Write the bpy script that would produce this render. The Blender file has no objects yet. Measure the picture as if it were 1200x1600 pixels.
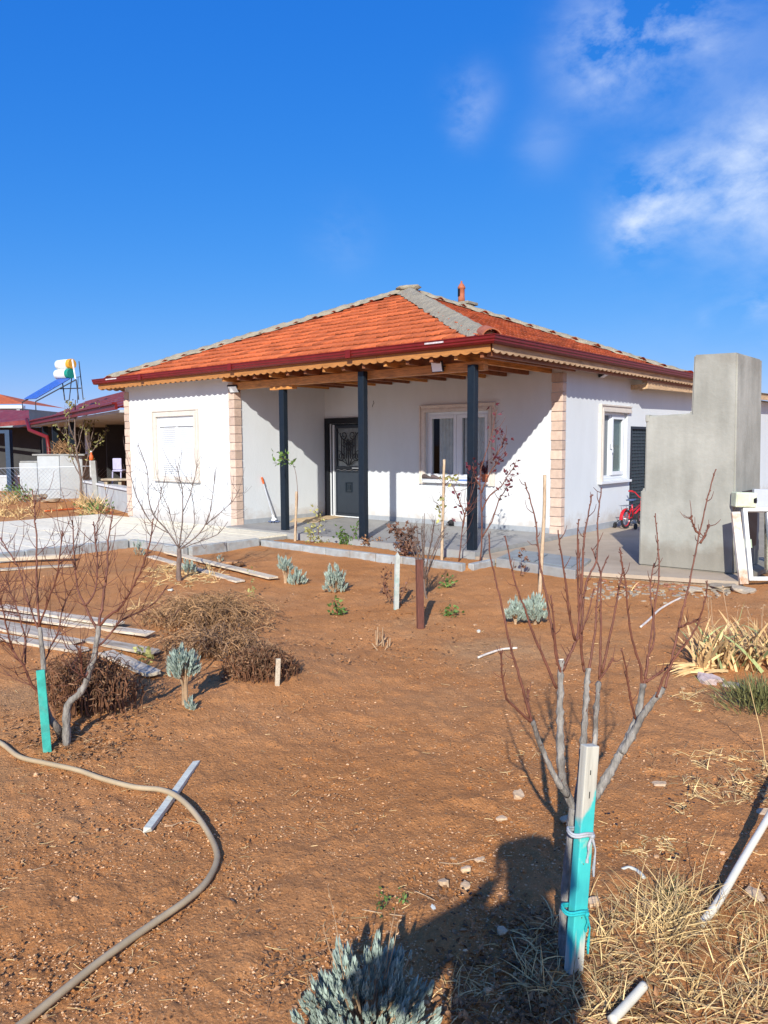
import bpy, bmesh, math, random
import numpy as np
from mathutils import Vector, Matrix
from mathutils import noise as mnoise

random.seed(7)
R = math.radians
scn = bpy.context.scene
col = scn.collection

# ---------------------------------------------------------------- camera
CAMP = Vector((5.822, -11.339, 1.471))
YAW, PITCH, ROLL, FOC = 0.7025, 0.0878, 0.0051, 1191.0
fw = Vector((-math.sin(YAW) * math.cos(PITCH), math.cos(YAW) * math.cos(PITCH), -math.sin(PITCH)))
r0_ = Vector((math.cos(YAW), math.sin(YAW), 0)); u0_ = r0_.cross(fw)
rt = math.cos(ROLL) * r0_ - math.sin(ROLL) * u0_
up = math.sin(ROLL) * r0_ + math.cos(ROLL) * u0_
FH = Vector((-math.sin(YAW), math.cos(YAW), 0)); RH = r0_.copy()      # level forward / right
cd = bpy.data.cameras.new('camera'); cam = bpy.data.objects.new('camera', cd); col.objects.link(cam)
cd.sensor_fit = 'HORIZONTAL'; cd.sensor_width = 36; cd.lens = 36 * FOC / 1200
cd.clip_start = 0.05; cd.clip_end = 3000
cam.matrix_world = Matrix.Translation(CAMP) @ Matrix((rt, up, -fw)).transposed().to_4x4()
scn.camera = cam

# ---------------------------------------------------------------- sky and sun
SUN_EL = R(28.5)
SD = Vector((0.504, -0.864, 0)).normalized()          # horizontal direction towards the sun
w = bpy.data.worlds.new('World'); scn.world = w; w.use_nodes = True
N = w.node_tree.nodes; L = w.node_tree.links; N.clear()
wo = N.new('ShaderNodeOutputWorld'); bg = N.new('ShaderNodeBackground'); sky = N.new('ShaderNodeTexSky')
sky.sky_type = 'NISHITA'; sky.sun_disc = False; sky.sun_elevation = SUN_EL
sky.sun_rotation = math.atan2(SD.x, SD.y); sky.altitude = 1000
sky.air_density = 1.0; sky.dust_density = 0.6; sky.ozone_density = 4.0
bg.inputs[1].default_value = 0.15
hs = N.new('ShaderNodeHueSaturation'); hs.inputs['Saturation'].default_value = 1.25; hs.inputs['Hue'].default_value = 0.5
hs.inputs['Value'].default_value = 1.3
L.new(sky.outputs[0], hs.inputs['Color'])

def skydir(px, py):
    return (fw + rt * (px - 600) / FOC - up * (py - 800) / FOC).normalized()
tc = N.new('ShaderNodeTexCoord')
def math_node(op, a, b=None, clamp=False):
    m = N.new('ShaderNodeMath'); m.operation = op; m.use_clamp = clamp
    for i, x in enumerate((a, b)):
        if x is None: continue
        if isinstance(x, (int, float)): m.inputs[i].default_value = x
        else: L.new(x, m.inputs[i])
    return m.outputs[0]
mp = N.new('ShaderNodeMapping'); mp.inputs['Scale'].default_value = (3.0, 3.0, 5.0); mp.inputs['Rotation'].default_value = (0.3, 0.4, 0.2)
L.new(tc.outputs['Generated'], mp.inputs[0])
nz = N.new('ShaderNodeTexNoise'); nz.inputs['Scale'].default_value = 2.4; nz.inputs['Detail'].default_value = 9; nz.inputs['Roughness'].default_value = 0.6
nz.inputs['Distortion'].default_value = 0.15
L.new(mp.outputs[0], nz.inputs['Vector'])
# soft wisps of cloud: centre, radius (in direction space), weight
cl = None
for (px, py, rad, wt) in [(1110, 285, .050, .42), (1190, 240, .050, .50), (1170, 320, .045, .40), (1050, 300, .045, .62), (1005, 315, .035, .62), (988, 365, .028, .70), (1050, 15, .06, .62), (945, 85, .045, .75), (900, 60, .03, .25), (1005, 60, .045, .25), (1110, 50, .03, .15),
                          (735, 150, .026, .42), (728, 200, .020, .30), (850, 225, .03, .18), (1185, 478, .016, .5), (1140, 488, .012, .35), (1100, 497, .010, .2), (535, 370, .035, .16), (1290, 230, .06, .5),
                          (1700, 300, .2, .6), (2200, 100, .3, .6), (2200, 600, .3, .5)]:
    d = skydir(px, py)
    vd = N.new('ShaderNodeVectorMath'); vd.operation = 'DISTANCE'; vd.inputs[1].default_value = d
    L.new(tc.outputs['Generated'], vd.inputs[0])
    t = math_node('DIVIDE', vd.outputs['Value'], rad)
    t = math_node('MULTIPLY', t, t)
    t = math_node('MULTIPLY', t, -1.0)
    t = math_node('EXPONENT', t)
    t = math_node('MULTIPLY', t, wt * .85)
    cl = t if cl is None else math_node('ADD', cl, t)
dp_ = N.new('ShaderNodeVectorMath'); dp_.operation = 'DOT_PRODUCT'; L.new(tc.outputs['Generated'], dp_.inputs[0]); dp_.inputs[1].default_value = tuple((RH * .75 - FH * .66).normalized())  # unseen cloud veil to the right and behind, added to neutralise the blue fill
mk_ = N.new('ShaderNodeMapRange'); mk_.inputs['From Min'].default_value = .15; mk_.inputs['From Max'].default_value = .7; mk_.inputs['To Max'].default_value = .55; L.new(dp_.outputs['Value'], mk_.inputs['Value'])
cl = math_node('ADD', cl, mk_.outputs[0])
nr = N.new('ShaderNodeMapRange'); nr.inputs['From Min'].default_value = 0.37; nr.inputs['From Max'].default_value = 0.62
L.new(nz.outputs['Fac'], nr.inputs['Value'])
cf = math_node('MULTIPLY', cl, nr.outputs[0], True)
mx = N.new('ShaderNodeMix'); mx.data_type = 'RGBA'
# deep polarised blue of this sky: one curve per channel for the whole sky
sc_ = N.new('ShaderNodeSeparateColor'); cc_ = N.new('ShaderNodeCombineColor'); L.new(hs.outputs[0], sc_.inputs[0])
for i, (k, pw) in enumerate(((.37, 1.0), (.405, .62), (.73, .30))):
    q = math_node('POWER', math_node('MULTIPLY', sc_.outputs[i], .15), pw)
    L.new(math_node('MULTIPLY', q, k / .15), cc_.inputs[i])
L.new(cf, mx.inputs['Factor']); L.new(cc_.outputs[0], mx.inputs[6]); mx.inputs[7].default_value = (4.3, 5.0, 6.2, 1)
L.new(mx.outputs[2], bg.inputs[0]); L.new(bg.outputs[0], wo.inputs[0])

sl = bpy.data.lights.new('sun', 'SUN'); sl.energy = 5.0; sl.angle = R(0.5); sl.color = (1, .975, .90)
so = bpy.data.objects.new('sun', sl); col.objects.link(so)
sdir = Vector((SD.x * math.cos(SUN_EL), SD.y * math.cos(SUN_EL), math.sin(SUN_EL)))
so.rotation_euler = sdir.to_track_quat('Z', 'Y').to_euler(); so.location = (20, -30, 20)
scn.view_settings.view_transform = 'Standard'; scn.view_settings.look = 'None'
scn.view_settings.exposure = 0.22; scn.view_settings.gamma = 1; scn.view_settings.use_curve_mapping = False

# ---------------------------------------------------------------- terrain height
_rng = np.random.RandomState(3); _perm = _rng.rand(4096)
def vnoise(x, y, s):
    x = np.asarray(x, float) * s + 57.3; y = np.asarray(y, float) * s + 91.7
    xi = np.floor(x).astype(np.int64); yi = np.floor(y).astype(np.int64)
    fx = x - xi; fy = y - yi; fx = fx * fx * (3 - 2 * fx); fy = fy * fy * (3 - 2 * fy)
    h = lambda a, b: _perm[((a * 73856093) ^ (b * 19349663)) & 4095]
    return (h(xi, yi) * (1 - fx) * (1 - fy) + h(xi + 1, yi) * fx * (1 - fy) + h(xi, yi + 1) * (1 - fx) * fy + h(xi + 1, yi + 1) * fx * fy) * 2 - 1
def H0(x, y):          # large forms only
    x = np.asarray(x, float); y = np.asarray(y, float)
    z = -0.15 + .03 * vnoise(x, y, .45) + .018 * vnoise(x, y, 1.3)
    # low berms where the weeds and the saplings stand, trampled hollow in the middle
    for (bx, by, br, bh) in BERMS:
        z = z + bh * np.exp(-((x - bx) ** 2 + (y - by) ** 2) / br ** 2)
    # garden bed behind the kerb is fuller
    return z
BERMS = []
def Hf(x, y): return float(H0(x, y))
def gp(px, py, dz=0.0):
    """point of the ground seen in direction (px, py) of the photograph's frame"""
    d = fw + rt * (px - 600) / FOC - up * (py - 800) / FOC
    z = -0.15
    for k in range(4):
        t = (z - CAMP.z) / d.z; p = CAMP + d * t; z = Hf(p.x, p.y)
    p.z += dz
    return p
def at(px, py, dist):
    return CAMP + (fw + rt * (px - 600) / FOC - up * (py - 800) / FOC) * dist
def plane_y(px, py, y):
    d = fw + rt * (px - 600) / FOC - up * (py - 800) / FOC; return CAMP + d * ((y - CAMP.y) / d.y)
def plane_x(px, py, x):
    d = fw + rt * (px - 600) / FOC - up * (py - 800) / FOC; return CAMP + d * ((x - CAMP.x) / d.x)
def plane_z(px, py, z):
    d = fw + rt * (px - 600) / FOC - up * (py - 800) / FOC; return CAMP + d * ((z - CAMP.z) / d.z)
def depth(p): return (Vector(p) - CAMP).dot(fw)
_b = [(120, 1120, .5, .06), (400, 1040, .5, .05), (300, 960, .7, .07), (640, 960, .6, .035), (560, 1010, .4, -.03), (900, 1480, .45, .03), (1150, 1030, .6, .05), (150, 1000, .8, .05)]
BERMS = [(gp(a, b).x, gp(a, b).y, c, d) for a, b, c, d in _b]

# ---------------------------------------------------------------- materials
def newmat(name):
    m = bpy.data.materials.new(name); m.use_nodes = True
    return m, m.node_tree.nodes, m.node_tree.links, m.node_tree.nodes['Principled BSDF']
def mat(name, c, rough=.7, var=.12, scale=8, bump=.15, bscale=None, metal=0, island=0, spec=.4, dirt=None, dirt_amt=.0, coord='Object', stretch=(1, 1, 1), bdist=.01, objvar=0):
    m, n, l, b = newmat(name)
    tc = n.new('ShaderNodeTexCoord'); mp = n.new('ShaderNodeMapping'); mp.inputs['Scale'].default_value = stretch
    l.new(tc.outputs[coord], mp.inputs[0])
    nz = n.new('ShaderNodeTexNoise'); nz.inputs['Scale'].default_value = scale; nz.inputs['Detail'].default_value = 6; nz.inputs['Roughness'].default_value = .65
    l.new(mp.outputs[0], nz.inputs['Vector'])
    lo = [max(0, x * (1 - var * 1.6)) for x in c]; hi = [min(1, x * (1 + var * 1.6)) for x in c]
    cr = n.new('ShaderNodeValToRGB'); cr.color_ramp.elements[0].position = .3; cr.color_ramp.elements[1].position = .7
    cr.color_ramp.elements[0].color = (*lo, 1); cr.color_ramp.elements[1].color = (*hi, 1)
    l.new(nz.outputs['Fac'], cr.inputs[0]); out = cr.outputs[0]
    if dirt is not None:
        n2 = n.new('ShaderNodeTexNoise'); n2.inputs['Scale'].default_value = scale * .35; n2.inputs['Detail'].default_value = 8
        n2.inputs['Roughness'].default_value = .7; l.new(mp.outputs[0], n2.inputs['Vector'])
        r2 = n.new('ShaderNodeMapRange'); r2.inputs['From Min'].default_value = .48; r2.inputs['From Max'].default_value = .68; r2.inputs['To Max'].default_value = dirt_amt
        l.new(n2.outputs['Fac'], r2.inputs['Value'])
        mm = n.new('ShaderNodeMix'); mm.data_type = 'RGBA'; l.new(r2.outputs[0], mm.inputs['Factor']); l.new(out, mm.inputs[6]); mm.inputs[7].default_value = (*dirt, 1); out = mm.outputs[2]
    if island or objvar:
        g = n.new('ShaderNodeHueSaturation')
        if island: s = n.new('ShaderNodeNewGeometry').outputs['Random Per Island']; a = island
        else: s = n.new('ShaderNodeObjectInfo').outputs['Random']; a = objvar
        rr = n.new('ShaderNodeMapRange'); rr.inputs['To Min'].default_value = 1 - a; rr.inputs['To Max'].default_value = 1 + a
        l.new(s, rr.inputs['Value']); l.new(rr.outputs[0], g.inputs['Value'])
        l.new(out, g.inputs['Color']); out = g.outputs[0]
    l.new(out, b.inputs['Base Color'])
    b.inputs['Roughness'].default_value = rough; b.inputs['Metallic'].default_value = metal; b.inputs['Specular IOR Level'].default_value = spec
    if bump:
        bn = n.new('ShaderNodeTexNoise'); bn.inputs['Scale'].default_value = bscale or scale * 4; bn.inputs['Detail'].default_value = 5; l.new(mp.outputs[0], bn.inputs['Vector'])
        bm_ = n.new('ShaderNodeBump'); bm_.inputs['Strength'].default_value = bump; bm_.inputs['Distance'].default_value = bdist
        l.new(bn.outputs['Fac'], bm_.inputs['Height']); l.new(bm_.outputs[0], b.inputs['Normal'])
    return m

M = {}
M['plaster'] = mat('white_plaster', (.66, .685, .69), .85, .02, 2.5, .35, 60, spec=.2, dirt=(.54, .53, .51), dirt_amt=.25, stretch=(1, 1, .35))
M['plaster_old'] = mat('neighbour_plaster', (.46, .48, .48), .85, .08, 3, .3, 30, dirt=(.4, .38, .34), dirt_amt=.5)
M['skirting'] = mat('grey_skirting', (.34, .36, .38), .6, .08, 9, .1)
M['quoin'] = mat('pink_stone', (.58, .43, .335), .8, .08, 14, .35, 70, objvar=.17)
M['surround'] = mat('window_surround', (.68, .60, .52), .75, .08, 10, .2)
M['surround_w'] = mat('pale_surround', (.62, .56, .49), .75, .05, 10, .2)
M['pvc'] = mat('white_pvc', (.72, .74, .75), .3, .02, 6, 0, spec=.5)
M['pvc_dirty'] = mat('dirty_white_pvc', (.74, .76, .74), .4, .05, 9, .05, dirt=(.45, .40, .30), dirt_amt=.5)
M['anthracite'] = mat('anthracite_steel', (.008, .015, .024), .42, .12, 20, .05, spec=.3, metal=.0, dirt=(.022, .026, .03), dirt_amt=.3)
M['door_blue'] = mat('slate_door_paint', (.022, .030, .042), .4, .06, 8, .02, spec=.4)
M['black'] = mat('black_paint', (.008, .009, .012), .4, .1, 12, .02)
M['chrome'] = mat('brushed_metal', (.6, .6, .62), .3, .05, 30, .02, metal=1)
M['maroon'] = mat('maroon_gutter', (.16, .012, .010), .42, .10, 8, .05, spec=.3)
M['maroon_roof'] = mat('maroon_roof_panel', (.20, .032, .03), .55, .18, 6, .1, dirt=(.25, .15, .14), dirt_amt=.4)
M['wood'] = mat('varnished_pine', (.58, .25, .065), .5, .28, 5, .2, 40, stretch=(1, 1, 9), spec=.4, dirt=(.25, .09, .02), dirt_amt=.4)
M['wood_raw'] = mat('raw_pine', (.60, .40, .22), .7, .2, 6, .25, 50, stretch=(6, 1, 9), dirt=(.35, .22, .12), dirt_amt=.5)
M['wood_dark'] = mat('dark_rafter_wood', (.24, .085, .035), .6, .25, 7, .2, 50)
M['board_grey'] = mat('weathered_board', (.62, .52, .39), .85, .22, 7, .5, 50, stretch=(1, 9, 9), objvar=.18, dirt=(.26, .18, .11), dirt_amt=.75)
M['board_tan'] = mat('pale_board', (.68, .57, .41), .85, .16, 7, .5, 50, stretch=(1, 9, 9), objvar=.12, dirt=(.33, .24, .15), dirt_amt=.5)
M['tile'] = mat('terracotta_tile', (.46, .108, .032), .75, .18, 7, .3, 60, objvar=.26, dirt=(.30, .055, .035), dirt_amt=.5)
M['terracotta'] = mat('terracotta', (.42, .13, .06), .7, .15, 12, .2)
M['mortar'] = mat('grey_mortar', (.34, .295, .21), .95, .16, 9, .9, 45, bdist=.03, dirt=(.26, .24, .2), dirt_amt=.5)
_m = M['plaster']; _n, _l = _m.node_tree.nodes, _m.node_tree.links; _b = _n['Principled BSDF']; _src = _b.inputs['Base Color'].links[0].from_socket
_g = _n.new('ShaderNodeNewGeometry'); _s = _n.new('ShaderNodeSeparateXYZ'); _l.new(_g.outputs['Position'], _s.inputs[0])
_t = _n.new('ShaderNodeTexNoise'); _t.inputs['Scale'].default_value = 5; _t.inputs['Detail'].default_value = 8; _t.inputs['Roughness'].default_value = .7; _l.new(_g.outputs['Position'], _t.inputs['Vector'])
_a = _n.new('ShaderNodeMath'); _a.operation = 'MULTIPLY_ADD'; _l.new(_t.outputs['Fac'], _a.inputs[0]); _a.inputs[1].default_value = -.7; _l.new(_s.outputs['Z'], _a.inputs[2])
_r = _n.new('ShaderNodeMapRange'); _r.inputs['From Min'].default_value = -.06; _r.inputs['From Max'].default_value = -.30; _r.inputs['To Max'].default_value = .5; _l.new(_a.outputs[0], _r.inputs['Value'])
_x = _n.new('ShaderNodeMix'); _x.data_type = 'RGBA'; _l.new(_r.outputs[0], _x.inputs['Factor']); _l.new(_src, _x.inputs[6]); _x.inputs[7].default_value = (.42, .33, .25, 1); _l.new(_x.outputs[2], _b.inputs['Base Color'])
M['cement'] = None
M['concrete'] = mat('grey_concrete', (.32, .32, .30), .9, .12, 6, .4, 60, dirt=(.25, .20, .15), dirt_amt=.4)
M['kerb'] = mat('kerb_concrete', (.36, .38, .37), .9, .12, 10, .5, 70, objvar=.08, dirt=(.27, .17, .09), dirt_amt=.55)
M['paving'] = mat('beige_paving', (.84, .76, .58), .85, .12, 7, .35, 60, objvar=.07, stretch=(1, 5, 1), dirt=(.60, .50, .38), dirt_amt=.4)
M['apron'] = mat('concrete_apron', (.44, .35, .255), .9, .10, 1.6, .3, 50, coord='Object', dirt=(.30, .22, .15), dirt_amt=.5)
M['floor_tile'] = mat('grey_floor_tile', (.31, .30, .285), .55, .08, 5, .08, 50, objvar=.06, dirt=(.33, .29, .25), dirt_amt=.35)
M['bark'] = mat('grey_bark', (.26, .235, .20), .85, .34, 34, .9, 90, bdist=.012, stretch=(1, 1, .35), dirt=(.09, .07, .055), dirt_amt=.9)
M['bark_young'] = mat('reddish_twig_bark', (.155, .055, .032), .6, .22, 30, .3, 80, bdist=.003)
M['bark_greyed'] = mat('grey_twig_bark', (.17, .12, .095), .75, .25, 30, .3)
M['twig_tan'] = mat('tan_dry_stem', (.42, .28, .16), .8, .25, 12, .2, island=.3)
M['straw'] = mat('dry_grass_straw', (.60, .42, .19), .8, .20, 9, 0, island=.40)
M['weed'] = mat('dead_weed', (.34, .19, .09), .85, .30, 9, 0, island=.45)
M['weed_dark'] = mat('dark_dead_weed', (.20, .11, .055), .85, .3, 9, 0, island=.5)
M['litter'] = mat('dead_leaf_litter', (.25, .125, .055), .85, .30, 14, .1, island=.6)
M['lavender'] = mat('silvery_leaf', (.35, .42, .35), .8, .16, 20, .1, island=.28)
M['green_leaf'] = mat('green_leaf', (.10, .17, .035), .6, .25, 14, .1, island=.4)
M['yellow_leaf'] = mat('yellowing_leaf', (.32, .30, .10), .7, .3, 14, .1, island=.4)
M['purple_leaf'] = mat('purple_red_leaf', (.12, .022, .03), .5, .2, 14, .1, island=.4)
M['brown_leaf'] = mat('withered_brown_leaf', (.16, .08, .05), .8, .3, 14, .1, island=.4)
M['iris'] = mat('yellowed_strap_leaf', (.64, .42, .19), .75, .2, 7, .1, island=.35)
M['iris_green'] = mat('greenish_strap_leaf', (.34, .38, .15), .7, .2, 7, .1, island=.35)
M['teal'] = mat('teal_paint', (.04, .38, .30), .7, .2, 12, .25, dirt=(.22, .26, .2), dirt_amt=.6)
M['redstake'] = mat('red_brown_stake_wood', (.15, .055, .035), .7, .22, 12, .4, stretch=(5, 5, 1))
M['stone'] = mat('pale_limestone', (.58, .40, .24), .9, .15, 16, .5, objvar=.12)
M['stone_pink'] = mat('pinkish_rock', (.55, .42, .37), .9, .15, 16, .5)
M['stone_grey'] = mat('grey_rock', (.42, .34, .24), .9, .2, 12, .6, objvar=.15)
M['pebble'] = mat('pebbles', (.62, .37, .19), .9, .10, 30, 0, island=.45)
M['hose'] = mat('beige_hose', (.43, .33, .20), .5, .10, 6, .1, dirt=(.30, .20, .10), dirt_amt=.5, spec=.4)
M['pipe'] = mat('white_pipe', (.76, .70, .55), .4, .05, 6, .1, dirt=(.45, .36, .24), dirt_amt=.3)
M['whitewood'] = mat('white_painted_wood', (.62, .62, .52), .7, .06, 9, .3, dirt=(.40, .32, .24), dirt_amt=.45)
M['peeled'] = mat('peeled_white_stick', (.70, .62, .52), .7, .12, 30, .2)
M['red_paint'] = mat('red_bicycle_paint', (.50, .01, .02), .3, .08, 12, 0, spec=.6)
M['rubber'] = mat('black_rubber', (.02, .02, .022), .8, .15, 20, .1)
M['seat_blue'] = mat('dark_blue_seat', (.05, .08, .16), .5, .1, 10, .05)
M['curtain'] = mat('sheer_curtain', (.86, .86, .84), .9, .08, 10, 0)
M['room'] = mat('dark_room', (.05, .05, .05), .9, .1, 4, 0)  # near black, stands in for shade inside the neighbour's porch
M['cloth_grey'] = mat('grey_cloth', (.40, .41, .42), .95, .12, 20, .4)
M['cloth_teal'] = mat('teal_cloth', (.02, .42, .42), .9, .15, 20, .4)
M['cardboard'] = mat('cardboard', (.52, .38, .22), .85, .08, 6, .1)
M['rust'] = mat('white_paint_with_rust', (.72, .66, .56), .6, .06, 9, .2, dirt=(.38, .15, .03), dirt_amt=.95)
M['cream'] = mat('cream_enamel', (.66, .70, .50), .5, .10, 10, .15, dirt=(.40, .42, .28), dirt_amt=.6)
M['panel_grey'] = mat('grey_panel', (.48, .50, .54), .6, .04, 6, .05)
M['orange'] = mat('orange_plastic', (.65, .13, .03), .5, .1, 10, 0)
M['yellow'] = mat('orange_yellow_end', (.75, .36, .03), .5, .08, 10, 0)
M['green'] = mat('green_tank_end', (.01, .26, .19), .5, .1, 10, 0)
M['blue_tube'] = mat('blue_glass_tubes', (.02, .10, .42), .3, .15, 14, 0, spec=.7)
M['white_tank'] = mat('white_tank', (.72, .76, .76), .4, .05, 6, 0)
M['lilac'] = mat('pale_lilac_cloth', (.45, .43, .60), .8, .1, 6, .1)
M['lamp_face'] = mat('floodlight_glass', (.88, .90, .90), .15, .03, 6, 0, spec=.8)
M['lead'] = mat('dull_black_plastic', (.03, .03, .035), .6, .1, 14, .05)
M['blueflat'] = mat('blue_cloth', (.15, .25, .55), .8, .1, 10, .1)
M['skin'] = mat('skin', (.55, .33, .24), .5, .05, 10, 0)
M['jacket'] = mat('dark_jacket', (.04, .045, .05), .8, .1, 10, .1)
M['shrub_green'] = mat('grey_green_needles', (.17, .17, .06), .7, .25, 14, 0, island=.4)
M['darkleaf_purple'] = M['brown_leaf']

# cement render with trowel clouds and damp foot
m, n, l, b = newmat('cement_render'); M['cement'] = m
g = n.new('ShaderNodeNewGeometry')
na = n.new('ShaderNodeTexNoise'); na.inputs['Scale'].default_value = 1.6; na.inputs['Detail'].default_value = 7; na.inputs['Roughness'].default_value = .62; l.new(g.outputs['Position'], na.inputs['Vector'])
cr = n.new('ShaderNodeValToRGB'); cr.color_ramp.elements[0].position = .36; cr.color_ramp.elements[1].position = .66
cr.color_ramp.elements[0].color = (.315, .31, .265, 1); cr.color_ramp.elements[1].color = (.425, .42, .365, 1); l.new(na.outputs['Fac'], cr.inputs[0])
mpv = n.new('ShaderNodeMapping'); mpv.inputs['Scale'].default_value = (5, 5, .7); l.new(g.outputs['Position'], mpv.inputs[0])
nst = n.new('ShaderNodeTexNoise'); nst.inputs['Scale'].default_value = 1.3; nst.inputs['Detail'].default_value = 5; l.new(mpv.outputs[0], nst.inputs['Vector'])
rst = n.new('ShaderNodeMapRange'); rst.inputs['From Min'].default_value = .35; rst.inputs['From Max'].default_value = .7; rst.inputs['To Min'].default_value = .88; rst.inputs['To Max'].default_value = 1.08
l.new(nst.outputs['Fac'], rst.inputs['Value'])
sx = n.new('ShaderNodeSeparateXYZ'); l.new(g.outputs['Position'], sx.inputs[0])
nb = n.new('ShaderNodeTexNoise'); nb.inputs['Scale'].default_value = 4; nb.inputs['Detail'].default_value = 6; l.new(g.outputs['Position'], nb.inputs['Vector'])
hh = n.new('ShaderNodeMath'); hh.operation = 'MULTIPLY_ADD'; l.new(nb.outputs['Fac'], hh.inputs[0]); hh.inputs[1].default_value = -.55; l.new(sx.outputs['Z'], hh.inputs[2])
rh = n.new('ShaderNodeMapRange'); rh.inputs['From Min'].default_value = .02; rh.inputs['From Max'].default_value = -.12; l.new(hh.outputs[0], rh.inputs['Value']); rh.inputs['To Max'].default_value = .55
mm = n.new('ShaderNodeMix'); mm.data_type = 'RGBA'; l.new(rh.outputs[0], mm.inputs['Factor']); l.new(cr.outputs[0], mm.inputs[6]); mm.inputs[7].default_value = (.22, .185, .14, 1)
# darker damp/dirty patch near the tower's top
nt = n.new('ShaderNodeMath'); nt.operation = 'MULTIPLY_ADD'; l.new(nb.outputs['Fac'], nt.inputs[0]); nt.inputs[1].default_value = 1.1; l.new(sx.outputs['Z'], nt.inputs[2])
rt_ = n.new('ShaderNodeMapRange'); rt_.inputs['From Min'].default_value = 2.85; rt_.inputs['From Max'].default_value = 3.1; rt_.inputs['To Max'].default_value = .5; l.new(nt.outputs[0], rt_.inputs['Value'])
m2 = n.new('ShaderNodeMix'); m2.data_type = 'RGBA'; l.new(rt_.outputs[0], m2.inputs['Factor']); l.new(mm.outputs[2], m2.inputs[6]); m2.inputs[7].default_value = (.24, .22, .18, 1)
mu = n.new('ShaderNodeVectorMath'); mu.operation = 'SCALE'; l.new(m2.outputs[2], mu.inputs[0]); l.new(rst.outputs[0], mu.inputs['Scale'])
l.new(mu.outputs[0], b.inputs['Base Color']); b.inputs['Roughness'].default_value = .92; b.inputs['Specular IOR Level'].default_value = .25
n3 = n.new('ShaderNodeTexNoise'); n3.inputs['Scale'].default_value = 22; n3.inputs['Detail'].default_value = 6; l.new(g.outputs['Position'], n3.inputs['Vector'])
bb = n.new('ShaderNodeBump'); bb.inputs['Strength'].default_value = .35; bb.inputs['Distance'].default_value = .012; l.new(n3.outputs['Fac'], bb.inputs['Height']); l.new(bb.outputs[0], b.inputs['Normal'])

# soil
m, n, l, b = newmat('soil'); M['soil'] = m
g = n.new('ShaderNodeNewGeometry')
def NT(scale, detail=6, rough=.6):
    x = n.new('ShaderNodeTexNoise'); x.inputs['Scale'].default_value = scale; x.inputs['Detail'].default_value = detail; x.inputs['Roughness'].default_value = rough
    l.new(g.outputs['Position'], x.inputs['Vector']); return x.outputs['Fac']
def RAMP(f, a, b_, ca, cb):
    x = n.new('ShaderNodeValToRGB'); x.color_ramp.elements[0].position = a; x.color_ramp.elements[1].position = b_
    x.color_ramp.elements[0].color = (*ca, 1); x.color_ramp.elements[1].color = (*cb, 1); l.new(f, x.inputs[0]); return x.outputs[0]
def MIXC(f, a, c, blend='MIX'):
    x = n.new('ShaderNodeMix'); x.data_type = 'RGBA'; x.blend_type = blend
    if isinstance(f, float): x.inputs['Factor'].default_value = f
    else: l.new(f, x.inputs['Factor'])
    for i, q in ((6, a), (7, c)):
        if isinstance(q, tuple): x.inputs[i].default_value = (*q, 1)
        else: l.new(q, x.inputs[i])
    return x.outputs[2]
def MR(f, a, b_, c=0., d=1.):
    x = n.new('ShaderNodeMapRange'); x.inputs['From Min'].default_value = a; x.inputs['From Max'].default_value = b_; x.inputs['To Min'].default_value = c; x.inputs['To Max'].default_value = d
    l.new(f, x.inputs['Value']); return x.outputs[0]
base = RAMP(NT(.55, 5), .35, .65, (.54, .225, .074), (.64, .29, .11))
base = MIXC(MR(NT(3.5, 8, .7), .42, .7, 0, .55), base, (.40, .165, .055))
base = MIXC(MR(NT(1.4, 8, .7), .52, .72, 0, .5), base, (.55, .29, .13))
wet = MIXC(MR(NT(.9, 7, .6), .5, .64, 0, .35), base, (.40, .175, .062)); base = wet
base = MIXC(MR(NT(.42, 6, .6), .54, .64, 0, .55), base, (.52, .31, .15))
fine = RAMP(NT(95, 6, .75), .3, .72, (.66, .64, .62), (1.32, 1.32, 1.3))
base = MIXC(.75, base, fine, 'MULTIPLY')
v = n.new('ShaderNodeTexVoronoi'); v.inputs['Scale'].default_value = 62; l.new(g.outputs['Position'], v.inputs['Vector'])
sp = n.new('ShaderNodeSeparateColor'); l.new(v.outputs['Color'], sp.inputs[0])
keep = MR(sp.outputs[0], .86, .90)
dot = MR(v.outputs['Distance'], .26, .12)
mk = n.new('ShaderNodeMath'); mk.operation = 'MULTIPLY'; l.new(keep, mk.inputs[0]); l.new(dot, mk.inputs[1])
base = MIXC(mk.outputs[0], base, (.80, .52, .28))
keep2 = MR(sp.outputs[1], .88, .92)
mk2 = n.new('ShaderNodeMath'); mk2.operation = 'MULTIPLY'; l.new(keep2, mk2.inputs[0]); l.new(MR(v.outputs['Distance'], .36, .2), mk2.inputs[1])
base = MIXC(mk2.outputs[0], base, (.12, .06, .03))
l.new(base, b.inputs['Base Color']); b.inputs['Roughness'].default_value = .95; b.inputs['Specular IOR Level'].default_value = .15
v2 = n.new('ShaderNodeTexVoronoi'); v2.inputs['Scale'].default_value = 150; l.new(g.outputs['Position'], v2.inputs['Vector'])
s2 = n.new('ShaderNodeSeparateColor'); l.new(v2.outputs['Color'], s2.inputs[0])
mk3 = n.new('ShaderNodeMath'); mk3.operation = 'MULTIPLY'; l.new(MR(s2.outputs[0], .80, .86), mk3.inputs[0]); l.new(MR(v2.outputs['Distance'], .42, .25), mk3.inputs[1])
base = MIXC(mk3.outputs[0], base, (.72, .40, .19)); l.new(base, b.inputs['Base Color'])
ad = n.new('ShaderNodeMath'); ad.operation = 'ADD'; l.new(NT(38, 8, .75), ad.inputs[0]); l.new(MR(v.outputs['Distance'], 0, .5, .25, 0), ad.inputs[1])
bb = n.new('ShaderNodeBump'); bb.inputs['Strength'].default_value = 1.0; bb.inputs['Distance'].default_value = .018; l.new(ad.outputs[0], bb.inputs['Height']); l.new(bb.outputs[0], b.inputs['Normal'])

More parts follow.
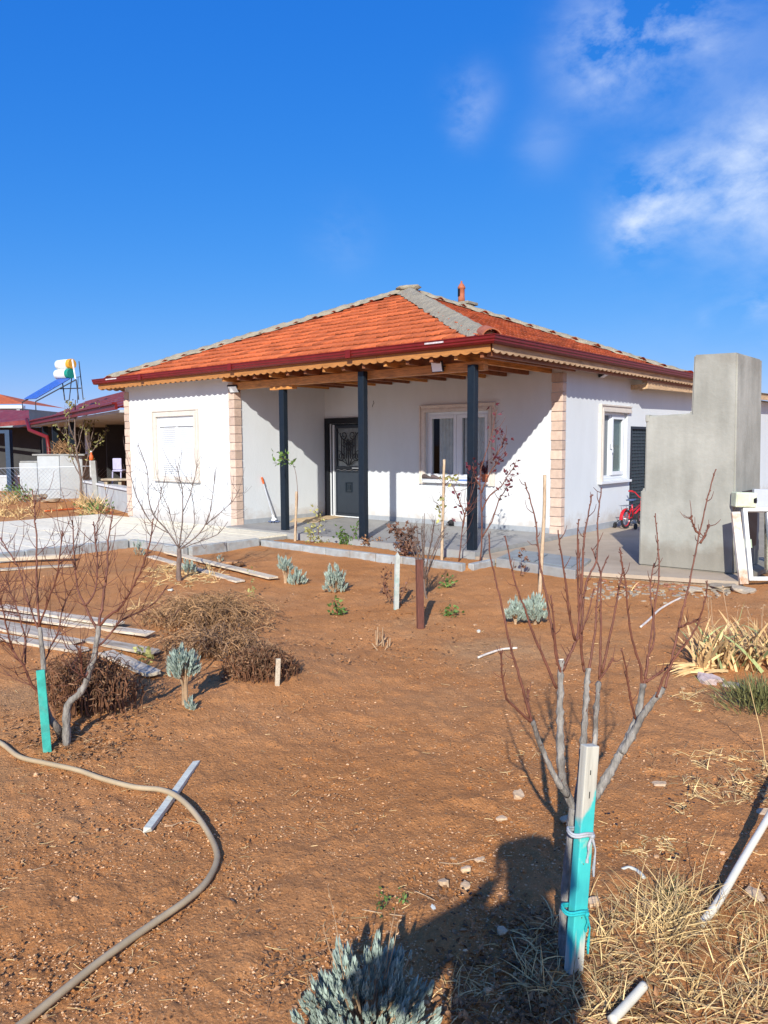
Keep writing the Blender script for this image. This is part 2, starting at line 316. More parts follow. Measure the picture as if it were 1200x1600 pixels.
# glass: reflective pane you can see through
m, n, l, b = newmat('window_glass'); M['glass'] = m
n.remove(b); out = n['Material Output']
tr = n.new('ShaderNodeBsdfTransparent'); tr.inputs[0].default_value = (.75, .80, .80, 1); gl = n.new('ShaderNodeBsdfGlossy'); gl.inputs['Roughness'].default_value = .03
fr = n.new('ShaderNodeFresnel'); fr.inputs[0].default_value = 1.5; ms = n.new('ShaderNodeMixShader')
fa = n.new('ShaderNodeMath'); fa.operation = 'MULTIPLY_ADD'; fa.inputs[1].default_value = .45; fa.inputs[2].default_value = .0; l.new(fr.outputs[0], fa.inputs[0])
l.new(fa.outputs[0], ms.inputs[0]); l.new(tr.outputs[0], ms.inputs[1]); l.new(gl.outputs[0], ms.inputs[2]); l.new(ms.outputs[0], out.inputs[0])
# painted stake: bare grey wood above, teal dip below
m, n, l, b = newmat('half_painted_stake'); M['stake_hero'] = m
tcn = n.new('ShaderNodeTexCoord'); sx = n.new('ShaderNodeSeparateXYZ'); l.new(tcn.outputs['Object'], sx.inputs[0])
nz = n.new('ShaderNodeTexNoise'); nz.inputs['Scale'].default_value = 6; nz.inputs['Detail'].default_value = 6; l.new(tcn.outputs['Object'], nz.inputs['Vector'])
mpp = n.new('ShaderNodeMapping'); mpp.inputs['Scale'].default_value = (60, 60, 5); l.new(tcn.outputs['Object'], mpp.inputs[0])
gr = n.new('ShaderNodeTexNoise'); gr.inputs['Scale'].default_value = 1; gr.inputs['Detail'].default_value = 5; l.new(mpp.outputs[0], gr.inputs['Vector'])
cw = n.new('ShaderNodeValToRGB'); cw.color_ramp.elements[0].position = .25; cw.color_ramp.elements[1].position = .6
cw.color_ramp.elements[0].color = (.34, .31, .25, 1); cw.color_ramp.elements[1].color = (.56, .53, .43, 1); l.new(gr.outputs['Fac'], cw.inputs[0])
ct = n.new('ShaderNodeValToRGB'); ct.color_ramp.elements[0].position = .3; ct.color_ramp.elements[1].position = .7
ct.color_ramp.elements[0].color = (.03, .36, .36, 1); ct.color_ramp.elements[1].color = (.06, .60, .52, 1); l.new(nz.outputs['Fac'], ct.inputs[0])
ma = n.new('ShaderNodeMath'); ma.operation = 'MULTIPLY_ADD'; l.new(nz.outputs['Fac'], ma.inputs[0]); ma.inputs[1].default_value = .45; zx = n.new('ShaderNodeMath'); zx.operation = 'MULTIPLY_ADD'; l.new(sx.outputs['X'], zx.inputs[0]); zx.inputs[1].default_value = -2.6; l.new(sx.outputs['Z'], zx.inputs[2]); l.new(zx.outputs[0], ma.inputs[2])
mr = n.new('ShaderNodeMapRange'); mr.inputs['From Min'].default_value = .74; mr.inputs['From Max'].default_value = .71; l.new(ma.outputs[0], mr.inputs['Value'])
mr2 = n.new('ShaderNodeMapRange'); mr2.inputs['From Min'].default_value = .56; mr2.inputs['From Max'].default_value = .60; mr2.inputs['To Min'].default_value = 1; mr2.inputs['To Max'].default_value = .25; l.new(nz.outputs['Fac'], mr2.inputs['Value'])
mlow = n.new('ShaderNodeMath'); mlow.operation = 'MULTIPLY_ADD'; l.new(gr.outputs['Fac'], mlow.inputs[0]); mlow.inputs[1].default_value = -.25; l.new(sx.outputs['Z'], mlow.inputs[2])
mrl = n.new('ShaderNodeMapRange'); mrl.inputs['From Min'].default_value = -.07; mrl.inputs['From Max'].default_value = -.02; l.new(mlow.outputs[0], mrl.inputs['Value'])
mzz = n.new('ShaderNodeMath'); mzz.operation = 'MULTIPLY'; l.new(mr.outputs[0], mzz.inputs[0]); l.new(mrl.outputs[0], mzz.inputs[1])
mz = n.new('ShaderNodeMath'); mz.operation = 'MULTIPLY'; l.new(mzz.outputs[0], mz.inputs[0]); l.new(mr2.outputs[0], mz.inputs[1])
mm = n.new('ShaderNodeMix'); mm.data_type = 'RGBA'; l.new(mz.outputs[0], mm.inputs['Factor']); l.new(cw.outputs[0], mm.inputs[6]); l.new(ct.outputs[0], mm.inputs[7])
l.new(mm.outputs[2], b.inputs['Base Color']); b.inputs['Roughness'].default_value = .7
bb = n.new('ShaderNodeBump'); bb.inputs['Strength'].default_value = .4; bb.inputs['Distance'].default_value = .003; l.new(gr.outputs['Fac'], bb.inputs['Height']); l.new(bb.outputs[0], b.inputs['Normal'])

# ---------------------------------------------------------------- builders
class MB:
    def __init__(s): s.v = []; s.f = []; s.m = None
    def add(s, vs, fs):
        o = len(s.v); s.v += [tuple(x) for x in vs]; s.f += [tuple(i + o for i in f) for f in fs]; return s
    def box(s, x0, y0, z0, x1, y1, z1, M_=None):
        vs = [Vector(p) for p in ((x0, y0, z0), (x1, y0, z0), (x1, y1, z0), (x0, y1, z0), (x0, y0, z1), (x1, y0, z1), (x1, y1, z1), (x0, y1, z1))]
        if M_ is not None: vs = [M_ @ v for v in vs]
        return s.add(vs, [(0, 3, 2, 1), (4, 5, 6, 7), (0, 1, 5, 4), (1, 2, 6, 5), (2, 3, 7, 6), (3, 0, 4, 7)])
    def beam(s, a, b, w_, h_, upv=Vector((0, 0, 1))):
        a = Vector(a); b = Vector(b); d = (b - a); ln = d.length; d.normalize()
        x = d.cross(upv).normalized(); z = x.cross(d)
        Mx = Matrix((x, d, z)).transposed().to_4x4(); Mx.translation = a
        return s.box(-w_ / 2, 0, -h_ / 2, w_ / 2, ln, h_ / 2, Mx)
    def tube(s, pts, rad, seg=6, cap=True):
        pts = [Vector(p) for p in pts]; n_ = len(pts)
        if not hasattr(rad, '__len__'): rad = [rad] * n_
        prev = None; o = len(s.v); vs = []
        for i, p in enumerate(pts):
            t = (pts[min(i + 1, n_ - 1)] - pts[max(i - 1, 0)])
            if t.length < 1e-9: t = Vector((0, 0, 1))
            t.normalize()
            if prev is None: a = t.orthogonal().normalized()
            else:
                a = prev - t * prev.dot(t)
                a = a.normalized() if a.length > 1e-6 else t.orthogonal().normalized()
            prev = a; b_ = t.cross(a)
            for k in range(seg):
                an = 2 * math.pi * k / seg; vs.append(p + (a * math.cos(an) + b_ * math.sin(an)) * rad[i])
        fs = []
        for i in range(n_ - 1):
            for k in range(seg):
                k2 = (k + 1) % seg; fs.append((i * seg + k, i * seg + k2, (i + 1) * seg + k2, (i + 1) * seg + k))
        if cap: fs.append(tuple(range(seg))[::-1]); fs.append(tuple(range((n_ - 1) * seg, n_ * seg)))
        return s.add(vs, fs)
    def prism(s, poly, z0, z1, M_=None):
        n_ = len(poly); vs = [Vector((x, y, z0)) for x, y in poly] + [Vector((x, y, z1)) for x, y in poly]
        if M_ is not None: vs = [M_ @ v for v in vs]
        fs = [tuple(range(n_))[::-1], tuple(range(n_, 2 * n_))] + [(i, (i + 1) % n_, n_ + (i + 1) % n_, n_ + i) for i in range(n_)]
        return s.add(vs, fs)
    def lathe(s, prof, c, axis=Vector((0, 0, 1)), seg=16):
        c = Vector(c); a = axis.orthogonal().normalized(); b_ = axis.cross(a); vs = []
        for (r_, h_) in prof:
            for k in range(seg):
                an = 2 * math.pi * k / seg; vs.append(c + axis * h_ + (a * math.cos(an) + b_ * math.sin(an)) * r_)
        fs = [(i * seg + k, i * seg + (k + 1) % seg, (i + 1) * seg + (k + 1) % seg, (i + 1) * seg + k) for i in range(len(prof) - 1) for k in range(seg)]
        fs.append(tuple(range(seg))[::-1]); fs.append(tuple(range((len(prof) - 1) * seg, len(prof) * seg)))
        return s.add(vs, fs)
    def blade(s, base, d, ln, wd, bend=.3, seg=3, side=None):
        base = Vector(base); d = d.normalized(); side = side or d.cross(Vector((random.random() - .5, random.random() - .5, random.random() - .5))).normalized()
        g_ = Vector((0, 0, -1)); vs = []; p = base.copy(); dd = d.copy()
        for i in range(seg + 1):
            t = i / seg; w_ = wd * (1 - t) ** .6 * .5 if i < seg else 0
            if i < seg: vs += [p - side * w_, p + side * w_]
            else: vs.append(p.copy())
            dd = (dd + g_ * bend / seg).normalized(); p = p + dd * ln / seg
        fs = [(2 * i, 2 * i + 1, 2 * i + 3, 2 * i + 2) for i in range(seg - 1)] + [(2 * seg - 2, 2 * seg - 1, 2 * seg)]
        return s.add(vs, fs)
    def leaf(s, c, d, nrm, ln, wd):
        d = d.normalized(); sd = d.cross(nrm)
        if sd.length < 1e-4: sd = d.orthogonal()
        sd.normalize(); nn = sd.cross(d); c = Vector(c)
        return s.add([c, c + d * ln * .4 - sd * wd / 2 + nn * wd * .12, c + d * ln + nn * -.1 * ln, c + d * ln * .4 + sd * wd / 2 + nn * wd * .12, c + d * ln * .45 - nn * wd * .08], [(0, 4, 1), (1, 4, 2), (2, 4, 3), (3, 4, 0)])
    def rock(s, c, rx, ry, rz, seed=0, sub=1, rot=0):
        bm = bmesh.new(); bmesh.ops.create_icosphere(bm, subdivisions=sub, radius=1); rg = random.Random(seed)
        off = Vector((rg.random() * 50, rg.random() * 50, rg.random() * 50)); c = Vector(c); cr_, sr_ = math.cos(rot), math.sin(rot)
        vs = []
        for v in bm.verts:
            k = 1 + .55 * mnoise.noise(v.co * 1.3 + off) + .25 * mnoise.noise(v.co * 3.1 + off); q = v.co * k; q.z = max(-.6, min(q.z, .45 + .25 * q.x))
            x, y = q.x * rx, q.y * ry; vs.append(c + Vector((x * cr_ - y * sr_, x * sr_ + y * cr_, q.z * rz)))
        fs = [tuple(v.index for v in f.verts) for f in bm.faces]; bm.free()
        return s.add(vs, fs)
    def build(s, name, m, parent=None, smooth=False, bevel=0, loc=None):
        me = bpy.data.meshes.new(name); me.from_pydata(s.v, [], s.f); me.update()
        if smooth: me.polygons.foreach_set('use_smooth', [True] * len(me.polygons))
        me.materials.append(m); o = bpy.data.objects.new(name, me); col.objects.link(o)
        if parent is not None: o.parent = parent
        if bevel:
            b_ = o.modifiers.new('bevel', 'BEVEL'); b_.width = bevel; b_.segments = 2; b_.limit_method = 'ANGLE'
        return o
def tag(o, label=None, cat=None, group=None, kind=None):
    if label: o['label'] = label
    if cat: o['category'] = cat
    if group: o['group'] = group
    if kind: o['kind'] = kind
    return o
def recentre(root):
    """put a root Empty (already at world origin) at its base point, children keep their place"""
    return root
def empty(name, loc=(0, 0, 0), label=None, cat=None, group=None, kind=None):
    o = bpy.data.objects.new(name, None); o.location = loc; col.objects.link(o); o.empty_display_size = .1
    return tag(o, label, cat, group, kind)
def part(mb, name, m, root, **k):
    """build in world coordinates, then hang under a root Empty at its own location"""
    o = mb.build(name, m, root, **k)
    p = root
    off = Vector((0, 0, 0))
    while p is not None: off += p.location; p = p.parent
    if off.length > 0: o.data.transform(Matrix.Translation(-off))
    return o
def jit(a): return Vector((random.uniform(-a, a), random.uniform(-a, a), random.uniform(-a, a)))

# ================================================================ GROUND
def make_ground():
    dist = list(np.geomspace(.5, 19, 560)) + list(np.geomspace(19.6, 1200, 48))
    cen = math.atan2(FH.y, FH.x)
    an = list(cen + np.radians(np.linspace(-34, 34, 500))) + list(cen + np.radians(np.linspace(36, 324, 100)))
    D_, A_ = np.meshgrid(dist, an, indexing='ij'); nA = len(an)
    X = CAMP.x + D_ * np.cos(A_); Y = CAMP.y + D_ * np.sin(A_)
    Z = H0(X, Y)
    near = np.clip((16 - D_) / 8, 0, 1)
    Z += near * (.006 * vnoise(X, Y, 2.3) + .010 * vnoise(X, Y, 4) + .007 * vnoise(X, Y, 9) + .005 * vnoise(X + 3, Y, 21) + .0040 * vnoise(X, Y + 5, 48) * np.clip((9 - D_) / 4, 0, 1) + .0025 * vnoise(X, Y + 5, 110) * np.clip((5 - D_) / 2.5, 0, 1))
    cl_ = np.maximum(0, vnoise(X, Y, 13)) ** 3; Z += near * .016 * cl_
    far = np.clip((D_ - 18) / 20, 0, 1); Z = Z * (1 - far) + (-.2) * far
    # keep well under the house, the porch and the paved areas
    inh = (X > -9.6) & (X < 3.2) & (Y > -2.2) & (Y < 14); Z[inh] = np.minimum(Z[inh], -.17)
    inp = (X > -9.7) & (X < -5.0) & (Y < -2.0) & (Y > -14); Z[inp] = np.minimum(Z[inp], -.16)
    inq = (X > -5.2) & (X < -3.7) & (Y < -2.0) & (Y > -4.7); Z[inq] = np.minimum(Z[inq], -.16)
    # bed soil heaped between kerb and porch
    bed = (X > -3.75) & (X < .4) & (Y > -3.24) & (Y < -2.62); Z[bed] += .05
    V = np.stack([X, Y, Z], -1).reshape(-1, 3)
    idx = np.arange(len(V)).reshape(D_.shape)
    nxt = np.roll(idx, -1, axis=1)
    q = np.stack([idx[:-1], idx[1:], nxt[1:], nxt[:-1]], -1).reshape(-1, 4)
    V = np.vstack([V, [[CAMP.x, CAMP.y, Hf(CAMP.x, CAMP.y)]]]); c = len(V) - 1
    tri = np.stack([idx[0], nxt[0], np.full(nA, c)], -1)
    me = bpy.data.meshes.new('ground'); me.vertices.add(len(V)); me.vertices.foreach_set('co', V.ravel())
    nl = q.size + tri.size; me.loops.add(nl); me.loops.foreach_set('vertex_index', np.concatenate([q.ravel(), tri.ravel()]))
    np_ = len(q) + len(tri); me.polygons.add(np_)
    ls = np.concatenate([np.arange(len(q)) * 4, len(q) * 4 + np.arange(len(tri)) * 3]); me.polygons.foreach_set('loop_start', ls)
    me.polygons.foreach_set('use_smooth', np.ones(np_, bool))
    me.update(calc_edges=True); me.validate(); me.materials.append(M['soil'])
    o = bpy.data.objects.new('ground', me); col.objects.link(o); tag(o, kind='structure')
make_ground()

# ---------------------------------------------------------------- paths, kerbs, apron
PZ = -.03
path = empty('path', (-7.4, -5, 0), kind='structure')
Wt = 9.05
p = MB(); p.box(-9.95, -16, -.3, -5.25, -2.37, PZ - .025); p.box(-5.25, -4.62, -.3, -3.72, -2.62, PZ - .025)
part(p, 'path_bed', M['concrete'], path)
def slab_mesh(lx, ly, h, bev=.006):
    mb = MB(); b_ = bev
    mb.box(b_, b_, 0, lx - b_, ly - b_, h); return mb
slab = {}
def slab_copy(key, mb_fn, name, m, parent, x, y, z):
    if key not in slab:
        o = mb_fn().build(name, m, parent); slab[key] = o.data
    else:
        o = bpy.data.objects.new(name, slab[key]); col.objects.link(o); o.parent = parent
    o.location = Vector((x, y, z)) - parent.location
    return o
# planks of paving lying across the path
nn = 0
y = -13.6
while y < -2.4:
    x = -9.93 - (random.random() * .5 if int(y * 10) % 2 else 0)
    x = -9.93; k = 0
    wd = .30
    xs = [-9.93, -8.4, -6.85, -5.27] if int(round((y + 13.6) / wd)) % 2 else [-9.93, -9.15, -7.6, -6.1, -5.27]
    for a, b_ in zip(xs[:-1], xs[1:]):
        if y + wd > -2.40: continue
        ln = round(b_ - a, 2)
        slab_copy(('pv', ln), lambda: slab_mesh(ln, wd, .028 + .0), 'paving_slab', M['paving'], path, a, y, PZ - .028 + random.uniform(-.002, .003))
    y += wd
y = -4.60
while y < -2.7:
    for a, b_ in ((-5.24, -4.45), (-4.45, -3.74)):
        ln = round(b_ - a, 2)
        slab_copy(('pv', ln), lambda: slab_mesh(ln, .30, .028), 'paving_slab', M['paving'], path, a, y, PZ - .028 + random.uniform(-.002, .003))
    y += .30
def kerb_line(root, a, b_, n_, w_=.10, top=-.02, bot=-.3):
    a = Vector((*a, 0)); b_ = Vector((*b_, 0)); d = (b_ - a) / n_
    for i in range(n_):
        mb = MB(); q0 = a + d * i + d.normalized() * .006; q1 = a + d * (i + 1) - d.normalized() * .006
        zz = (top + bot) / 2 + random.uniform(-.004, .004)
        mb.beam((q0.x, q0.y, zz), (q1.x, q1.y, zz), w_, top - bot)
        part(mb, 'kerb_stone', M['kerb'], root, bevel=.012)
kerb = empty('path_kerb', (-5.2, -6, -.02), kind='structure')
kerb_line(kerb, (-5.19, -13.0), (-5.19, -4.72), 10)
kerb_line(kerb, (-5.13, -4.68), (-3.68, -4.68), 2)
kerb_line(kerb, (-3.66, -4.62), (-3.66, -3.30), 2)
gk = empty('garden_bed_kerb', (-1.6, -3.25, -.05), kind='structure')
kerb_line(gk, (-3.60, -3.26), (.36, -3.30), 8, w_=.09, top=-.05)
kerb_line(gk, (.42, -3.25), (.42, -2.72), 1, w_=.09, top=-.05)

apron = empty('concrete_yard', (1.5, 0, -.06), kind='structure')
p = MB(); p.prism([(.08, -2.62), (1.5, -2.95), (3.42, -2.42), (3.42, 13.9), (.002, 13.9), (.002, .02), (.08, .02)], -.105, -.06)
part(p, 'concrete_sheet', M['apron'], apron)
M['rough_edge'] = mat('rough_stained_concrete', (.30, .235, .165), .95, .25, 9, .9, 40, bdist=.03, dirt=(.20, .13, .08), dirt_amt=.7)
p = MB(); p.prism([(.085, -2.60), (1.5, -2.93), (3.41, -2.40), (3.41, 13.8), (.01, 13.8), (.01, .03), (.085, .03)], -.4, -.1055)
part(p, 'concrete_base', M['rough_edge'], apron)
# cracked and repaired strip, stones set along the apron's broken edge
# porch floor: raised slab with individual tiles
porch = empty('porch_floor', (-2.7, -1.2, 0), kind='structure')
p = MB(); p.box(-5.37, -2.60, -.35, .06, -.002, -.014); part(p, 'porch_slab', M['concrete'], porch)
tx = .60; ty = .29; j = 0; y = -2.60
while y < -.02:
    x = -5.37 + 0.0; ty_ = min(ty, -.004 - y)
    if ty_ < .05: break
    i = 0; first = (.3 if j % 2 else .6)
    while x < .05:
        ln = first if i == 0 else tx
        ln = min(ln, .06 - x); ln = round(ln, 3)
        if ln < .03: break
        slab_copy(('ft', ln, round(ty_, 3)), lambda: slab_mesh(ln, ty_, .014, .0022), 'floor_tile', M['floor_tile'], porch, x, y, -.014 + random.uniform(0, .0008))
        x += ln; i += 1
    y += ty; j += 1

# ================================================================ HOUSE
house = empty('house', (-4.5, 0, 0), 'white single storey house with orange tiled hip roof and three dark porch posts', 'house')
WT = .25; ZT = 2.72
def wall_panel(origin, ux, nrm, length, z0, z1, holes, th=WT):
    """wall with real openings; origin on outer face, ux along, nrm outward"""
    o = Vector(origin); ux = Vector(ux); nrm = Vector(nrm); mb = MB()
    us = sorted(set([0, length] + [h[0] for h in holes] + [h[1] for h in holes])); zs = sorted(set([z0, z1] + [h[2] for h in holes] + [h[3] for h in holes]))
    def inside(u, z): return any(h[0] < u < h[1] and h[2] < z < h[3] for h in holes)
    P_ = lambda u, z, d: o + ux * u - nrm * d + Vector((0, 0, z))
    for i in range(len(us) - 1):
        for k in range(len(zs) - 1):
            if inside((us[i] + us[i + 1]) / 2, (zs[k] + zs[k + 1]) / 2): continue
            a, b_, c_, d_ = us[i], us[i + 1], zs[k], zs[k + 1]
            mb.add([P_(a, c_, 0), P_(b_, c_, 0), P_(b_, d_, 0), P_(a, d_, 0)], [(0, 1, 2, 3)])
            mb.add([P_(a, c_, th), P_(b_, c_, th), P_(b_, d_, th), P_(a, d_, th)], [(3, 2, 1, 0)])
    for (a, b_, c_, d_) in holes:
        mb.add([P_(a, c_, 0), P_(b_, c_, 0), P_(b_, c_, th), P_(a, c_, th)], [(0, 1, 2, 3)])
        mb.add([P_(a, d_, 0), P_(b_, d_, 0), P_(b_, d_, th), P_(a, d_, th)], [(3, 2, 1, 0)])
        mb.add([P_(a, c_, 0), P_(a, d_, 0), P_(a, d_, th), P_(a, c_, th)], [(0, 1, 2, 3)])
        mb.add([P_(b_, c_, 0), P_(b_, d_, 0), P_(b_, d_, th), P_(b_, c_, th)], [(3, 2, 1, 0)])
    for (u, flip) in ((0, 0), (length, 1)):
        mb.add([P_(u, z0, 0), P_(u, z1, 0), P_(u, z1, th), P_(u, z0, th)], [(0, 1, 2, 3)])
    return mb
XL, XW, YF = -9.02, -5.37, -2.35
# window and door openings (u measured from the panel's origin)
WA = (-7.86, -6.58, .86, 2.06); WC = (-2.75, -1.37, .82, 2.06); WD = (1.52, 2.64, .84, 2.04); DD = (-5.24, -4.29, 0.0, 1.93); DR = (2.80, 3.66, -.06, 1.80)
part(wall_panel((XL, YF, 0), (1, 0, 0), (0, -1, 0), XW - XL, -.3, ZT, [(WA[0] - XL, WA[1] - XL, WA[2], WA[3])]), 'front_wall', M['plaster'], house)
part(wall_panel((XW, YF + WT, 0), (0, 1, 0), (1, 0, 0), -YF - WT, -.3, ZT, []), 'porch_side_wall', M['plaster'], house)
part(wall_panel((XW, 0, 0), (1, 0, 0), (0, -1, 0), -XW, -.3, ZT, [(DD[0] - XW, DD[1] - XW, 0, DD[3]), (WC[0] - XW, WC[1] - XW, WC[2], WC[3])]), 'porch_back_wall', M['plaster'], house)
part(wall_panel((0, WT, 0), (0, 1, 0), (1, 0, 0), 5.2 - WT, -.3, ZT, [(WD[0] - WT, WD[1] - WT, WD[2], WD[3]), (DR[0] - WT, DR[1] - WT, 0, DR[3])]), 'right_wall', M['plaster'], house)
part(wall_panel((XL, 5.2 - WT, 0), (0, -1, 0), (-1, 0, 0), 5.2 - YF - 2 * WT, -.3, ZT, []), 'left_wall', M['plaster'], house)
part(wall_panel((-WT, 5.2, 0), (-1, 0, 0), (0, 1, 0), -XL - 2 * WT, -.3, ZT, []), 'rear_wall', M['plaster'], house)
p = MB(); p.box(XL + .1, .26, -.02, -.26, 5.1, .0); p.box(XL + .1, -2.1, -.02, XW - .26, .25, .0); p.box(-3.1, .3, 0, -3.0, 3, 2.6); part(p, 'inner_floor', M['room'], house)
# skirting strips of grey tile
p = MB(); p.box(XW + .012, -.012, 0, DD[0] - .10, .0, .085); p.box(DD[1] + .06, -.012, 0, -.02, .0, .085); part(p, 'skirting', M['skirting'], house)
p = MB(); p.box(XW, YF + .16, 0, XW + .012, -.013, .085); part(p, 'skirting', M['skirting'], house)
p = MB(); p.box(0, .02, -.06, .014, 2.74, .05); part(p, 'skirting', M['skirting'], house)
# quoins
def quoin(x, y, sx, sy, n_=17, z0=-.03, z1=2.62, w1=.135, w2=.135):
    """L shaped stones wrapped round an outer corner at (x, y); sx, sy = directions in which the walls run away from the corner"""
    h = (z1 - z0) / n_
    for i in range(n_):
        mb = MB(); t = .022 + (.006 if i % 2 else 0); e = .0 if i % 2 else .012
        xa, ya = x - sx * t, y - sy * t
        poly = [(xa, ya), (x + sx * (w1 + e), ya), (x + sx * (w1 + e), y + .001 * sy), (x + .001 * sx, y + .001 * sy), (x + .001 * sx, y + sy * (w2 + e)), (xa, y + sy * (w2 + e))]
        if sx * sy < 0: poly = poly[::-1]
        mb.prism(poly, z0 + i * h + .005, z0 + (i + 1) * h - .005)
        part(mb, 'quoin_stone', M['quoin'], house, bevel=.005)
quoin(XL, YF, 1, 1); quoin(XW, YF, -1, 1); quoin(0, 0, -1, 1, w1=.17, w2=.10)

def window_surround(frame_fn, root, m, w_=.11, t=.035):
    pass
def frame_ring(mb, T, u0, u1, z0, z1, w_, d0, d1):
    """rectangular ring; T(u, z, d) -> world; outward depth d"""
    def bx(a, b_, c_, d_):
        vs = [T(x, y, q) for q in (d0, d1) for (x, y) in ((a, c_), (b_, c_), (b_, d_), (a, d_))]
        mb.add(vs, [(0, 1, 2, 3), (7, 6, 5, 4), (0, 4, 5, 1), (1, 5, 6, 2), (2, 6, 7, 3), (3, 7, 4, 0)])
    bx(u0, u0 + w_, z0, z1); bx(u1 - w_, u1, z0, z1); bx(u0 + w_, u1 - w_, z1 - w_, z1); bx(u0 + w_, u1 - w_, z0, z0 + w_)
def pane_box(mb, T, u0, u1, z0, z1, d0, d1):
    vs = [T(x, y, q) for q in (d0, d1) for (x, y) in ((u0, z0), (u1, z0), (u1, z1), (u0, z1))]
    return mb.add(vs, [(0, 1, 2, 3), (7, 6, 5, 4), (0, 4, 5, 1), (1, 5, 6, 2), (2, 6, 7, 3), (3, 7, 4, 0)])
def pane_quad(mb, T, u0, u1, z0, z1, d1):
    return mb.add([T(u0, z0, d1), T(u1, z0, d1), T(u1, z1, d1), T(u0, z1, d1)], [(0, 1, 2, 3)])
def TY(y0): return lambda u, z, d: Vector((u, y0 - d, z))
def TX(x0): return lambda u, z, d: Vector((x0 + d, u, z))
def curtain(T, u0, u1, z0, z1, d, amp=.018, nwave=9):
    mb = MB(); n_ = nwave * 8; vs = []
    for i in range(n_ + 1):
        u = u0 + (u1 - u0) * i / n_; q = d + amp * math.sin(i / n_ * nwave * 2 * math.pi) + .01 * math.sin(i * 1.7)
        vs += [T(u, z0, q), T(u, z1, q)]
    mb.add(vs, [(2 * i, 2 * i + 2, 2 * i + 3, 2 * i + 1) for i in range(n_)]); return mb

def surround(T, o, m, w_=.13, sill=True, sidebot=0.0):
    """moulded trim of stepped strips round an opening o=(u0,u1,z0,z1)"""
    mb = MB(); a, b_, c_, d_ = o
    for (e0, e1, t) in ((0, w_ * .45, .045), (w_ * .45, w_ * .78, .03), (w_ * .78, w_, .05)):
        z = c_ - .075
        pane_box(mb, T, a - e1, a - e0, z, d_ + e0, -.001, t); pane_box(mb, T, b_ + e0, b_ + e1, z, d_ + e0, -.001, t)
        pane_box(mb, T, a - e1, b_ + e1, d_ + e0, d_ + e1, -.001, t)
    return mb
# --- window A: roller shutter down
T = TY(YF)
wa = part(MB().add([], []), 'shuttered_window', M['pvc'], house) if False else None
def window_root(name, T, o, fw_, depth_):
    mb = MB(); frame_ring(mb, T, o[0] + .001, o[1] - .001, o[2] + .001, o[3] - .001, fw_, -depth_, -depth_ + .06)
    return mb
fa_ = window_root('w', T, WA, .05, .07)
pane_box(fa_, T, (WA[0] + WA[1]) / 2 - .03, (WA[0] + WA[1]) / 2 + .03, WA[2] + .051, WA[3] - .20, -.07, -.02)
wA = part(fa_, 'window', M['pvc'], house, bevel=.004)
def under(mb, name, m, par, **k):
    o = mb.build(name, m, par, **k); o.data.transform(Matrix.Translation(-house.location)); return o
under(surround(T, WA, None), 'window_surround', M['surround_w'], wA, bevel=.004)
p = MB(); pane_box(p, T, WA[0] - .10, WA[1] + .16, WA[2] - .10, WA[2] - .062, -.001, .075); pane_box(p, T, WA[0], WA[1], WA[2] - .061, WA[2], -.001, .03); under(p, 'window_sill', M['surround_w'], wA, bevel=.004)
p = MB(); pane_box(p, T, WA[0] + .052, WA[1] - .052, WA[3] - .20, WA[3] - .052, -.07, -.005); under(p, 'shutter_box', M['pvc'], wA, bevel=.004)
for (a, b_) in ((WA[0] + .052, (WA[0] + WA[1]) / 2 - .032), ((WA[0] + WA[1]) / 2 + .032, WA[1] - .052)):
    p = MB(); z = WA[2] + .052; n_ = 24; h = (WA[3] - .202 - z) / n_
    for i in range(n_):
        pr = [(-.065, 0), (-.045, .004), (-.038, h / 2), (-.045, h - .004), (-.065, h - .001)]
        vs = [T(u, z + i * h + q, d) for u in (a, b_) for (d, q) in pr]
        k = len(pr); p.add(vs, [(j_, j_ + 1, k + j_ + 1, k + j_) for j_ in range(k - 1)])
    under(p, 'roller_shutter', M['pvc'], wA)
# --- window C: two sashes under the porch
T = TY(0)
fc = window_root('w', T, WC, .055, .10); mid = (WC[0] + WC[1]) / 2
pane_box(fc, T, mid - .03, mid + .03, WC[2] + .056, WC[3] - .056, -.10, -.035)
wC = part(fc, 'window', M['pvc'], house, bevel=.004)
under(surround(T, WC, None), 'window_surround', M['surround'], wC, bevel=.004)
p = MB(); pane_box(p, T, WC[0] - .02, WC[1] + .02, WC[2] - .045, WC[2] - .001, -.001, .09); under(p, 'window_sill', M['pvc'], wC, bevel=.004)
for (a, b_) in ((WC[0] + .057, mid - .032), (mid + .032, WC[1] - .057)):
    p = MB(); frame_ring(p, T, a, b_, WC[2] + .057, WC[3] - .057, .06, -.095, -.028); sa = under(p, 'sash', M['pvc'], wC, bevel=.004)
for (a, b_) in ((WC[0] + .12, mid - .094), (mid + .094, WC[1] - .12)):
    p = MB(); pane_quad(p, T, a, b_, WC[2] + .118, WC[3] - .118, -.062); under(p, 'pane', M['glass'], wC)
p = curtain(T, WC[0] + .22, mid - .05, WC[2], WC[3] - .05, -.135, .014, 5); under(p, 'curtain', M['curtain'], wC, smooth=True)
p = curtain(T, mid + .08, WC[1], WC[2], WC[3] - .05, -.135, .014, 6); under(p, 'curtain', M['curtain'], wC, smooth=True)
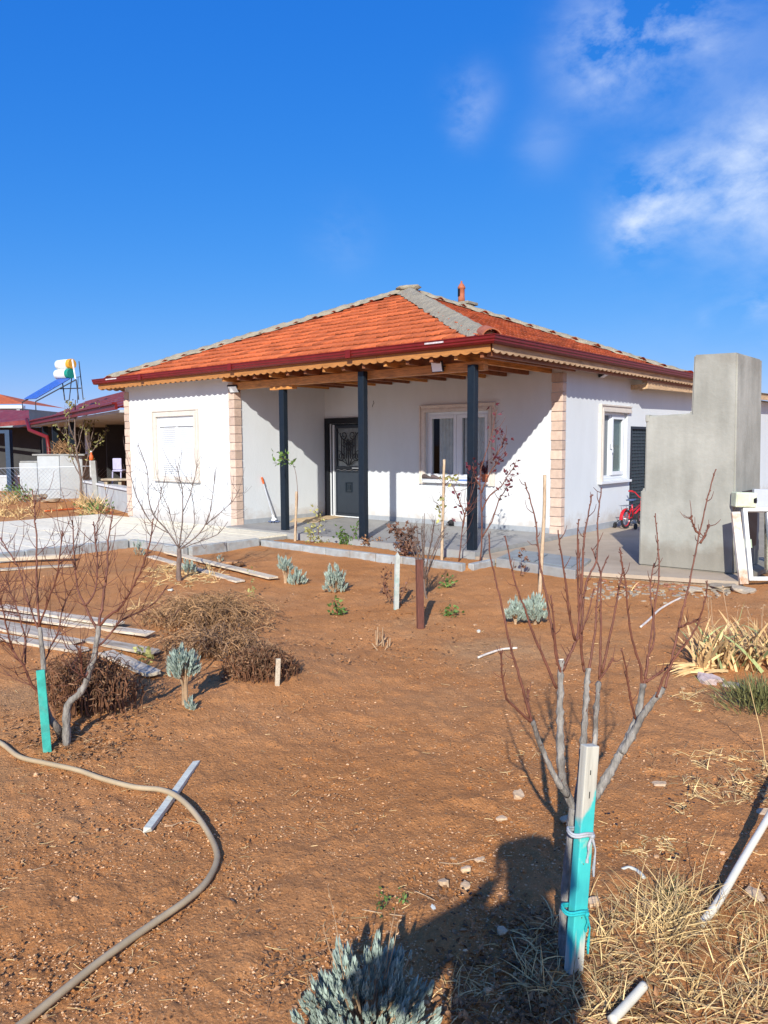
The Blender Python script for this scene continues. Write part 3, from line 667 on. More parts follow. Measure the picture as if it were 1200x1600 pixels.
# --- window D: right wall, left half open with screen, right half with blind
T = TX(0)
fd = window_root('w', T, WD, .055, .12); mid = WD[0] + .48
pane_box(fd, T, mid - .025, mid + .025, WD[2] + .056, WD[3] - .056, -.12, -.055)
wD = part(fd, 'window', M['pvc'], house, bevel=.004)
p = MB(); a, b_, c_, d_ = WD
for (e0, e1, t) in ((0, .05, .05), (.05, .10, .035), (.10, .13, .055)):
    pane_box(p, T, a - e1, a - e0, c_ - .04, d_ + e0, -.001, t); pane_box(p, T, a - e1, b_ + .10, d_ + e0, d_ + e1, -.001, t)
under(p, 'window_surround', M['surround_w'], wD, bevel=.004)
p = MB(); pane_box(p, T, a - .13, b_ + .08, c_ - .085, c_ - .041, -.001, .08); pane_box(p, T, a, b_, c_ - .04, c_, -.001, .03); under(p, 'window_sill', M['pvc'], wD, bevel=.004)
p = MB(); frame_ring(p, T, mid + .027, WD[1] - .057, WD[2] + .057, WD[3] - .057, .065, -.10, -.03); under(p, 'sash', M['pvc'], wD, bevel=.004)
p = MB(); pane_quad(p, T, mid + .092, WD[1] - .122, WD[2] + .122, WD[3] - .122, -.067); under(p, 'pane', M['glass'], wD)
M['blind'] = mat('pale_green_blind', (.50, .62, .58), .7, .05, 6, 0)
p = MB()
for i in range(40):
    z = WD[2] + .10 + i * .0275; vs = [T(u, z + q, d) for u in (mid + .05, WD[1] - .06) for (d, q) in ((-.098, 0), (-.088, .024))]
    p.add(vs, [(0, 1, 3, 2)])
under(p, 'blind', M['blind'], wD)
M['screen'] = mat('grey_insect_screen', (.20, .22, .23), .7, .05, 30, .1)
p = MB(); pane_box(p, T, WD[0] + .057, mid - .026, WD[2] + .057, WD[3] - .057, -.10, -.092); under(p, 'insect_screen', M['screen'], wD)
p = MB(); pane_box(p, T, mid - .02, mid + .005, 1.38, 1.5, -.03, .0); pane_box(p, T, mid - .018, mid + .003, 1.31, 1.4, 0, .012); under(p, 'window_handle', M['pvc'], wD)

# --- front door
T = TY(0)
p = MB(); frame_ring(p, T, DD[0] - .11, DD[1] + .07, -.11, DD[3] + .09, .115, -.03, .035)
for i, vv in enumerate(p.v):
    if vv[2] < 0.001: p.v[i] = (vv[0], vv[1], .001 + .0004 * (i % 3))
door = part(p, 'front_door', M['black'], house)
p = MB(); frame_ring(p, T, DD[0] + .004, DD[1] - .004, .004, DD[3] - .004, .022, -.06, -.008); under(p, 'white_trim', M['pvc'], door)
p = MB(); pane_box(p, T, DD[0] + .10, DD[0] + .128, .03, DD[3] - .05, -.05, .012); under(p, 'white_edge_strip', M['pvc'], door)
p = MB(); frame_ring(p, T, DD[0] + .028, DD[1] - .028, .028, DD[3] - .028, .07, -.07, -.03); under(p, 'inner_frame', M['anthracite'], door)
a, b_ = DD[0] + .15, DD[1] - .045
lf = MB(); zt, zm = DD[3] - .06, .98
pane_box(lf, T, a, b_, .03, zm, -.06, -.012)
pane_box(lf, T, a, a + .05, zm, zt, -.06, -.012); pane_box(lf, T, b_ - .05, b_, zm, zt, -.06, -.012); pane_box(lf, T, a + .05, b_ - .05, zt - .06, zt, -.06, -.012); pane_box(lf, T, a + .05, b_ - .05, zm, zm + .06, -.06, -.012)
leaf_o = under(lf, 'door_leaf', M['door_blue'], door, bevel=.004)
p = MB(); pane_box(p, T, a + .05, b_ - .05, zm + .06, zt - .06, -.05, -.044)
M['frosted'] = mat('frosted_door_glass', (.20, .22, .22), .25, .15, 10, .2, spec=.7)
under(p, 'door_glass', M['frosted'], door)
p = MB(); cx = (a + b_) / 2; hw = (b_ - a) / 2 - .06; zc = (zm + zt) / 2
def curve(fn, n_=14, r_=.009): p.tube([T(*fn(i / n_), .004) for i in range(n_ + 1)], r_, 5)
def spiral(cx_, cz_, r_, turns, a0, sgn): return lambda t: (cx_ + sgn * r_ * (1 - .75 * t) * math.cos(a0 + turns * 2 * math.pi * t), cz_ + r_ * (1 - .75 * t) * math.sin(a0 + turns * 2 * math.pi * t))
for s_ in (-1, 1):
    curve(spiral(cx + s_ * .12, zt - .20, .10, 1.4, 2.6, -s_), 20)
    curve(spiral(cx + s_ * .09, zt - .36, .085, 1.4, -2.6, -s_), 20)
    curve(spiral(cx + s_ * .20, zm + .26, .09, 1.4, -2.2, -s_), 20)
    curve(lambda t, s_=s_: (cx + s_ * (hw * (1 - t) ** 1.5 + .02 * t), zt - .10 - t * .42))
    curve(lambda t, s_=s_: (cx + s_ * (.02 + hw * t ** 1.2), zm + .08 + math.sin(t * 1.5) * .13))
    curve(lambda t, s_=s_: (cx + s_ * (.02 + hw * .8 * t), zm + .08 + math.sin(t * 1.5) * .30))
    for u in (.055, .12, .185): curve(lambda t, u=u, s_=s_: (cx + s_ * u, zm + .22 + (zt - zm - .62 + u) * t), 3, .012)
curve(lambda t: (cx, zm + .08 + t * (zt - zm - .40)), 3, .012)
for z in (zt - .3, zm + .32): p.lathe([(.02, 0), (.03, .01), (.02, .02)], T(cx, z, .0), Vector((0, -1, 0)), 10)
under(p, 'wrought_iron_grille', M['black'], door)
p = MB(); frame_ring(p, T, cx - .09, cx + .09, .52, .72, .02, -.012, .006); pane_box(p, T, cx - .05, cx + .05, .565, .675, -.012, .004); under(p, 'letter_panel', M['anthracite'], door, bevel=.003)
p = MB(); frame_ring(p, T, a + .03, b_ - .03, .08, .93, .012, -.012, -.004); under(p, 'panel_moulding', M['anthracite'], door, bevel=.002)
p = MB(); pane_box(p, T, b_ - .045, b_ - .015, .86, 1.10, -.012, .002); pane_box(p, T, b_ - .24, b_ - .02, 1.0, 1.022, .03, .05); pane_box(p, T, b_ - .04, b_ - .02, 1.0, 1.022, .002, .03); p.lathe([(.018, 0), (.018, .02)], T(b_ - .03, .91, .002), Vector((0, -1, 0)), 10)
p.tube([T(a + .05 + i * .03, .965 + .008 * math.sin(i), .006) for i in range(int((b_ - a - .1) / .03))], .006, 5)
under(p, 'door_handle', M['chrome'], door, bevel=.002)
# --- dark lattice door on the right wall
T = TX(0)
p = MB(); frame_ring(p, T, DR[0] + .001, DR[1] - .001, 0.001, DR[3] - .001, .05, -.05, .01)
ld = part(p, 'side_door', M['anthracite'], house)
p = MB(); pane_box(p, T, DR[0] + .051, DR[1] - .051, .052, DR[3] - .051, -.045, -.035); under(p, 'door_panel', M['black'], ld)
p = MB()
for i in range(1, 10): u = DR[0] + .05 + i * (DR[1] - DR[0] - .1) / 10; pane_box(p, T, u - .006, u + .006, .055, DR[3] - .055, -.0345, -.012)
for i in range(1, 26): z = .05 + i * (DR[3] - .1) / 26; pane_box(p, T, DR[0] + .052, DR[1] - .052, z - .006, z + .006, -.034, -.010)
M['lattice'] = mat('slate_lattice', (.035, .05, .065), .4, .1, 12, 0)
under(p, 'door_lattice', M['lattice'], ld)

# --- roof
EX0, EX1, EY0, EY1, EZ = -9.41, .40, -2.74, 5.35, 2.86
AP = Vector((-4.51, 1.68, 4.74))
corners = [Vector((EX0, EY0, EZ)), Vector((EX1, EY0, EZ)), Vector((EX1, EY1, EZ)), Vector((EX0, EY1, EZ))]
under_z = Vector((0, 0, -.07))
p = MB()
ap2 = AP + under_z
p.add([c + under_z for c in corners] + [ap2], [(0, 1, 4), (1, 2, 4), (2, 3, 4), (3, 0, 4)])
p.add([c + under_z * 1.6 for c in corners] + [ap2 + Vector((0, 0, -.12))], [(4, 1, 0), (4, 2, 1), (4, 3, 2), (4, 0, 3)])
roof = part(p, 'roof', M['terracotta'], house)
def under_h(mb, name, m, par=None, **k):
    o = mb.build(name, m, par or roof, **k); o.data.transform(Matrix.Translation(-house.location)); return o
# tile mesh: interlocking tile, two troughs, thickness, local x across, y up the slope, z out
TW, TL, EXPO = .245, .38, .315
def tile_mesh():
    mb = MB(); prof = []
    n_ = 10
    for i in range(n_ + 1):
        t = i / n_; z = .012 * abs(math.sin(t * 2 * math.pi)) ** .8 + (.012 if t > .93 else 0)
        prof.append((t * TW - TW / 2, z))
    k = len(prof)
    top0 = [(x, 0, z + .044) for x, z in prof]; top1 = [(x, TL, z + .002) for x, z in prof]
    bot0 = [(x, 0, z + .014) for x, z in prof]
    mb.add(top0 + top1 + bot0, [(i, i + 1, k + i + 1, k + i) for i in range(k - 1)] + [(2 * k + i, 2 * k + i + 1, i + 1, i) for i in range(k - 1)] + [(0, k, 2 * k), (k - 1, 3 * k - 1, 2 * k - 1)])
    return mb
tm = tile_mesh()
tiles = []
for (a, b_) in ((0, 1), (1, 2), (2, 3), (3, 0)):
    A_, B_ = corners[a], corners[b_]; ex = (B_ - A_).normalized(); L_ = (B_ - A_).length
    s0 = (AP - A_).dot(ex); foot = A_ + ex * s0; ey = (AP - foot); SL = ey.length; ey.normalize(); ez = ex.cross(ey)
    nc = int(SL / EXPO)
    for c in range(nc + 1):
        yv = c * EXPO - .05; ym = min(yv + .12, SL)
        x0 = s0 * (ym / SL); x1 = L_ - (L_ - s0) * (ym / SL)
        if c == 0: x0, x1 = .03, L_ - .03
        off = 0.0
        k = math.floor(x0 / TW)
        while k * TW < x1:
            xa, xb = max(k * TW, x0), min((k + 1) * TW, x1); k += 1
            if xb - xa < .05: continue
            pos = A_ + ex * ((xa + xb) / 2) + ey * yv + ez * (-.045 + random.uniform(-.003, .004))
            tilt = random.uniform(-.012, .012)
            Mx = Matrix((ex, ey, ez)).transposed().to_4x4() @ Matrix.Rotation(tilt, 4, 'Z') @ Matrix.Diagonal(((xb - xa) / TW, 1, 1, 1)); Mx.translation = pos
            vis = 0 if a in (0, 1) else 1000
            tiles.append((vis + depth(pos) * (1 if a == 0 else 1.5), Mx))
tiles.sort(key=lambda t: t[0])
tmesh = None; rest = MB()
for i, (k, Mx) in enumerate(tiles):
    if i < 298:
        if tmesh is None:
            me = bpy.data.meshes.new('roof_tile'); me.from_pydata(tm.v, [], tm.f); me.materials.append(M['tile']); tmesh = me
            me.polygons.foreach_set('use_smooth', [True] * len(me.polygons)); me.update()
        o = bpy.data.objects.new('roof_tile', tmesh); col.objects.link(o); o.parent = roof
        M2 = Mx.copy(); M2.translation = Mx.translation - house.location
        o.matrix_basis = M2
    else:
        rest.add([Mx @ Vector(v) for v in tm.v], tm.f)
M['tile_rest'] = mat('terracotta_tile_joined', (.46, .108, .032), .75, .18, 7, .3, 60, island=.26, dirt=(.30, .055, .035), dirt_amt=.5)
o = under_h(rest, 'roof_tiles', M['tile_rest']); o['kind'] = 'stuff'
# mortar bands with embedded ridge caps down the four hips
def hip(c, wA, wB, e1, e2):
    a = AP + Vector((0, 0, .03)); b_ = c + (a - c).normalized() * .18; d = (b_ - a); n_ = 90; mb = MB(); seg = 12; vs = []
    dn = d.normalized()
    for i in range(n_ + 1):
        t = i / n_; q = a + d * t
        ln = d.length * t
        cap = (.5 + .5 * math.cos((ln / .34 % 1) * math.pi)) * (.35 if c.y > 0 else .7)   # stepped overlap of the buried caps
        for j_ in range(seg + 1):
            s_ = j_ / seg * 2 - 1
            side = e1 if s_ < 0 else e2
            w_ = (wA if s_ < 0 else wB) * (1 + .22 * mnoise.noise(Vector((ln * 3.1, s_ * 2, 7))) + .14 * mnoise.noise(Vector((ln * 13, s_, 3))))
            hz = .065 * (1 - abs(s_) ** 2.2) * (1 + .25 * cap) + .022 * mnoise.noise(Vector((ln * 7, s_ * 3, c.x))) + .012 * mnoise.noise(Vector((ln * 22, s_ * 9, c.x)))
            vs.append(q + side * abs(s_) * w_ + Vector((0, 0, hz - .005)))
    mb.add(vs, [(i * (seg + 1) + j_, i * (seg + 1) + j_ + 1, (i + 1) * (seg + 1) + j_ + 1, (i + 1) * (seg + 1) + j_) for i in range(n_) for j_ in range(seg)])
    return mb
for idx, c in enumerate(corners):
    # directions lying in the two faces, perpendicular to the hip
    d = (c - AP).normalized(); prv, nxt_ = corners[idx - 1], corners[(idx + 1) % 4]
    def inface(o_):
        nface = (c - AP).cross(o_ - AP).normalized(); e = nface.cross(d); 
        if e.dot(o_ - c) < 0: e = -e
        return e.normalized()
    under_h(hip(c, .13 if idx != 1 else .24, .13 if idx != 1 else .20, inface(prv), inface(nxt_)), 'hip_mortar', M['mortar'], smooth=True)
p = MB(); p.rock(AP + Vector((0, 0, .05)), .25, .25, .09, 4, 2); under_h(p, 'apex_mortar', M['mortar'], smooth=True)
# open clay ridge cap at the near corner
c = corners[1]; d = (AP - c).normalized(); sd_ = d.cross(Vector((0, 0, 1))).normalized(); uu = sd_.cross(d)
p = MB(); vs = []
for q, rr in ((0, .135), (.36, .12)):
    for r_ in (rr, rr - .018):
        for i in range(11):
            an = math.pi * i / 10; vs.append(c + d * (q + .02) + Vector((0, 0, .0)) + sd_ * math.cos(an) * r_ + uu * math.sin(an) * r_ * .85)
k = 11; fs = []
for i in range(10):
    fs += [(i, i + 1, 2 * k + i + 1, 2 * k + i), (k + i, 3 * k + i, 3 * k + i + 1, k + i + 1), (i, k + i, k + i + 1, i + 1)]
p.add(vs, fs); under_h(p, 'ridge_cap_tile', M['terracotta'], smooth=False)
p = MB(); p.rock(c + d * .2 + Vector((0, 0, .01)), .09, .09, .07, 9, 2); under_h(p, 'mortar_plug', M['mortar'], smooth=True)
# soffit deck of boards over porch and eaves
p = MB(); n_b = 0
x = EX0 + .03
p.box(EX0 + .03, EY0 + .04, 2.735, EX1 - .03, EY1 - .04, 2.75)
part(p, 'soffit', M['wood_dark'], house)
# rafters over the porch
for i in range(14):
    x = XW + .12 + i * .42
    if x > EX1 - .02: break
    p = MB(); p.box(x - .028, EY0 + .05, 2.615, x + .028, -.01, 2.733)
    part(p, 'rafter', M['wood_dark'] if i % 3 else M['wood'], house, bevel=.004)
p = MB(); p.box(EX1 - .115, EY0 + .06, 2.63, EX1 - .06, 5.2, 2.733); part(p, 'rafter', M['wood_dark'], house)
# porch beam
p = MB(); p.box(XW + .03, YF - .06, 2.485, .06, YF + .055, 2.613); part(p, 'porch_beam', M['wood'], house, bevel=.006)
p = MB(); p.box(-4.32, YF - .065, 2.425, -3.76, YF + .06, 2.482); part(p, 'bearing_block', M['wood'], house, bevel=.006)
# posts
for (x, top, bot) in ((-4.05, 2.423, -.02), (-2.11, 2.60, -.06), (-.08, 2.56, -.16)):
    p = MB(); yy = YF - .04 if x > -3 else YF
    yy = YF - .115 if x > -3 else YF
    zt_ = top if x < -3 else top
    p.box(x - .06, yy - .05, bot, x + .06, yy + .05, zt_)
    po = part(p, 'porch_post', M['anthracite'], house, bevel=.008)
    p = MB(); p.box(x - .075, yy - .065, bot - .0, x + .075, yy + .065, bot + .012) if False else None
# extra footing under the two outer posts
p = MB(); p.box(-2.22, YF - .26, -.3, -2.0, YF - .251, -.062); p.box(-.2, YF - .26, -.3, .05, YF - .251, -.162)
# scalloped fascia boards
def fascia(a, b_, nrm, ztop, zmid, amp, pitch, m, name='fascia_board', th=.02):
    a = Vector(a); b_ = Vector(b_); d = b_ - a; Lh = d.length; d.normalize(); n_ = int(Lh / pitch) * 6; mb = MB(); vs = []
    for i in range(n_ + 1):
        t = i / n_ * Lh; q = a + d * t; zb = zmid - amp * abs(math.sin(math.pi * t / pitch)) ** .7
        for o_ in (0, th):
            vs += [q + nrm * o_ + Vector((0, 0, zb)), q + nrm * o_ + Vector((0, 0, ztop))]
    fs = []
    for i in range(n_):
        s_ = 4 * i; fs += [(s_ + 2, s_ + 6, s_ + 7, s_ + 3), (s_ + 1, s_ + 5, s_ + 4, s_), (s_, s_ + 4, s_ + 6, s_ + 2)]
    fs += [(0, 2, 3, 1), (4 * n_ + 1, 4 * n_ + 3, 4 * n_ + 2, 4 * n_)]
    mb.add(vs, fs); return part(mb, name, m, house)
M['wood_f'] = mat('varnished_fascia', (.42, .18, .05), .5, .2, 4, .2, 40, stretch=(1, 1, 9), dirt=(.28, .11, .03), dirt_amt=.4)
M['wood_f2'] = mat('weathered_fascia', (.50, .33, .19), .7, .2, 4, .2, 40, stretch=(1, 1, 9), dirt=(.3, .18, .09), dirt_amt=.5)
nseg = 5
for i in range(nseg):
    x0 = EX0 + .02 + (EX1 - EX0 - .04) * i / nseg; x1 = EX0 + .02 + (EX1 - EX0 - .04) * (i + 1) / nseg - .004
    fascia((x0, EY0 + .012, 0), (x1, EY0 + .012, 0), Vector((0, -1, 0)), 2.80, 2.70, .038, .165, M['wood_f'])
for i in range(4):
    y0 = EY0 + .02 + (EY1 - EY0 - .04) * i / 4; y1 = EY0 + .02 + (EY1 - EY0 - .04) * (i + 1) / 4 - .004
    fascia((EX1 - .012, y0, 0), (EX1 - .012, y1, 0), Vector((1, 0, 0)), 2.80, 2.70, .038, .165, M['wood_f2'])
fascia((EX0 + .012, EY1, 0), (EX0 + .012, EY0, 0), Vector((-1, 0, 0)), 2.80, 2.70, .038, .165, M['wood_f2'])
# gutter: moulded channel swept round
def gutter(pts_, out):
    mb = MB(); prof = [(.0, 2.775), (.06, 2.775), (.085, 2.80), (.085, 2.82), (.10, 2.835), (.10, 2.865), (.112, 2.872), (.112, 2.884), (.095, 2.884), (.088, 2.84), (.07, 2.80), (.0, 2.79)]
    rings = []
    for (q, o_) in zip(pts_, out):
        rings.append([Vector(q) + Vector(o_) * d_ + Vector((0, 0, z)) for d_, z in prof])
    k = len(prof); vs = [v for r_ in rings for v in r_]
    fs = [(i * k + j_, i * k + (j_ + 1) % k, (i + 1) * k + (j_ + 1) % k, (i + 1) * k + j_) for i in range(len(rings) - 1) for j_ in range(k)]
    fs += [tuple(range(k)), tuple(range((len(rings) - 1) * k, len(rings) * k))[::-1]]
    return mb.add(vs, fs)
g0 = -.012
p = gutter([(EX0 - .06, EY0 - .009, 0), (EX1 + .009, EY0 - .009, 0)], [(0, -1, 0), (1, -1, 0)]); part(p, 'gutter', M['maroon'], house)
p = gutter([(EX1 + .009, EY0 - .009, 0), (EX1 + .009, EY1 + .05, 0)], [(1, -1, 0), (1, 0, 0)]); part(p, 'gutter', M['maroon'], house)
# gutter joints and stickers
for x in (-7.7, -4.9, -2.1):
    p = MB(); p.box(x, EY0 - .126, 2.77, x + .10, EY0 - .112, 2.89); part(p, 'gutter_joint', M['maroon'], house)
M['sticker'] = mat('worn_white_sticker', (.62, .55, .55), .6, .35, 40, 0)
for (x, ln) in ((-8.92, .42), (-.62, .32)):
    p = MB(); p.box(x, EY0 - .1135, 2.84, x + ln, EY0 - .1105, 2.862); part(p, 'gutter_sticker', M['sticker'], house)
# floodlights
def flood(pos, nrm, tilt=.5, sz=.1):
    pos = Vector(pos); nrm = Vector(nrm); sd = nrm.cross(Vector((0, 0, 1))).normalized(); f_ = (nrm * math.cos(tilt) - Vector((0, 0, 1)) * math.sin(tilt)); u_ = sd.cross(f_)
    if u_.z < 0: u_ = -u_
    Mx = Matrix((sd, f_, u_)).transposed().to_4x4(); Mx.translation = pos + nrm * .05
    mb = MB(); mb.box(-sz * .9, -.02, -sz * .72, sz * .9, .015, sz * .72, Mx); fl = part(mb, 'floodlight', M['lead'], house, bevel=.005)
    mb = MB(); mb.box(-sz * .78, .0155, -sz * .6, sz * .78, .019, sz * .6, Mx); under(mb, 'lamp_glass', M['lamp_face'], fl)
    mb = MB(); mb.tube([Mx @ Vector((-sz, -.01, 0)), pos + sd * -sz, pos + sd * sz, Mx @ Vector((sz, -.01, 0))], .006, 6); under(mb, 'bracket', M['lead'], fl)
flood((-.68, YF - .07, 2.575), (0, -1, 0), .25, .11)
flood((XW + .06, YF - .03, 2.50), (.35, -.93, 0), .75, .11)
flood((.02, 1.4, 2.66), (1, 0, 0), 1.1, .09)
# roof vent pipe
vx, vy = -3.35, 2.55
vz = AP.z - (vy - AP.y) * 0 - (vx - AP.x) * (AP.z - EZ) / (EX1 - AP.x)
vp = plane_y(721, 474, 2.6)
p = MB(); p.lathe([(.075, 0), (.075, .12), (.07, .13), (.07, .30), (.085, .31), (.085, .34), (.05, .40), (.02, .43), (.02, .47)], (vp.x, vp.y, vp.z), seg=14)
vent = part(p, 'chimney_vent', M['terracotta'], house, smooth=True)
p = MB(); p.box(vp.x - .09, vp.y - .012, vp.z + .15, vp.x - .066, vp.y + .03, vp.z + .31); p.box(vp.x - .03, vp.y - .085, vp.z + .15, vp.x + .01, vp.y - .064, vp.z + .30); under(p, 'vent_slot', M['black'], vent)
p = MB(); p.box(vp.x - .17, vp.y - .2, vp.z - .06, vp.x + .30, vp.y + .2, vp.z + .002); p.box(vp.x - .13, vp.y - .15, vp.z - .9, vp.x + .13, vp.y + .15, vp.z - .061); under(p, 'vent_base', M['mortar'], vent, bevel=.012)
# cable tail over the door
p = MB(); q0 = plane_y(583, 627, -.006); p.tube([q0 + Vector((.02 * math.sin(i), 0, -.02 * i + .012 * math.cos(i * 2))) for i in range(6)], .004, 5); part(p, 'cable_end', M['lead'], house)

# --- annex continuing behind the house
annex = empty('rear_annex', (-1.5, 9, 0), 'low white annex with timber fascia running on behind the right side of the house', 'annex')
part(wall_panel((-.004, 5.201, 0), (0, 1, 0), (1, 0, 0), 8.7, -.3, 2.62, []), 'wall', M['plaster'], annex)
part(wall_panel((-.004 - WT, 13.9, 0), (-1, 0, 0), (0, 1, 0), 5, -.3, 2.62, []), 'wall', M['plaster'], annex)
p = MB(); a = Vector((.30, 2.76, 2.545)); b_ = Vector((.30, 13.95, 2.72)); p.beam(a, b_, .04, .11); part(p, 'fascia_beam', M['wood_raw'], annex, bevel=.004)
p = MB(); p.beam(a + Vector((-.03, -.01, .075)), b_ + Vector((-.03, 0, .075)), .10, .035); part(p, 'fascia_trim', M['wood_f2'], annex)
p = MB(); p.beam((.001, 2.78, 2.53), (.28, 2.78, 2.53), .05, .09); p.beam((.12, 2.95, 2.50), (.12, 3.0, 2.50), .05, .05); part(p, 'bracket_timber', M['wood_raw'], annex)
p = MB()
for i in range(93):
    y0 = 2.74 + i * .12; z0 = 2.645 + i * .12 * .0156
    p.add([Vector((.36, y0, z0)), Vector((.36, y0 + .06, z0 + .022)), Vector((.36, y0 + .12, z0)), Vector((.02, y0, z0 + .03)), Vector((.02, y0 + .06, z0 + .052)), Vector((.02, y0 + .12, z0 + .03))], [(0, 1, 4, 3), (1, 2, 5, 4)])
part(p, 'corrugated_sheet', M['mortar'], annex)
p = MB(); p.prism([(.0, 5.45), (-5.0, 5.45), (-5.0, 13.9), (.0, 13.9)], 2.63, 2.66); part(p, 'roof_slab', M['concrete'], annex)

# ================================================================ OVEN BLOCK
oven = empty('outdoor_oven', (2.7, -1.4, -.06), 'tall stepped grey cement rendered outdoor oven block with chimney tower', 'oven')
p = MB()
p.prism([(2.11, -.06), (3.25, -.06), (3.20, 2.51), (2.71, 2.52), (2.70, 1.83), (2.15, 1.81), (2.155, .90), (2.11, .90)][::1], 0, 1, None)
yf, yb = -1.98, -.90
vs = [Vector((x, yf + (z * .012), z)) for x, z, _ in p.v[:8]] + [Vector((x, yb, z)) for x, z, _ in p.v[:8]]
q = MB(); k = 8; q.add(vs, [tuple(range(8)), tuple(range(8, 16))[::-1]] + [(i, 8 + i, 8 + (i + 1) % 8, (i + 1) % 8) for i in range(8)])
# subdivide for gentle unevenness
me = bpy.data.meshes.new('oven_body'); me.from_pydata(q.v, [], q.f); bm = bmesh.new(); bm.from_mesh(me)
bmesh.ops.recalc_face_normals(bm, faces=bm.faces)
bmesh.ops.bevel(bm, geom=[e for e in bm.edges], offset=.018, segments=2, affect='EDGES')
bmesh.ops.triangulate(bm, faces=bm.faces)
for v in bm.verts: v.co += Vector((mnoise.noise(v.co * 3), mnoise.noise(v.co * 3 + Vector((9, 0, 0))), mnoise.noise(v.co * 3 + Vector((0, 9, 0))))) * .008
bm.to_mesh(me); bm.free(); me.transform(Matrix.Translation(-oven.location)); me.materials.append(M['cement'])
o = bpy.data.objects.new('oven_body', me); col.objects.link(o); o.parent = oven
p = MB(); p.box(2.146, yf + .01, 1.74, 2.19, yb + .01, 1.828); part(p, 'shoulder_lip', M['cement'], oven, bevel=.01)
p = MB(); p.box(3.21, -1.7, .2, 3.26, -1.1, .9); part(p, 'fire_opening', M['black'], oven)

# ================================================================ SMALL STRUCTURES
lid = empty('inspection_chamber', (1.1, -2.5, -.1), 'low concrete inspection chamber with grey metal lid at the end of the garden bed', 'manhole')
c4 = [plane_z(775, 872, -.02), plane_z(899, 891, -.02), plane_z(924, 873, -.02), plane_z(806, 858, -.02)]
poly = [(v.x, v.y) for v in c4]
p = MB(); p.prism(poly, -.3, -.02); part(p, 'chamber', M['concrete'], lid, bevel=.008)
cc = sum((Vector((a, b_)) for a, b_ in poly), Vector((0, 0))) / 4
for t0, t1 in ((.05, .48), (.5, .93)):
    e = lambda u, v_: (1 - v_) * ((1 - u) * Vector(poly[0]) + u * Vector(poly[1])) + v_ * ((1 - u) * Vector(poly[3]) + u * Vector(poly[2]))
    pl = [e(t0, .1), e(t1, .1), e(t1, .85), e(t0, .85)]
    p = MB(); p.prism([(v.x, v.y) for v in pl], -.019, -.004); part(p, 'metal_lid', M['anthracite'] if False else mat('dull_grey_lid', (.22, .25, .26), .5, .15, 6, .1), lid, bevel=.003)

# --- old window frame leaning by the oven
fr = empty('salvaged_window', (3.45, -2.1, -.1), 'old white window unit leaning upright beside the cement oven, at the right edge', 'window frame')
bl = at(1160, 912, 8.55); tl_ = at(1150, 794, 8.78); br = bl + Vector((.62, .50, .0)); tr_ = tl_ + Vector((.62, .50, .0))
def quadframe(bl, br, tl_, tr_, w_, th):
    X_ = (br - bl).normalized(); Z_ = (tl_ - bl).normalized(); Y_ = Z_.cross(X_).normalized(); W_ = (br - bl).length; H_ = (tl_ - bl).length
    return lambda u, z, d: bl + X_ * u - Y_ * d * -1 + Z_ * z, W_, H_
Tq, Wq, Hq = quadframe(bl, br, tl_, tr_, .05, .05)
p = MB(); frame_ring(p, Tq, 0.07, Wq, .03, Hq, .045, -.03, .03); part(p, 'outer_frame', M['pvc_dirty'], fr, bevel=.004)
p = MB(); pane_box(p, Tq, Wq * .42, Wq * .42 + .06, .086, Hq - .056, -.03, .035); part(p, 'mullion', M['pvc'], fr, bevel=.004)
p = MB(); frame_ring(p, Tq, Wq * .42 + .065, Wq - .06, .09, Hq - .06, .05, -.025, .04); part(p, 'sash', M['pvc'], fr, bevel=.004)
p = MB(); pane_quad(p, Tq, .126, Wq * .42 - .002, .086, Hq - .056, .0); part(p, 'pane', M['glass'], fr)
p = MB(); pane_quad(p, Tq, Wq * .42 + .116, Wq - .112, .142, Hq - .112, .0); part(p, 'pane', M['glass'], fr)
p = MB(); pane_box(p, Tq, Wq * .42 + .075, Wq * .42 + .095, .40, .52, .04, .06); pane_box(p, Tq, Wq * .42 + .03, Wq * .42 + .095, .50, .52, .06, .075); part(p, 'handle', M['pvc'], fr)
p = MB(); pane_box(p, Tq, .02, .16, .42, .52, .034, .045); part(p, 'corner_plate', M['cream'], fr)
rp = empty('rusty_metal_post', (3.4, -2.2, -.1), 'white metal bar with rust stains leaning beside the old window unit', 'metal bar')
p = MB(); a = at(1162, 913, 8.45); b_ = at(1149, 800, 8.6); p.beam(a, b_, .095, .045, upv=-FH); part(p, 'bar', M['rust'], rp, bevel=.004)
cb = empty('cream_metal_box', (3.3, -2.0, .9), 'dented cream enamel box resting on top of the rusty bar', 'metal box')
p = MB(); c = at(1164, 781, 8.75)
Mx = Matrix((RH, FH, Vector((0, 0, 1)))).transposed().to_4x4() @ Matrix.Rotation(R(2), 4, 'Y'); Mx.translation = c
p.box(-.12, -.04, -.085, .12, .10, .085, Mx); part(p, 'box_body', M['cream'], cb, bevel=.012)
p = MB(); p.box(-.105, -.046, -.07, .05, -.041, .07, Mx); part(p, 'box_front', M['cream'], cb, bevel=.004)
p = MB(); p.rock(Mx @ Vector((.09, -.042, 0)), .028, .006, .05, 3, 2); part(p, 'dark_hole', M['black'], cb)
gp_ = empty('grey_panel', (3.6, -1.9, .9), 'flat grey board lying behind the cream box at the right edge of the yard', 'board')
p = MB(); c = at(1205, 778, 9.0); Mx2 = Mx.copy(); Mx2.translation = c; p.box(-.22, -.03, -.12, .30, .03, .10, Mx2); part(p, 'board', M['panel_grey'], gp_, bevel=.006)
pb = empty('wooden_prop', (3.6, -1.8, -.1), 'plain grey timber prop standing behind the old window unit', 'timber')
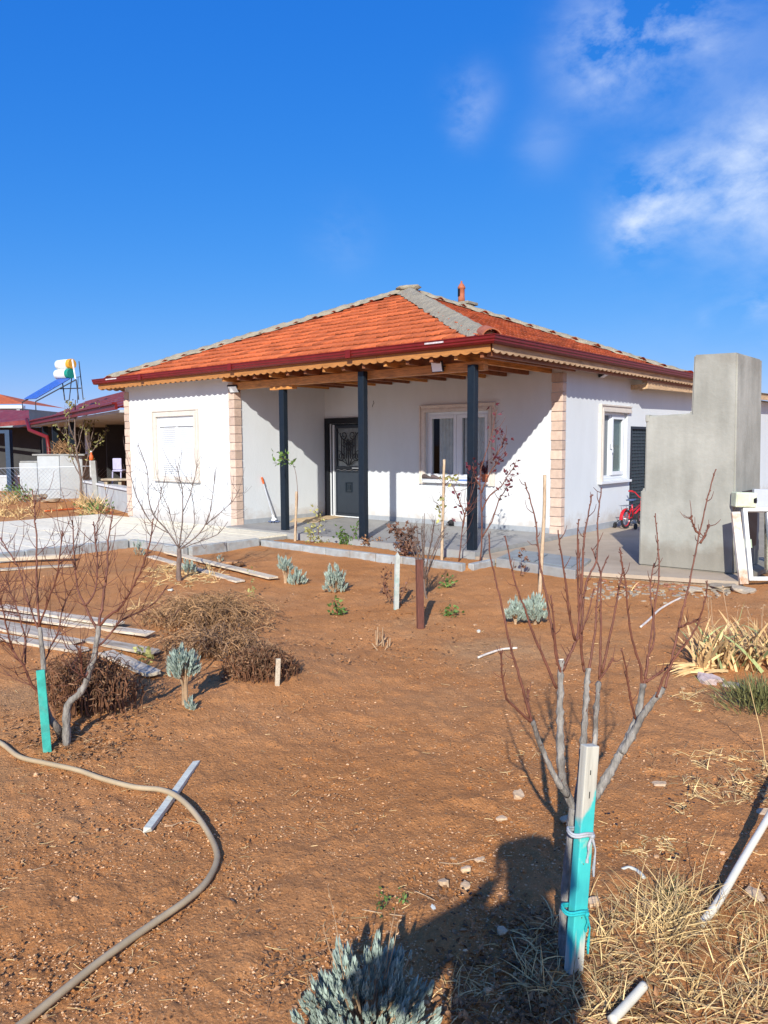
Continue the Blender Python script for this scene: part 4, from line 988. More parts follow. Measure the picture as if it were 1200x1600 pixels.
p = MB(); a = at(1150, 905, 9.1); b_ = at(1147, 800, 9.15); p.beam(a, b_, .06, .06, upv=-FH); c = at(1200, 800, 9.2); p.beam(c, at(1200, 890, 9.15), .06, .06, upv=-FH); part(p, 'prop', M['board_grey'], pb)

# ================================================================ BICYCLE
bk = empty('childs_bicycle', (.25, 2.2, -.06), "child's red bicycle with stabiliser wheels parked by the dark lattice door", 'bicycle')
ra = Vector((.30, 1.95, -.06)); rb = Vector((.36, 2.60, -.06)); bd = (rb - ra).normalized(); bs = bd.cross(Vector((0, 0, 1)))
# steer direction: the bicycle points away along the wall
WR = .175
def wheel(c, ax, name='wheel'):
    e1 = Vector((0, 0, 1)); e2 = ax.cross(e1).normalized(); mb = MB()
    mb.tube([c + (e1 * math.cos(a) + e2 * math.sin(a)) * (WR - .022) for a in np.linspace(0, 2 * math.pi, 29)], .022, 8, False); wh = part(mb, 'tyre', M['rubber'], bk, smooth=True); wh.name = name
    mb = MB(); mb.tube([c + (e1 * math.cos(a) + e2 * math.sin(a)) * (WR - .045) for a in np.linspace(0, 2 * math.pi, 29)], .009, 6, False)
    o = mb.build('rim', M['red_paint'], wh); o.data.transform(Matrix.Translation(-bk.location))
    mb = MB()
    for k in range(14):
        a = k * 2 * math.pi / 14; mb.tube([c, c + (e1 * math.cos(a) + e2 * math.sin(a)) * (WR - .045)], .0025, 4)
    mb.tube([c - ax * .045, c + ax * .045], .014, 8)
    o = mb.build('spokes', M['chrome'], wh); o.data.transform(Matrix.Translation(-bk.location))
rc = ra + Vector((0, 0, WR)); ax_f = (bs + bd * -.25).normalized(); fc_ = rb + Vector((0, 0, WR))
wheel(rc, bs, 'rear_wheel'); wheel(fc_, ax_f, 'front_wheel')
BB = rc + bd * .26 + Vector((0, 0, .03)); ST = BB - bd * .05 + Vector((0, 0, .22)); HT = fc_ - bd * .09 + Vector((0, 0, .30)); HL = fc_ - bd * .06 + Vector((0, 0, .21))
p = MB()
p.tube([HL, BB], .019, 8); p.tube([HL + Vector((0, 0, .05)), BB + Vector((0, 0, .10)), ST - Vector((0, 0, .09))], .015, 8); p.tube([BB, ST], .016, 8); p.tube([HL - Vector((0, 0, .02)), HT], .02, 8)
for s_ in (-1, 1):
    p.tube([rc + bs * .04 * s_, BB + bs * .02 * s_], .009, 6); p.tube([rc + bs * .04 * s_, ST - Vector((0, 0, .06))], .009, 6)
part(p, 'frame', M['red_paint'], bk, smooth=True)
p = MB()
for s_ in (-1, 1): p.tube([HL, HL + ax_f * .045 * s_ - Vector((0, 0, .02)), fc_ + ax_f * .045 * s_], .011, 6)
p.tube([HT, HT + Vector((0, 0, .06))], .012, 6)
part(p, 'fork', M['red_paint'], bk, smooth=True)
hb = HT + Vector((0, 0, .06)); p = MB(); p.tube([hb + ax_f * -.25 + Vector((0, 0, .11)) - bd * .06, hb + ax_f * -.15 + Vector((0, 0, .09)), hb + ax_f * -.04, hb + ax_f * .04, hb + ax_f * .15 + Vector((0, 0, .09)), hb + ax_f * .25 + Vector((0, 0, .11)) - bd * .06], .011, 8); part(p, 'handlebar', M['red_paint'], bk, smooth=True)
for s_ in (-1, 1):
    e = hb + ax_f * .25 * s_ + Vector((0, 0, .11)) - bd * .06; p = MB(); p.tube([e - ax_f * .08 * s_, e + ax_f * .012 * s_], .017, 8); part(p, 'grip', M['red_paint'], bk)
p = MB(); p.tube([ST, ST + Vector((0, 0, .07))], .012, 6); sc = ST + Vector((0, 0, .09)); p.rock(sc - bd * .03, .075, .10, .03, 2, 2, math.atan2(bd.y, bd.x) - math.pi / 2); p.rock(sc + bd * .08, .03, .08, .022, 2, 2, math.atan2(bd.y, bd.x) - math.pi / 2); part(p, 'saddle', M['seat_blue'], bk, smooth=True)
def guard(c, ax, a0, a1, nm):
    mb = MB(); e1 = Vector((0, 0, 1)); e2 = bd; vs = []; n_ = 12
    for i in range(n_ + 1):
        a = a0 + (a1 - a0) * i / n_
        for s_, rr in ((-.032, -.008), (0, .006), (.032, -.008)): vs.append(c + (e1 * math.cos(a) + e2 * math.sin(a)) * (WR + .018 + rr) + ax * s_)
    mb.add(vs, [(i * 3 + j_, i * 3 + j_ + 1, (i + 1) * 3 + j_ + 1, (i + 1) * 3 + j_) for i in range(n_) for j_ in range(2)]); part(mb, nm, M['red_paint'], bk, smooth=True)
guard(rc, bs, -1.6, .5, 'mudguard'); guard(fc_, ax_f, -.9, .9, 'mudguard')
p = MB(); z = rc + Vector((0, 0, WR + .07))
for s_ in (-1, 1): p.tube([z + bs * .05 * s_ - bd * .16, z + bs * .05 * s_ + bd * .12], .006, 5); p.tube([z + bs * .05 * s_ - bd * .1, rc + bs * .05 * s_], .005, 5)
for q in (-.16, -.07, .02, .1): p.tube([z + bs * .05 + bd * q, z - bs * .05 + bd * q], .005, 5)
part(p, 'rear_rack', M['chrome'], bk)
for s_ in (-1, 1):
    c = ra + bs * .20 * s_ + Vector((0, 0, .055)) - bd * .02; mb = MB(); mb.lathe([(.02, -.016), (.05, -.014), (.055, 0), (.05, .014), (.02, .016)], c, bs, 16); sw = part(mb, 'stabiliser_wheel', M['rubber'], bk, smooth=True)
    mb = MB(); mb.tube([c, c - bs * s_ * .05 + Vector((0, 0, .08)), rc + bs * s_ * .05], .007, 5); o = mb.build('stabiliser_arm', M['lead'], sw); o.data.transform(Matrix.Translation(-bk.location))
p = MB(); p.lathe([(.01, -.01), (.055, -.008), (.055, .008), (.01, .01)], BB + bs * .04, bs, 16); p.tube([BB + bs * .06, BB + bs * .06 + Vector((0, 0, -.09)), BB + bs * .12 + Vector((0, 0, -.09))], .009, 6); p.tube([BB - bs * .06, BB - bs * .06 + Vector((0, 0, .09)), BB - bs * .12 + Vector((0, 0, .09))], .009, 6); p.box(-.03, -.03, -.01, .03, .03, .01, Matrix.Translation(BB + bs * .12 + Vector((0, 0, -.09)))); part(p, 'crank', M['lead'], bk)

# ================================================================ PORCH CLUTTER
mop = empty('mop', (-5.3, -1.6, 0), 'mop with grey handle and orange tip leaning on the porch side wall', 'mop')
hb_ = Vector((-5.19, -1.60, .06)); ht_ = Vector((-5.345, -1.74, .84)); p = MB(); p.tube([hb_, ht_], .012, 8); part(p, 'handle', M['panel_grey'], mop)
p = MB(); dd = (ht_ - hb_).normalized(); p.tube([ht_ - dd * .10, ht_ + dd * .03], .02, 8); part(p, 'tip', M['orange'], mop)
p = MB(); p.lathe([(.06, -.02), (.055, 0), (.03, .03), (.02, .09)], hb_, dd, 10)
part(p, 'socket', M['pvc'], mop)
p = MB(); M['blue_mop'] = mat('navy_and_white_mop_strands', (.10, .13, .22), .9, .5, 60, .2)
for k in range(40):
    a = random.uniform(0, 6.28); r_ = random.uniform(.06, .14); p.tube([hb_ + Vector((0, 0, -.02)), hb_ + Vector((math.cos(a) * r_ * .6, math.sin(a) * r_ * .6, -.035)), hb_ + Vector((math.cos(a) * r_, math.sin(a) * r_, -.045))], .009, 5)
part(p, 'strands', M['blue_mop'], mop)
cm = MB(); q = [plane_z(455, 811, .005), plane_z(520, 803.5, .005), plane_z(556, 805, .005), plane_z(486, 816, .005)]
vs = []
for i in range(9):
    for j_ in range(7):
        u, v_ = i / 8, j_ / 6; b0 = q[0].lerp(q[1], u); b1 = q[3].lerp(q[2], u); c = b0.lerp(b1, v_); c.z = .006 + .012 * max(0, mnoise.noise(c * 3)); vs.append(c)
cm.add(vs, [(i * 7 + j_, (i + 1) * 7 + j_, (i + 1) * 7 + j_ + 1, i * 7 + j_ + 1) for i in range(8) for j_ in range(6)])
o = cm.build('doormat', M['cardboard']); sm = o.modifiers.new('solid', 'SOLIDIFY'); sm.thickness = .006; sm.offset = 0; tag(o, 'large flat tan cardboard mat laid in front of the dark door', 'doormat')
cm = MB(); c = plane_z(477, 814.5, .008); Mx = Matrix.Translation(c) @ Matrix.Rotation(.5, 4, 'Z') @ Matrix.Rotation(.10, 4, 'X'); cm.box(-.28, -.17, 0, .28, .17, .008, Mx)
o = cm.build('cardboard_piece', M['cardboard'], bevel=.002); tag(o, 'smaller curled cardboard piece lying at the left end of the mat', 'cardboard')
def shoe(c, ang, ln, m, m2, name, label, flip=False):
    rt_ = empty(name, c, label, 'shoe'); prof = [(-.5, .30, .55), (-.38, .36, .62), (-.15, .36, .55), (.1, .40, .34), (.32, .42, .26), (.46, .34, .18), (.5, .15, .08)]
    mb = MB(); vs = []; k = 8
    for (x, w_, h_) in prof:
        for i in range(k):
            a = math.pi * 2 * i / k; vs.append(Vector((x * ln, math.cos(a) * w_ * ln * .45, max(0.0, (math.sin(a) * .5 + .5)) * h_ * ln * .62 + .02)))
    mb.add(vs, [(i * k + j_, i * k + (j_ + 1) % k, (i + 1) * k + (j_ + 1) % k, (i + 1) * k + j_) for i in range(len(prof) - 1) for j_ in range(k)] + [tuple(range(k))[::-1], tuple(range((len(prof) - 1) * k, len(prof) * k))])
    u_ = mb.build('upper', m, rt_, smooth=True)
    mb = MB(); mb.prism([(x * ln * 1.03, s_ * w_ * ln * .46) for s_, pr in ((-1, prof), (1, prof[::-1])) for (x, w_, h_) in pr], 0, .022); mb.build('sole', m2, rt_)
    rt_.rotation_euler.z = ang
    return rt_
sh = plane_z(703, 821, 0.0); shoe(sh, 2.5, .26, M['rubber'], M['black'], 'shoe', 'black shoe left on the grey porch floor below the window')
shoe(Vector((-2.66, -.045, WC[2])), .2, .24, mat('brown_shoe', (.09, .065, .06), .7, .2, 10, .1), M['panel_grey'], 'slipper', 'dark brown slipper at the left end of the porch window sill')
shoe(Vector((-2.48, -.035, WC[2])), .1, .22, mat('dusty_shoe', (.15, .11, .11), .7, .2, 10, .1), M['panel_grey'], 'slipper', 'greyer slipper beside the brown one on the porch window sill')
bc = MB(); bc.box(-1.98, -.075, WC[2] + .001, -1.80, -.005, WC[2] + .03); o = bc.build('folded_cloth', M['blueflat'], bevel=.012); tag(o, 'folded blue cloth on the middle of the porch window sill', 'cloth')
pot = empty('flower_pot', (-1.46, -.02, WC[2]), 'small terracotta pot with a dark red plant at the right of the porch sill', 'flower pot')
p = MB(); p.lathe([(.05, 0), (.068, .10), (.078, .10), (.08, .13), (.07, .13), (.065, .11)], (-1.44, -.02, WC[2] + .001), seg=18); part(p, 'pot', M['terracotta'], pot, smooth=False)
p = MB()
for k in range(14):
    a = random.uniform(0, 6.28); q = Vector((-1.44, -.02, WC[2] + .11)); e = q + Vector((math.cos(a) * .10, math.sin(a) * .05 - .02, random.uniform(.10, .34)))
    p.tube([q, q.lerp(e, .5) + jit(.02), e], .004, 4)
    for j_ in range(5): c = q.lerp(e, random.uniform(.4, 1)); p.leaf(c, jit(1), jit(1).normalized(), .05, .03)
part(p, 'plant', M['purple_leaf'], pot)

# ================================================================ VEGETATION HELPERS
def smooth_path(pts, n_per=4, amp=0.0):
    out = []; n_ = len(pts)
    for i in range(n_ - 1):
        p0 = pts[max(i - 1, 0)]; p1 = pts[i]; p2 = pts[i + 1]; p3 = pts[min(i + 2, n_ - 1)]
        for k in range(n_per):
            t = k / n_per; t2 = t * t; t3 = t2 * t
            q = .5 * ((2 * p1) + (-p0 + p2) * t + (2 * p0 - 5 * p1 + 4 * p2 - p3) * t2 + (-p0 + 3 * p1 - 3 * p2 + p3) * t3); out.append(q + jit(amp))
    out.append(pts[-1].copy()); return out
def limb(mb, pts, r0, r1, seg=6, n_per=4, amp=0.0, knots=0):
    sp = smooth_path([Vector(p) for p in pts], n_per, amp); n_ = len(sp); rad = [r0 + (r1 - r0) * (i / (n_ - 1)) ** .8 for i in range(n_)]
    if knots: rad = [r_ * (1 + knots * max(0, mnoise.noise(Vector((i * .9, r0 * 900, 3))))) for i, r_ in enumerate(rad)]
    mb.tube(sp, rad, seg); return sp
def spurs(mb, sp, n_, ln, r_, spread=1.0, upw=.6, sub=False):
    for _ in range(n_):
        i = random.randrange(max(1, len(sp) // 6), len(sp) - 1); t = (sp[i + 1] - sp[i]).normalized(); d = (t * upw + t.orthogonal().normalized() * 0 + jit(1) * spread).normalized()
        l_ = ln * random.uniform(.4, 1.3); a = sp[i]; q = smooth_path([a, a + d * l_ * .5 + jit(l_ * .06), a + (d + Vector((0, 0, .35))).normalized() * l_], 2)
        mb.tube(q, [r_ * (1 - .6 * k / (len(q) - 1)) for k in range(len(q))], 4)
        if sub and random.random() < .6: spurs(mb, q, 2, ln * .4, r_ * .6, spread, upw)
def buds(mb, sp, n_, sz):
    for _ in range(n_):
        i = random.randrange(1, len(sp) - 1); a = sp[i].lerp(sp[i + 1], random.random()); t = (sp[i + 1] - sp[i]).normalized(); d = (t + jit(.9)).normalized()
        mb.tube([a, a + d * sz, a + d * sz * 2], [sz * .35, sz * .5, .0004], 4, False)
def trace(pts, dist, dz=0.0, z1=0.0):
    n_ = len(pts); return [at(x, y, dist + dz + (z1 - dz) * i / max(1, n_ - 1)) for i, (x, y) in enumerate(pts)]

# ================================================================ HERO TREE (right)
hb0 = gp(884, 1500); HD = depth(hb0) + .04
tree = empty('pruned_fruit_tree', hb0, 'pruned leafless fruit tree with grey limbs and red shoots behind the teal and white stake', 'tree')
p = MB(); sp = limb(p, [hb0 + Vector((0, 0, -.03))] + trace([(884, 1440), (888, 1373), (894, 1310), (897, 1262)], HD), .021, .017, 10, 5, .0008, .5); trunk = part(p, 'trunk', M['bark'], tree, smooth=True)
LIMBS = [
 ([(897, 1266), (886, 1240), (877, 1205), (875, 1150), (875, 1105), (876, 1062), (877, 1031)], .0, .06, .0115, .0085,
  [([(869, 1075), (850, 1030), (831, 986), (820, 950), (810, 926), (798, 880), (789, 837)], .04, .0), ([(874, 1045), (866, 1000), (859, 965), (852, 925), (845, 888), (840, 850), (836, 811), (828, 780), (820, 753)], .06, .12),
   ([(879, 1049), (892, 1020), (901, 996), (906, 960), (908, 930), (905, 885), (904, 842)], .05, .1), ([(905, 950), (910, 900), (911, 860), (914, 832), (920, 800), (925, 772)], .08, .14),
   ([(898, 1000), (890, 960), (886, 925), (881, 890), (876, 860), (872, 830)], .06, .0), ([(878, 1055), (868, 1020), (866, 980), (861, 930)], .05, .0), ([(882, 1040), (896, 1010), (914, 975), (928, 920)], .05, .14)]),
 ([(886, 1242), (872, 1222), (857, 1192), (842, 1158), (832, 1126)], .0, -.08, .009, .0065,
  [([(831, 1130), (822, 1095), (815, 1070), (806, 1040), (799, 1017), (790, 975), (782, 937), (773, 900), (766, 870), (764, 837)], -.08, -.1), ([(829, 1128), (810, 1110), (792, 1091), (784, 1050), (784, 1018)], -.08, -.15), ([(830, 1128), (826, 1100), (824, 1075)], -.08, -.05)]),
 ([(900, 1262), (908, 1200), (912, 1157), (915, 1105), (917, 1070), (919, 1045)], .03, .10, .0095, .008,
  [([(913, 1050), (909, 1020), (908, 993), (911, 950), (915, 916), (924, 893), (932, 874), (934, 840), (934, 807), (938, 780), (940, 762)], .1, .2), ([(911, 1040), (907, 1000), (905, 960), (903, 895), (902, 850), (904, 811)], .1, .05),
   ([(920, 1050), (928, 1000), (932, 950), (938, 900), (950, 870)], .1, .2)]),
 ([(903, 1262), (922, 1210), (929, 1157), (932, 1105), (936, 1065)], .03, .16, .0085, .007,
  [([(937, 1060), (938, 1020), (939, 982), (938, 930), (938, 895), (930, 870), (925, 858)], .16, .22), ([(940, 1050), (950, 1010), (960, 958), (967, 920), (973, 888), (970, 872), (969, 855)], .16, .2), ([(936, 1062), (948, 1045), (958, 1030)], .16, .18)]),
 ([(903, 1264), (918, 1256), (931, 1241), (945, 1220), (957, 1199), (970, 1175), (981, 1154), (995, 1122), (1001, 1095), (1005, 1068)], .03, .10, .0150, .009,
  [([(1005, 1075), (1010, 1048), (1013, 1024), (1018, 990), (1022, 955), (1030, 898), (1028, 850), (1024, 802)], .1, .16), ([(1003, 1070), (1000, 1040), (988, 1000), (981, 955), (978, 916), (972, 885), (969, 862)], .1, .04),
   ([(1008, 1060), (1012, 1030), (1022, 1000), (1020, 960), (1016, 920), (1022, 880)], .1, .22), ([(993, 1125), (984, 1085), (978, 1045), (971, 1014)], .08, .0), ([(1010, 1066), (1030, 1052), (1044, 1042)], .1, .12)]),
 ([(972, 1176), (990, 1145), (1003, 1120), (1016, 1101), (1027, 1088), (1037, 1075)], .06, .02, .011, .008,
  [([(1039, 1075), (1044, 1055), (1050, 1028), (1056, 1000), (1062, 972), (1069, 945), (1076, 916), (1083, 880), (1090, 846), (1097, 815), (1104, 783), (1112, 755), (1119, 733)], .02, .1),
   ([(1026, 1090), (1036, 1060), (1044, 1046), (1060, 1020), (1076, 1000), (1090, 975), (1097, 955), (1103, 930), (1105, 907)], .02, -.05), ([(1094, 835), (1086, 828), (1081, 832 - 18), (1079, 832 - 25)], .08, .08), ([(1095, 848), (1102, 835), (1107, 820)], .08, .1), ([(1060, 980), (1078, 974), (1094, 966)], .03, .0)]),
]
for (pts, da, db, r0, r1, shoots) in LIMBS:
    p = MB(); sp = limb(p, trace(pts, HD, da, db), r0 * 1.12, r1 * 1.0, 9, 6, .0013, .9)
    br_ = part(p, 'branch', M['bark'], tree, smooth=True)
    p = MB(); spurs(p, sp, 7, .022, .0022, 1.0, .3); o = p.build('spurs', M['bark_young'], br_, smooth=True); o.data.transform(Matrix.Translation(-tree.location))
    for (sp_pts, sa, sb) in shoots:
        p = MB(); q = limb(p, trace(sp_pts, HD, sa, sb), .0046, .0019, 6, 4, .0014, .4); buds(p, q, 26, .0042); spurs(p, q, 5, .045, .0018, .8, .8)
        o = p.build('shoot', M['bark_young'], br_, smooth=True); o.data.transform(Matrix.Translation(-tree.location))
    # pale pruning cut
    if r0 != .0115: continue
    e = sp[-1]; d = (sp[-1] - sp[-2]).normalized(); p = MB(); p.tube([e - d * .001, e + d * .003], r1 * .98, 8); o = p.build('pruning_cut', M['peeled'], br_); o.data.transform(Matrix.Translation(-tree.location))

# stake of the hero tree
a = gp(896, 1519); SDp = depth(a); topc = at(922, 1164, SDp + .02)
stake = empty('tree_stake', a, 'front wooden stake, bare grey at its top and teal painted lower down', 'stake')
dz = (topc - a); Z_ = dz.normalized(); X_ = (RH - Z_ * RH.dot(Z_)).normalized(); X_ = (X_ * .92 + Z_.cross(X_) * .38).normalized(); Y_ = Z_.cross(X_)
Mx = Matrix((X_, Y_, Z_)).transposed().to_4x4(); Mx.translation = Vector((0, 0, 0))
mb = MB(); Hs = dz.length; mb.add([Vector((sx_ * .0235, sy_ * .0165, z)) for z in (-.08, Hs) for sx_, sy_ in ((-1, -1), (1, -1), (1, 1), (-1, 1))], [(0, 3, 2, 1), (4, 5, 6, 7), (0, 1, 5, 4), (1, 2, 6, 5), (2, 3, 7, 6), (3, 0, 4, 7)])
so_ = mb.build('post', M['stake_hero'], stake, bevel=.003); so_.matrix_basis = Mx
for (x0_, z0_, h_) in ((-.004, Hs - .085, .014), (-.002, Hs - .155, .020)):
    q_ = MB(); q_.box(x0_ - .0015, -.0172, z0_, x0_ + .0015, -.0164, z0_ + h_); o = q_.build('crack', M['black'], stake); o.matrix_basis = Mx
for (x0_, z0_) in ((.002, .17), (.002, .05), (-.006, .33)):
    q_ = MB(); q_.lathe([(.0022, 0), (.0022, .001)], (x0_, -.0166, z0_), Vector((0, -1, 0)), 8); o = q_.build('nail', M['chrome'], stake); o.matrix_basis = Mx
def tie(z, m, name, label, tail):
    c0 = a + Z_ * z; mb = MB(); ring = []
    for i in range(21):
        an = i / 20 * 2 * math.pi; q = c0 + X_ * math.cos(an) * .040 + Y_ * math.sin(an) * .032 - X_ * .012; q.z += .004 * math.sin(3 * an); ring.append(q)
    mb.tube(ring, .0045, 6, False); mb.tube([c + Vector((0, 0, .007)) for c in ring], .004, 6, False)
    kn = c0 + X_ * .008 - Y_ * .027; mb.rock(kn, .011, .009, .009, 5, 2)
    for s_, ln in tail:
        pts = [kn + X_ * s_ * .012 * min(1, t * 3) + Vector((0, 0, -ln * t)) - Y_ * .003 * math.sin(t * 5) for t in np.linspace(0, 1, 10)]
        vs = []
        for t, q in zip(np.linspace(0, 1, 10), pts):
            w_ = .0045 + .002 * math.sin(t * 9 + s_); vs += [q - X_ * w_, q + X_ * w_, q + X_ * w_ * .3 - Y_ * .004]
        mb.add(vs, [(3 * i + j_, 3 * i + (j_ + 1) % 3, 3 * i + 3 + (j_ + 1) % 3, 3 * i + 3 + j_) for i in range(9) for j_ in range(3)])
    o = mb.build(name, m, None, smooth=True); tag(o, label, 'tie')
hz = lambda py: (at(900, py, SDp) - a).dot(Z_)
tie(hz(1302), M['cloth_grey'], 'cloth_tie', 'grey cloth strip tying the front tree to its stake, upper of two', [(-1, .085), (1, .13)])
tie(hz(1422), M['cloth_teal'], 'cloth_tie', 'teal cloth strip tying the front tree to its stake, lower of two', [(1, .13), (.3, .06)])

# ================================================================ LEFT TREES
lt = gp(104, 1163); LD = depth(lt)
tree2 = empty('pruned_fruit_tree', lt, 'leafless fruit tree at left, grey crooked trunk rising right of the teal stake', 'tree')
p = MB(); sp = limb(p, [lt + Vector((0, 0, -.03))] + trace([(104, 1140), (105, 1107), (112, 1094), (125, 1083), (135, 1064), (140, 1047), (147, 1028), (150, 1010), (153, 992), (154, 978)], LD), .021, .012, 9, 4, .001, .5); part(p, 'trunk', M['bark'], tree2, smooth=True)
def quick_branch(tree_, pts, D0, a_, b_, r0, r1, m, ns, nl, sub=True, seg=6, thin=.0022):
    p = MB(); sp = limb(p, trace(pts, D0, a_, b_), r0, r1, seg, 3, .003, .3); spurs(p, sp, ns, nl, max(thin, r1 * .7), 1.0, .9, sub); buds(p, sp, 8, .006)
    return part(p, 'branch', m, tree_, smooth=True), sp
for (pts, a_, b_, r0) in [([(154, 980), (156, 963), (160, 947), (163, 920), (167, 893), (168, 865), (170, 837), (174, 815), (177, 798)], .0, .15, .011), ([(156, 977), (171, 962), (187, 950), (199, 932), (210, 913), (221, 888), (230, 863), (236, 838), (240, 810)], .0, -.1, .010),
                          ([(152, 982), (142, 965), (133, 947), (125, 930), (120, 913), (117, 885), (115, 857), (114, 835), (113, 813)], .0, .1, .010), ([(141, 1046), (132, 1058), (128, 1050), (127, 1033), (124, 1020), (120, 1010)], 0, -.1, .010),
                          ([(150, 1010), (165, 1000), (180, 980), (196, 965), (220, 955), (245, 938), (262, 915)], 0, .2, .008), ([(133, 947), (148, 925), (152, 890), (150, 850), (146, 815)], 0, .15, .007)]:
    quick_branch(tree2, pts, LD, a_, b_, r0 * .75, .0030, M['bark_young'], 18, .22, thin=.0021)
l2 = gp(96, 1147)
tree3 = empty('pruned_fruit_tree', l2, 'leafless fruit tree at far left leaning against the teal stake, tall red shoots', 'tree')
p = MB(); sp = limb(p, [l2 + Vector((0, 0, -.03))] + trace([(90, 1138), (80, 1125), (73, 1110), (70, 1090), (67, 1068), (68, 1040), (66, 1015), (62, 980)], LD - .02), .020, .011, 9, 4, .001, .4); part(p, 'trunk', M['bark'], tree3, smooth=True)
for (pts, a_, b_, r0) in [([(62, 980), (59, 945), (57, 913), (57, 880), (57, 847), (55, 815), (53, 785), (51, 765)], 0, .1, .009), ([(70, 1098), (60, 1082), (50, 1070), (43, 1055), (37, 1040), (26, 1026), (17, 1013), (8, 1003), (-6, 990)], 0, -.1, .014),
                          ([(61, 985), (50, 955), (38, 920), (28, 885), (12, 860), (0, 840)], 0, .15, .007), ([(62, 975), (75, 940), (88, 905), (94, 870), (97, 830)], 0, -.1, .007), ([(38, 1042), (40, 1010), (34, 975), (22, 940), (10, 905)], 0, .1, .007),
                          ([(66, 1040), (80, 1010), (92, 985), (98, 950), (110, 925)], 0, .15, .006), ([(18, 1014), (12, 985), (3, 950), (-5, 920)], -.1, -.2, .007)]:
    quick_branch(tree3, pts, LD, a_, b_, r0 * .75, .0030, M['bark_young'], 18, .22, thin=.0021)

def simple_stake(name, pxb, pyb, pxt, pyt, wd, m, label, thick=None, point=False):
    a = gp(pxb, pyb); d = depth(a); t_ = at(pxt, pyt, d); rt_ = empty(name, a, label, 'stake'); Zv = (t_ - a); h_ = Zv.length; Zv.normalize(); Xv = (RH - Zv * RH.dot(Zv)).normalized(); Xv = (Xv * .9 + Zv.cross(Xv) * .43).normalized(); Yv = Zv.cross(Xv)
    tk = thick or wd * .6; mb = MB(); P_ = lambda x, y, z: a + Xv * x + Yv * y + Zv * z
    q = [P_(sx_ * wd / 2, sy_ * tk / 2, z) for z in (-.06, h_ - (wd if point else 0)) for sx_, sy_ in ((-1, -1), (1, -1), (1, 1), (-1, 1))]
    mb.add(q, [(0, 3, 2, 1), (0, 1, 5, 4), (1, 2, 6, 5), (2, 3, 7, 6), (3, 0, 4, 7)] + ([(4, 5, 6, 7)] if not point else []))
    if point: mb.add([q[4], q[5], q[6], q[7], P_(0, 0, h_)], [(0, 1, 4), (1, 2, 4), (2, 3, 4), (3, 0, 4)])
    part(mb, 'post', m, rt_, bevel=0 if point else .003); return rt_
simple_stake('tree_stake', 74, 1174, 63, 1047, .042, M['teal'], 'bright teal painted stake standing among the left fruit trees')
M['stake_pale'] = mat('pale_teal_flecked_wood', (.48, .50, .44), .8, .15, 9, .4, dirt=(.05, .45, .38), dirt_amt=.95)
simple_stake('tree_stake', 619, 953, 621, 862, .045, M['stake_pale'], 'pale pointed stake with teal patches left of the red brown stake', point=True)
simple_stake('tree_stake', 657, 983, 655, 874, .062, M['redstake'], 'red brown wooden stake in mid garden beside a thin leafless bush')
simple_stake('wooden_peg', 433, 1074, 435, 1029, .030, M['board_tan'], 'short grey wooden peg at the edge of the dead weeds')
# mid tree in front of the shuttered window
mt = gp(280, 907); MD = depth(mt)
tree4 = empty('pruned_fruit_tree', mt, 'small leafless tree with dark trunk in front of the shuttered window', 'tree')
p = MB(); limb(p, [mt + Vector((0, 0, -.03))] + trace([(279, 890), (280, 873), (280, 857)], MD), .030, .026, 8, 4, .002, .5); part(p, 'trunk', M['bark_greyed'], tree4, smooth=True)
for (pts, a_, b_, r0) in [([(280, 858), (262, 830), (240, 805), (232, 775), (231, 742), (224, 715), (216, 696)], 0, .1, .016), ([(280, 858), (284, 825), (286, 795), (285, 765), (280, 745), (276, 728)], 0, -.2, .016), ([(286, 800), (296, 775), (303, 750), (309, 724)], -.05, .1, .010),
                          ([(281, 858), (305, 840), (322, 818), (330, 790), (334, 760), (338, 730)], 0, .2, .015), ([(322, 820), (345, 800), (362, 785), (375, 764)], .1, .25, .010), ([(262, 832), (235, 815), (215, 780), (205, 745), (203, 728)], .0, -.2, .010),
                          ([(280, 856), (302, 825), (303, 795), (300, 770)], 0, .25, .010), ([(281, 860), (270, 820), (263, 795), (250, 765)], 0, .2, .011), ([(240, 806), (250, 780), (252, 760)], .05, .1, .008), ([(281, 858), (312, 846), (340, 835), (356, 815)], 0, -.2, .010)]:
    quick_branch(tree4, pts, MD, a_, b_, r0 * .58, .0034, M['bark_greyed'], 13, .30, thin=.0028)
# small leafless bush by the red stake
bt = gp(668, 935); BD = depth(bt)
tree5 = empty('leafless_bush', bt, 'thin leafless bush of fine twigs rising behind the red brown stake', 'bush')
for k in range(13):
    an = (k - 6) / 6; px0 = 662 + an * 3; tx_ = 668 + an * 34 + random.uniform(-6, 6); tyy = 795 + abs(an) * 40 + random.uniform(-8, 15)
    quick_branch(tree5, [(px0, 905), (px0 + (tx_ - px0) * .35, 872), (px0 + (tx_ - px0) * .75, 840), (tx_, tyy)], BD, 0, random.uniform(-.25, .25), .0075, .003, M['bark_greyed'], 9, .13, thin=.0025)
p = MB(); limb(p, [bt + Vector((0, 0, -.03))] + trace([(664, 925), (662, 905)], BD), .012, .010, 6); part(p, 'trunk', M['bark_greyed'], tree5)

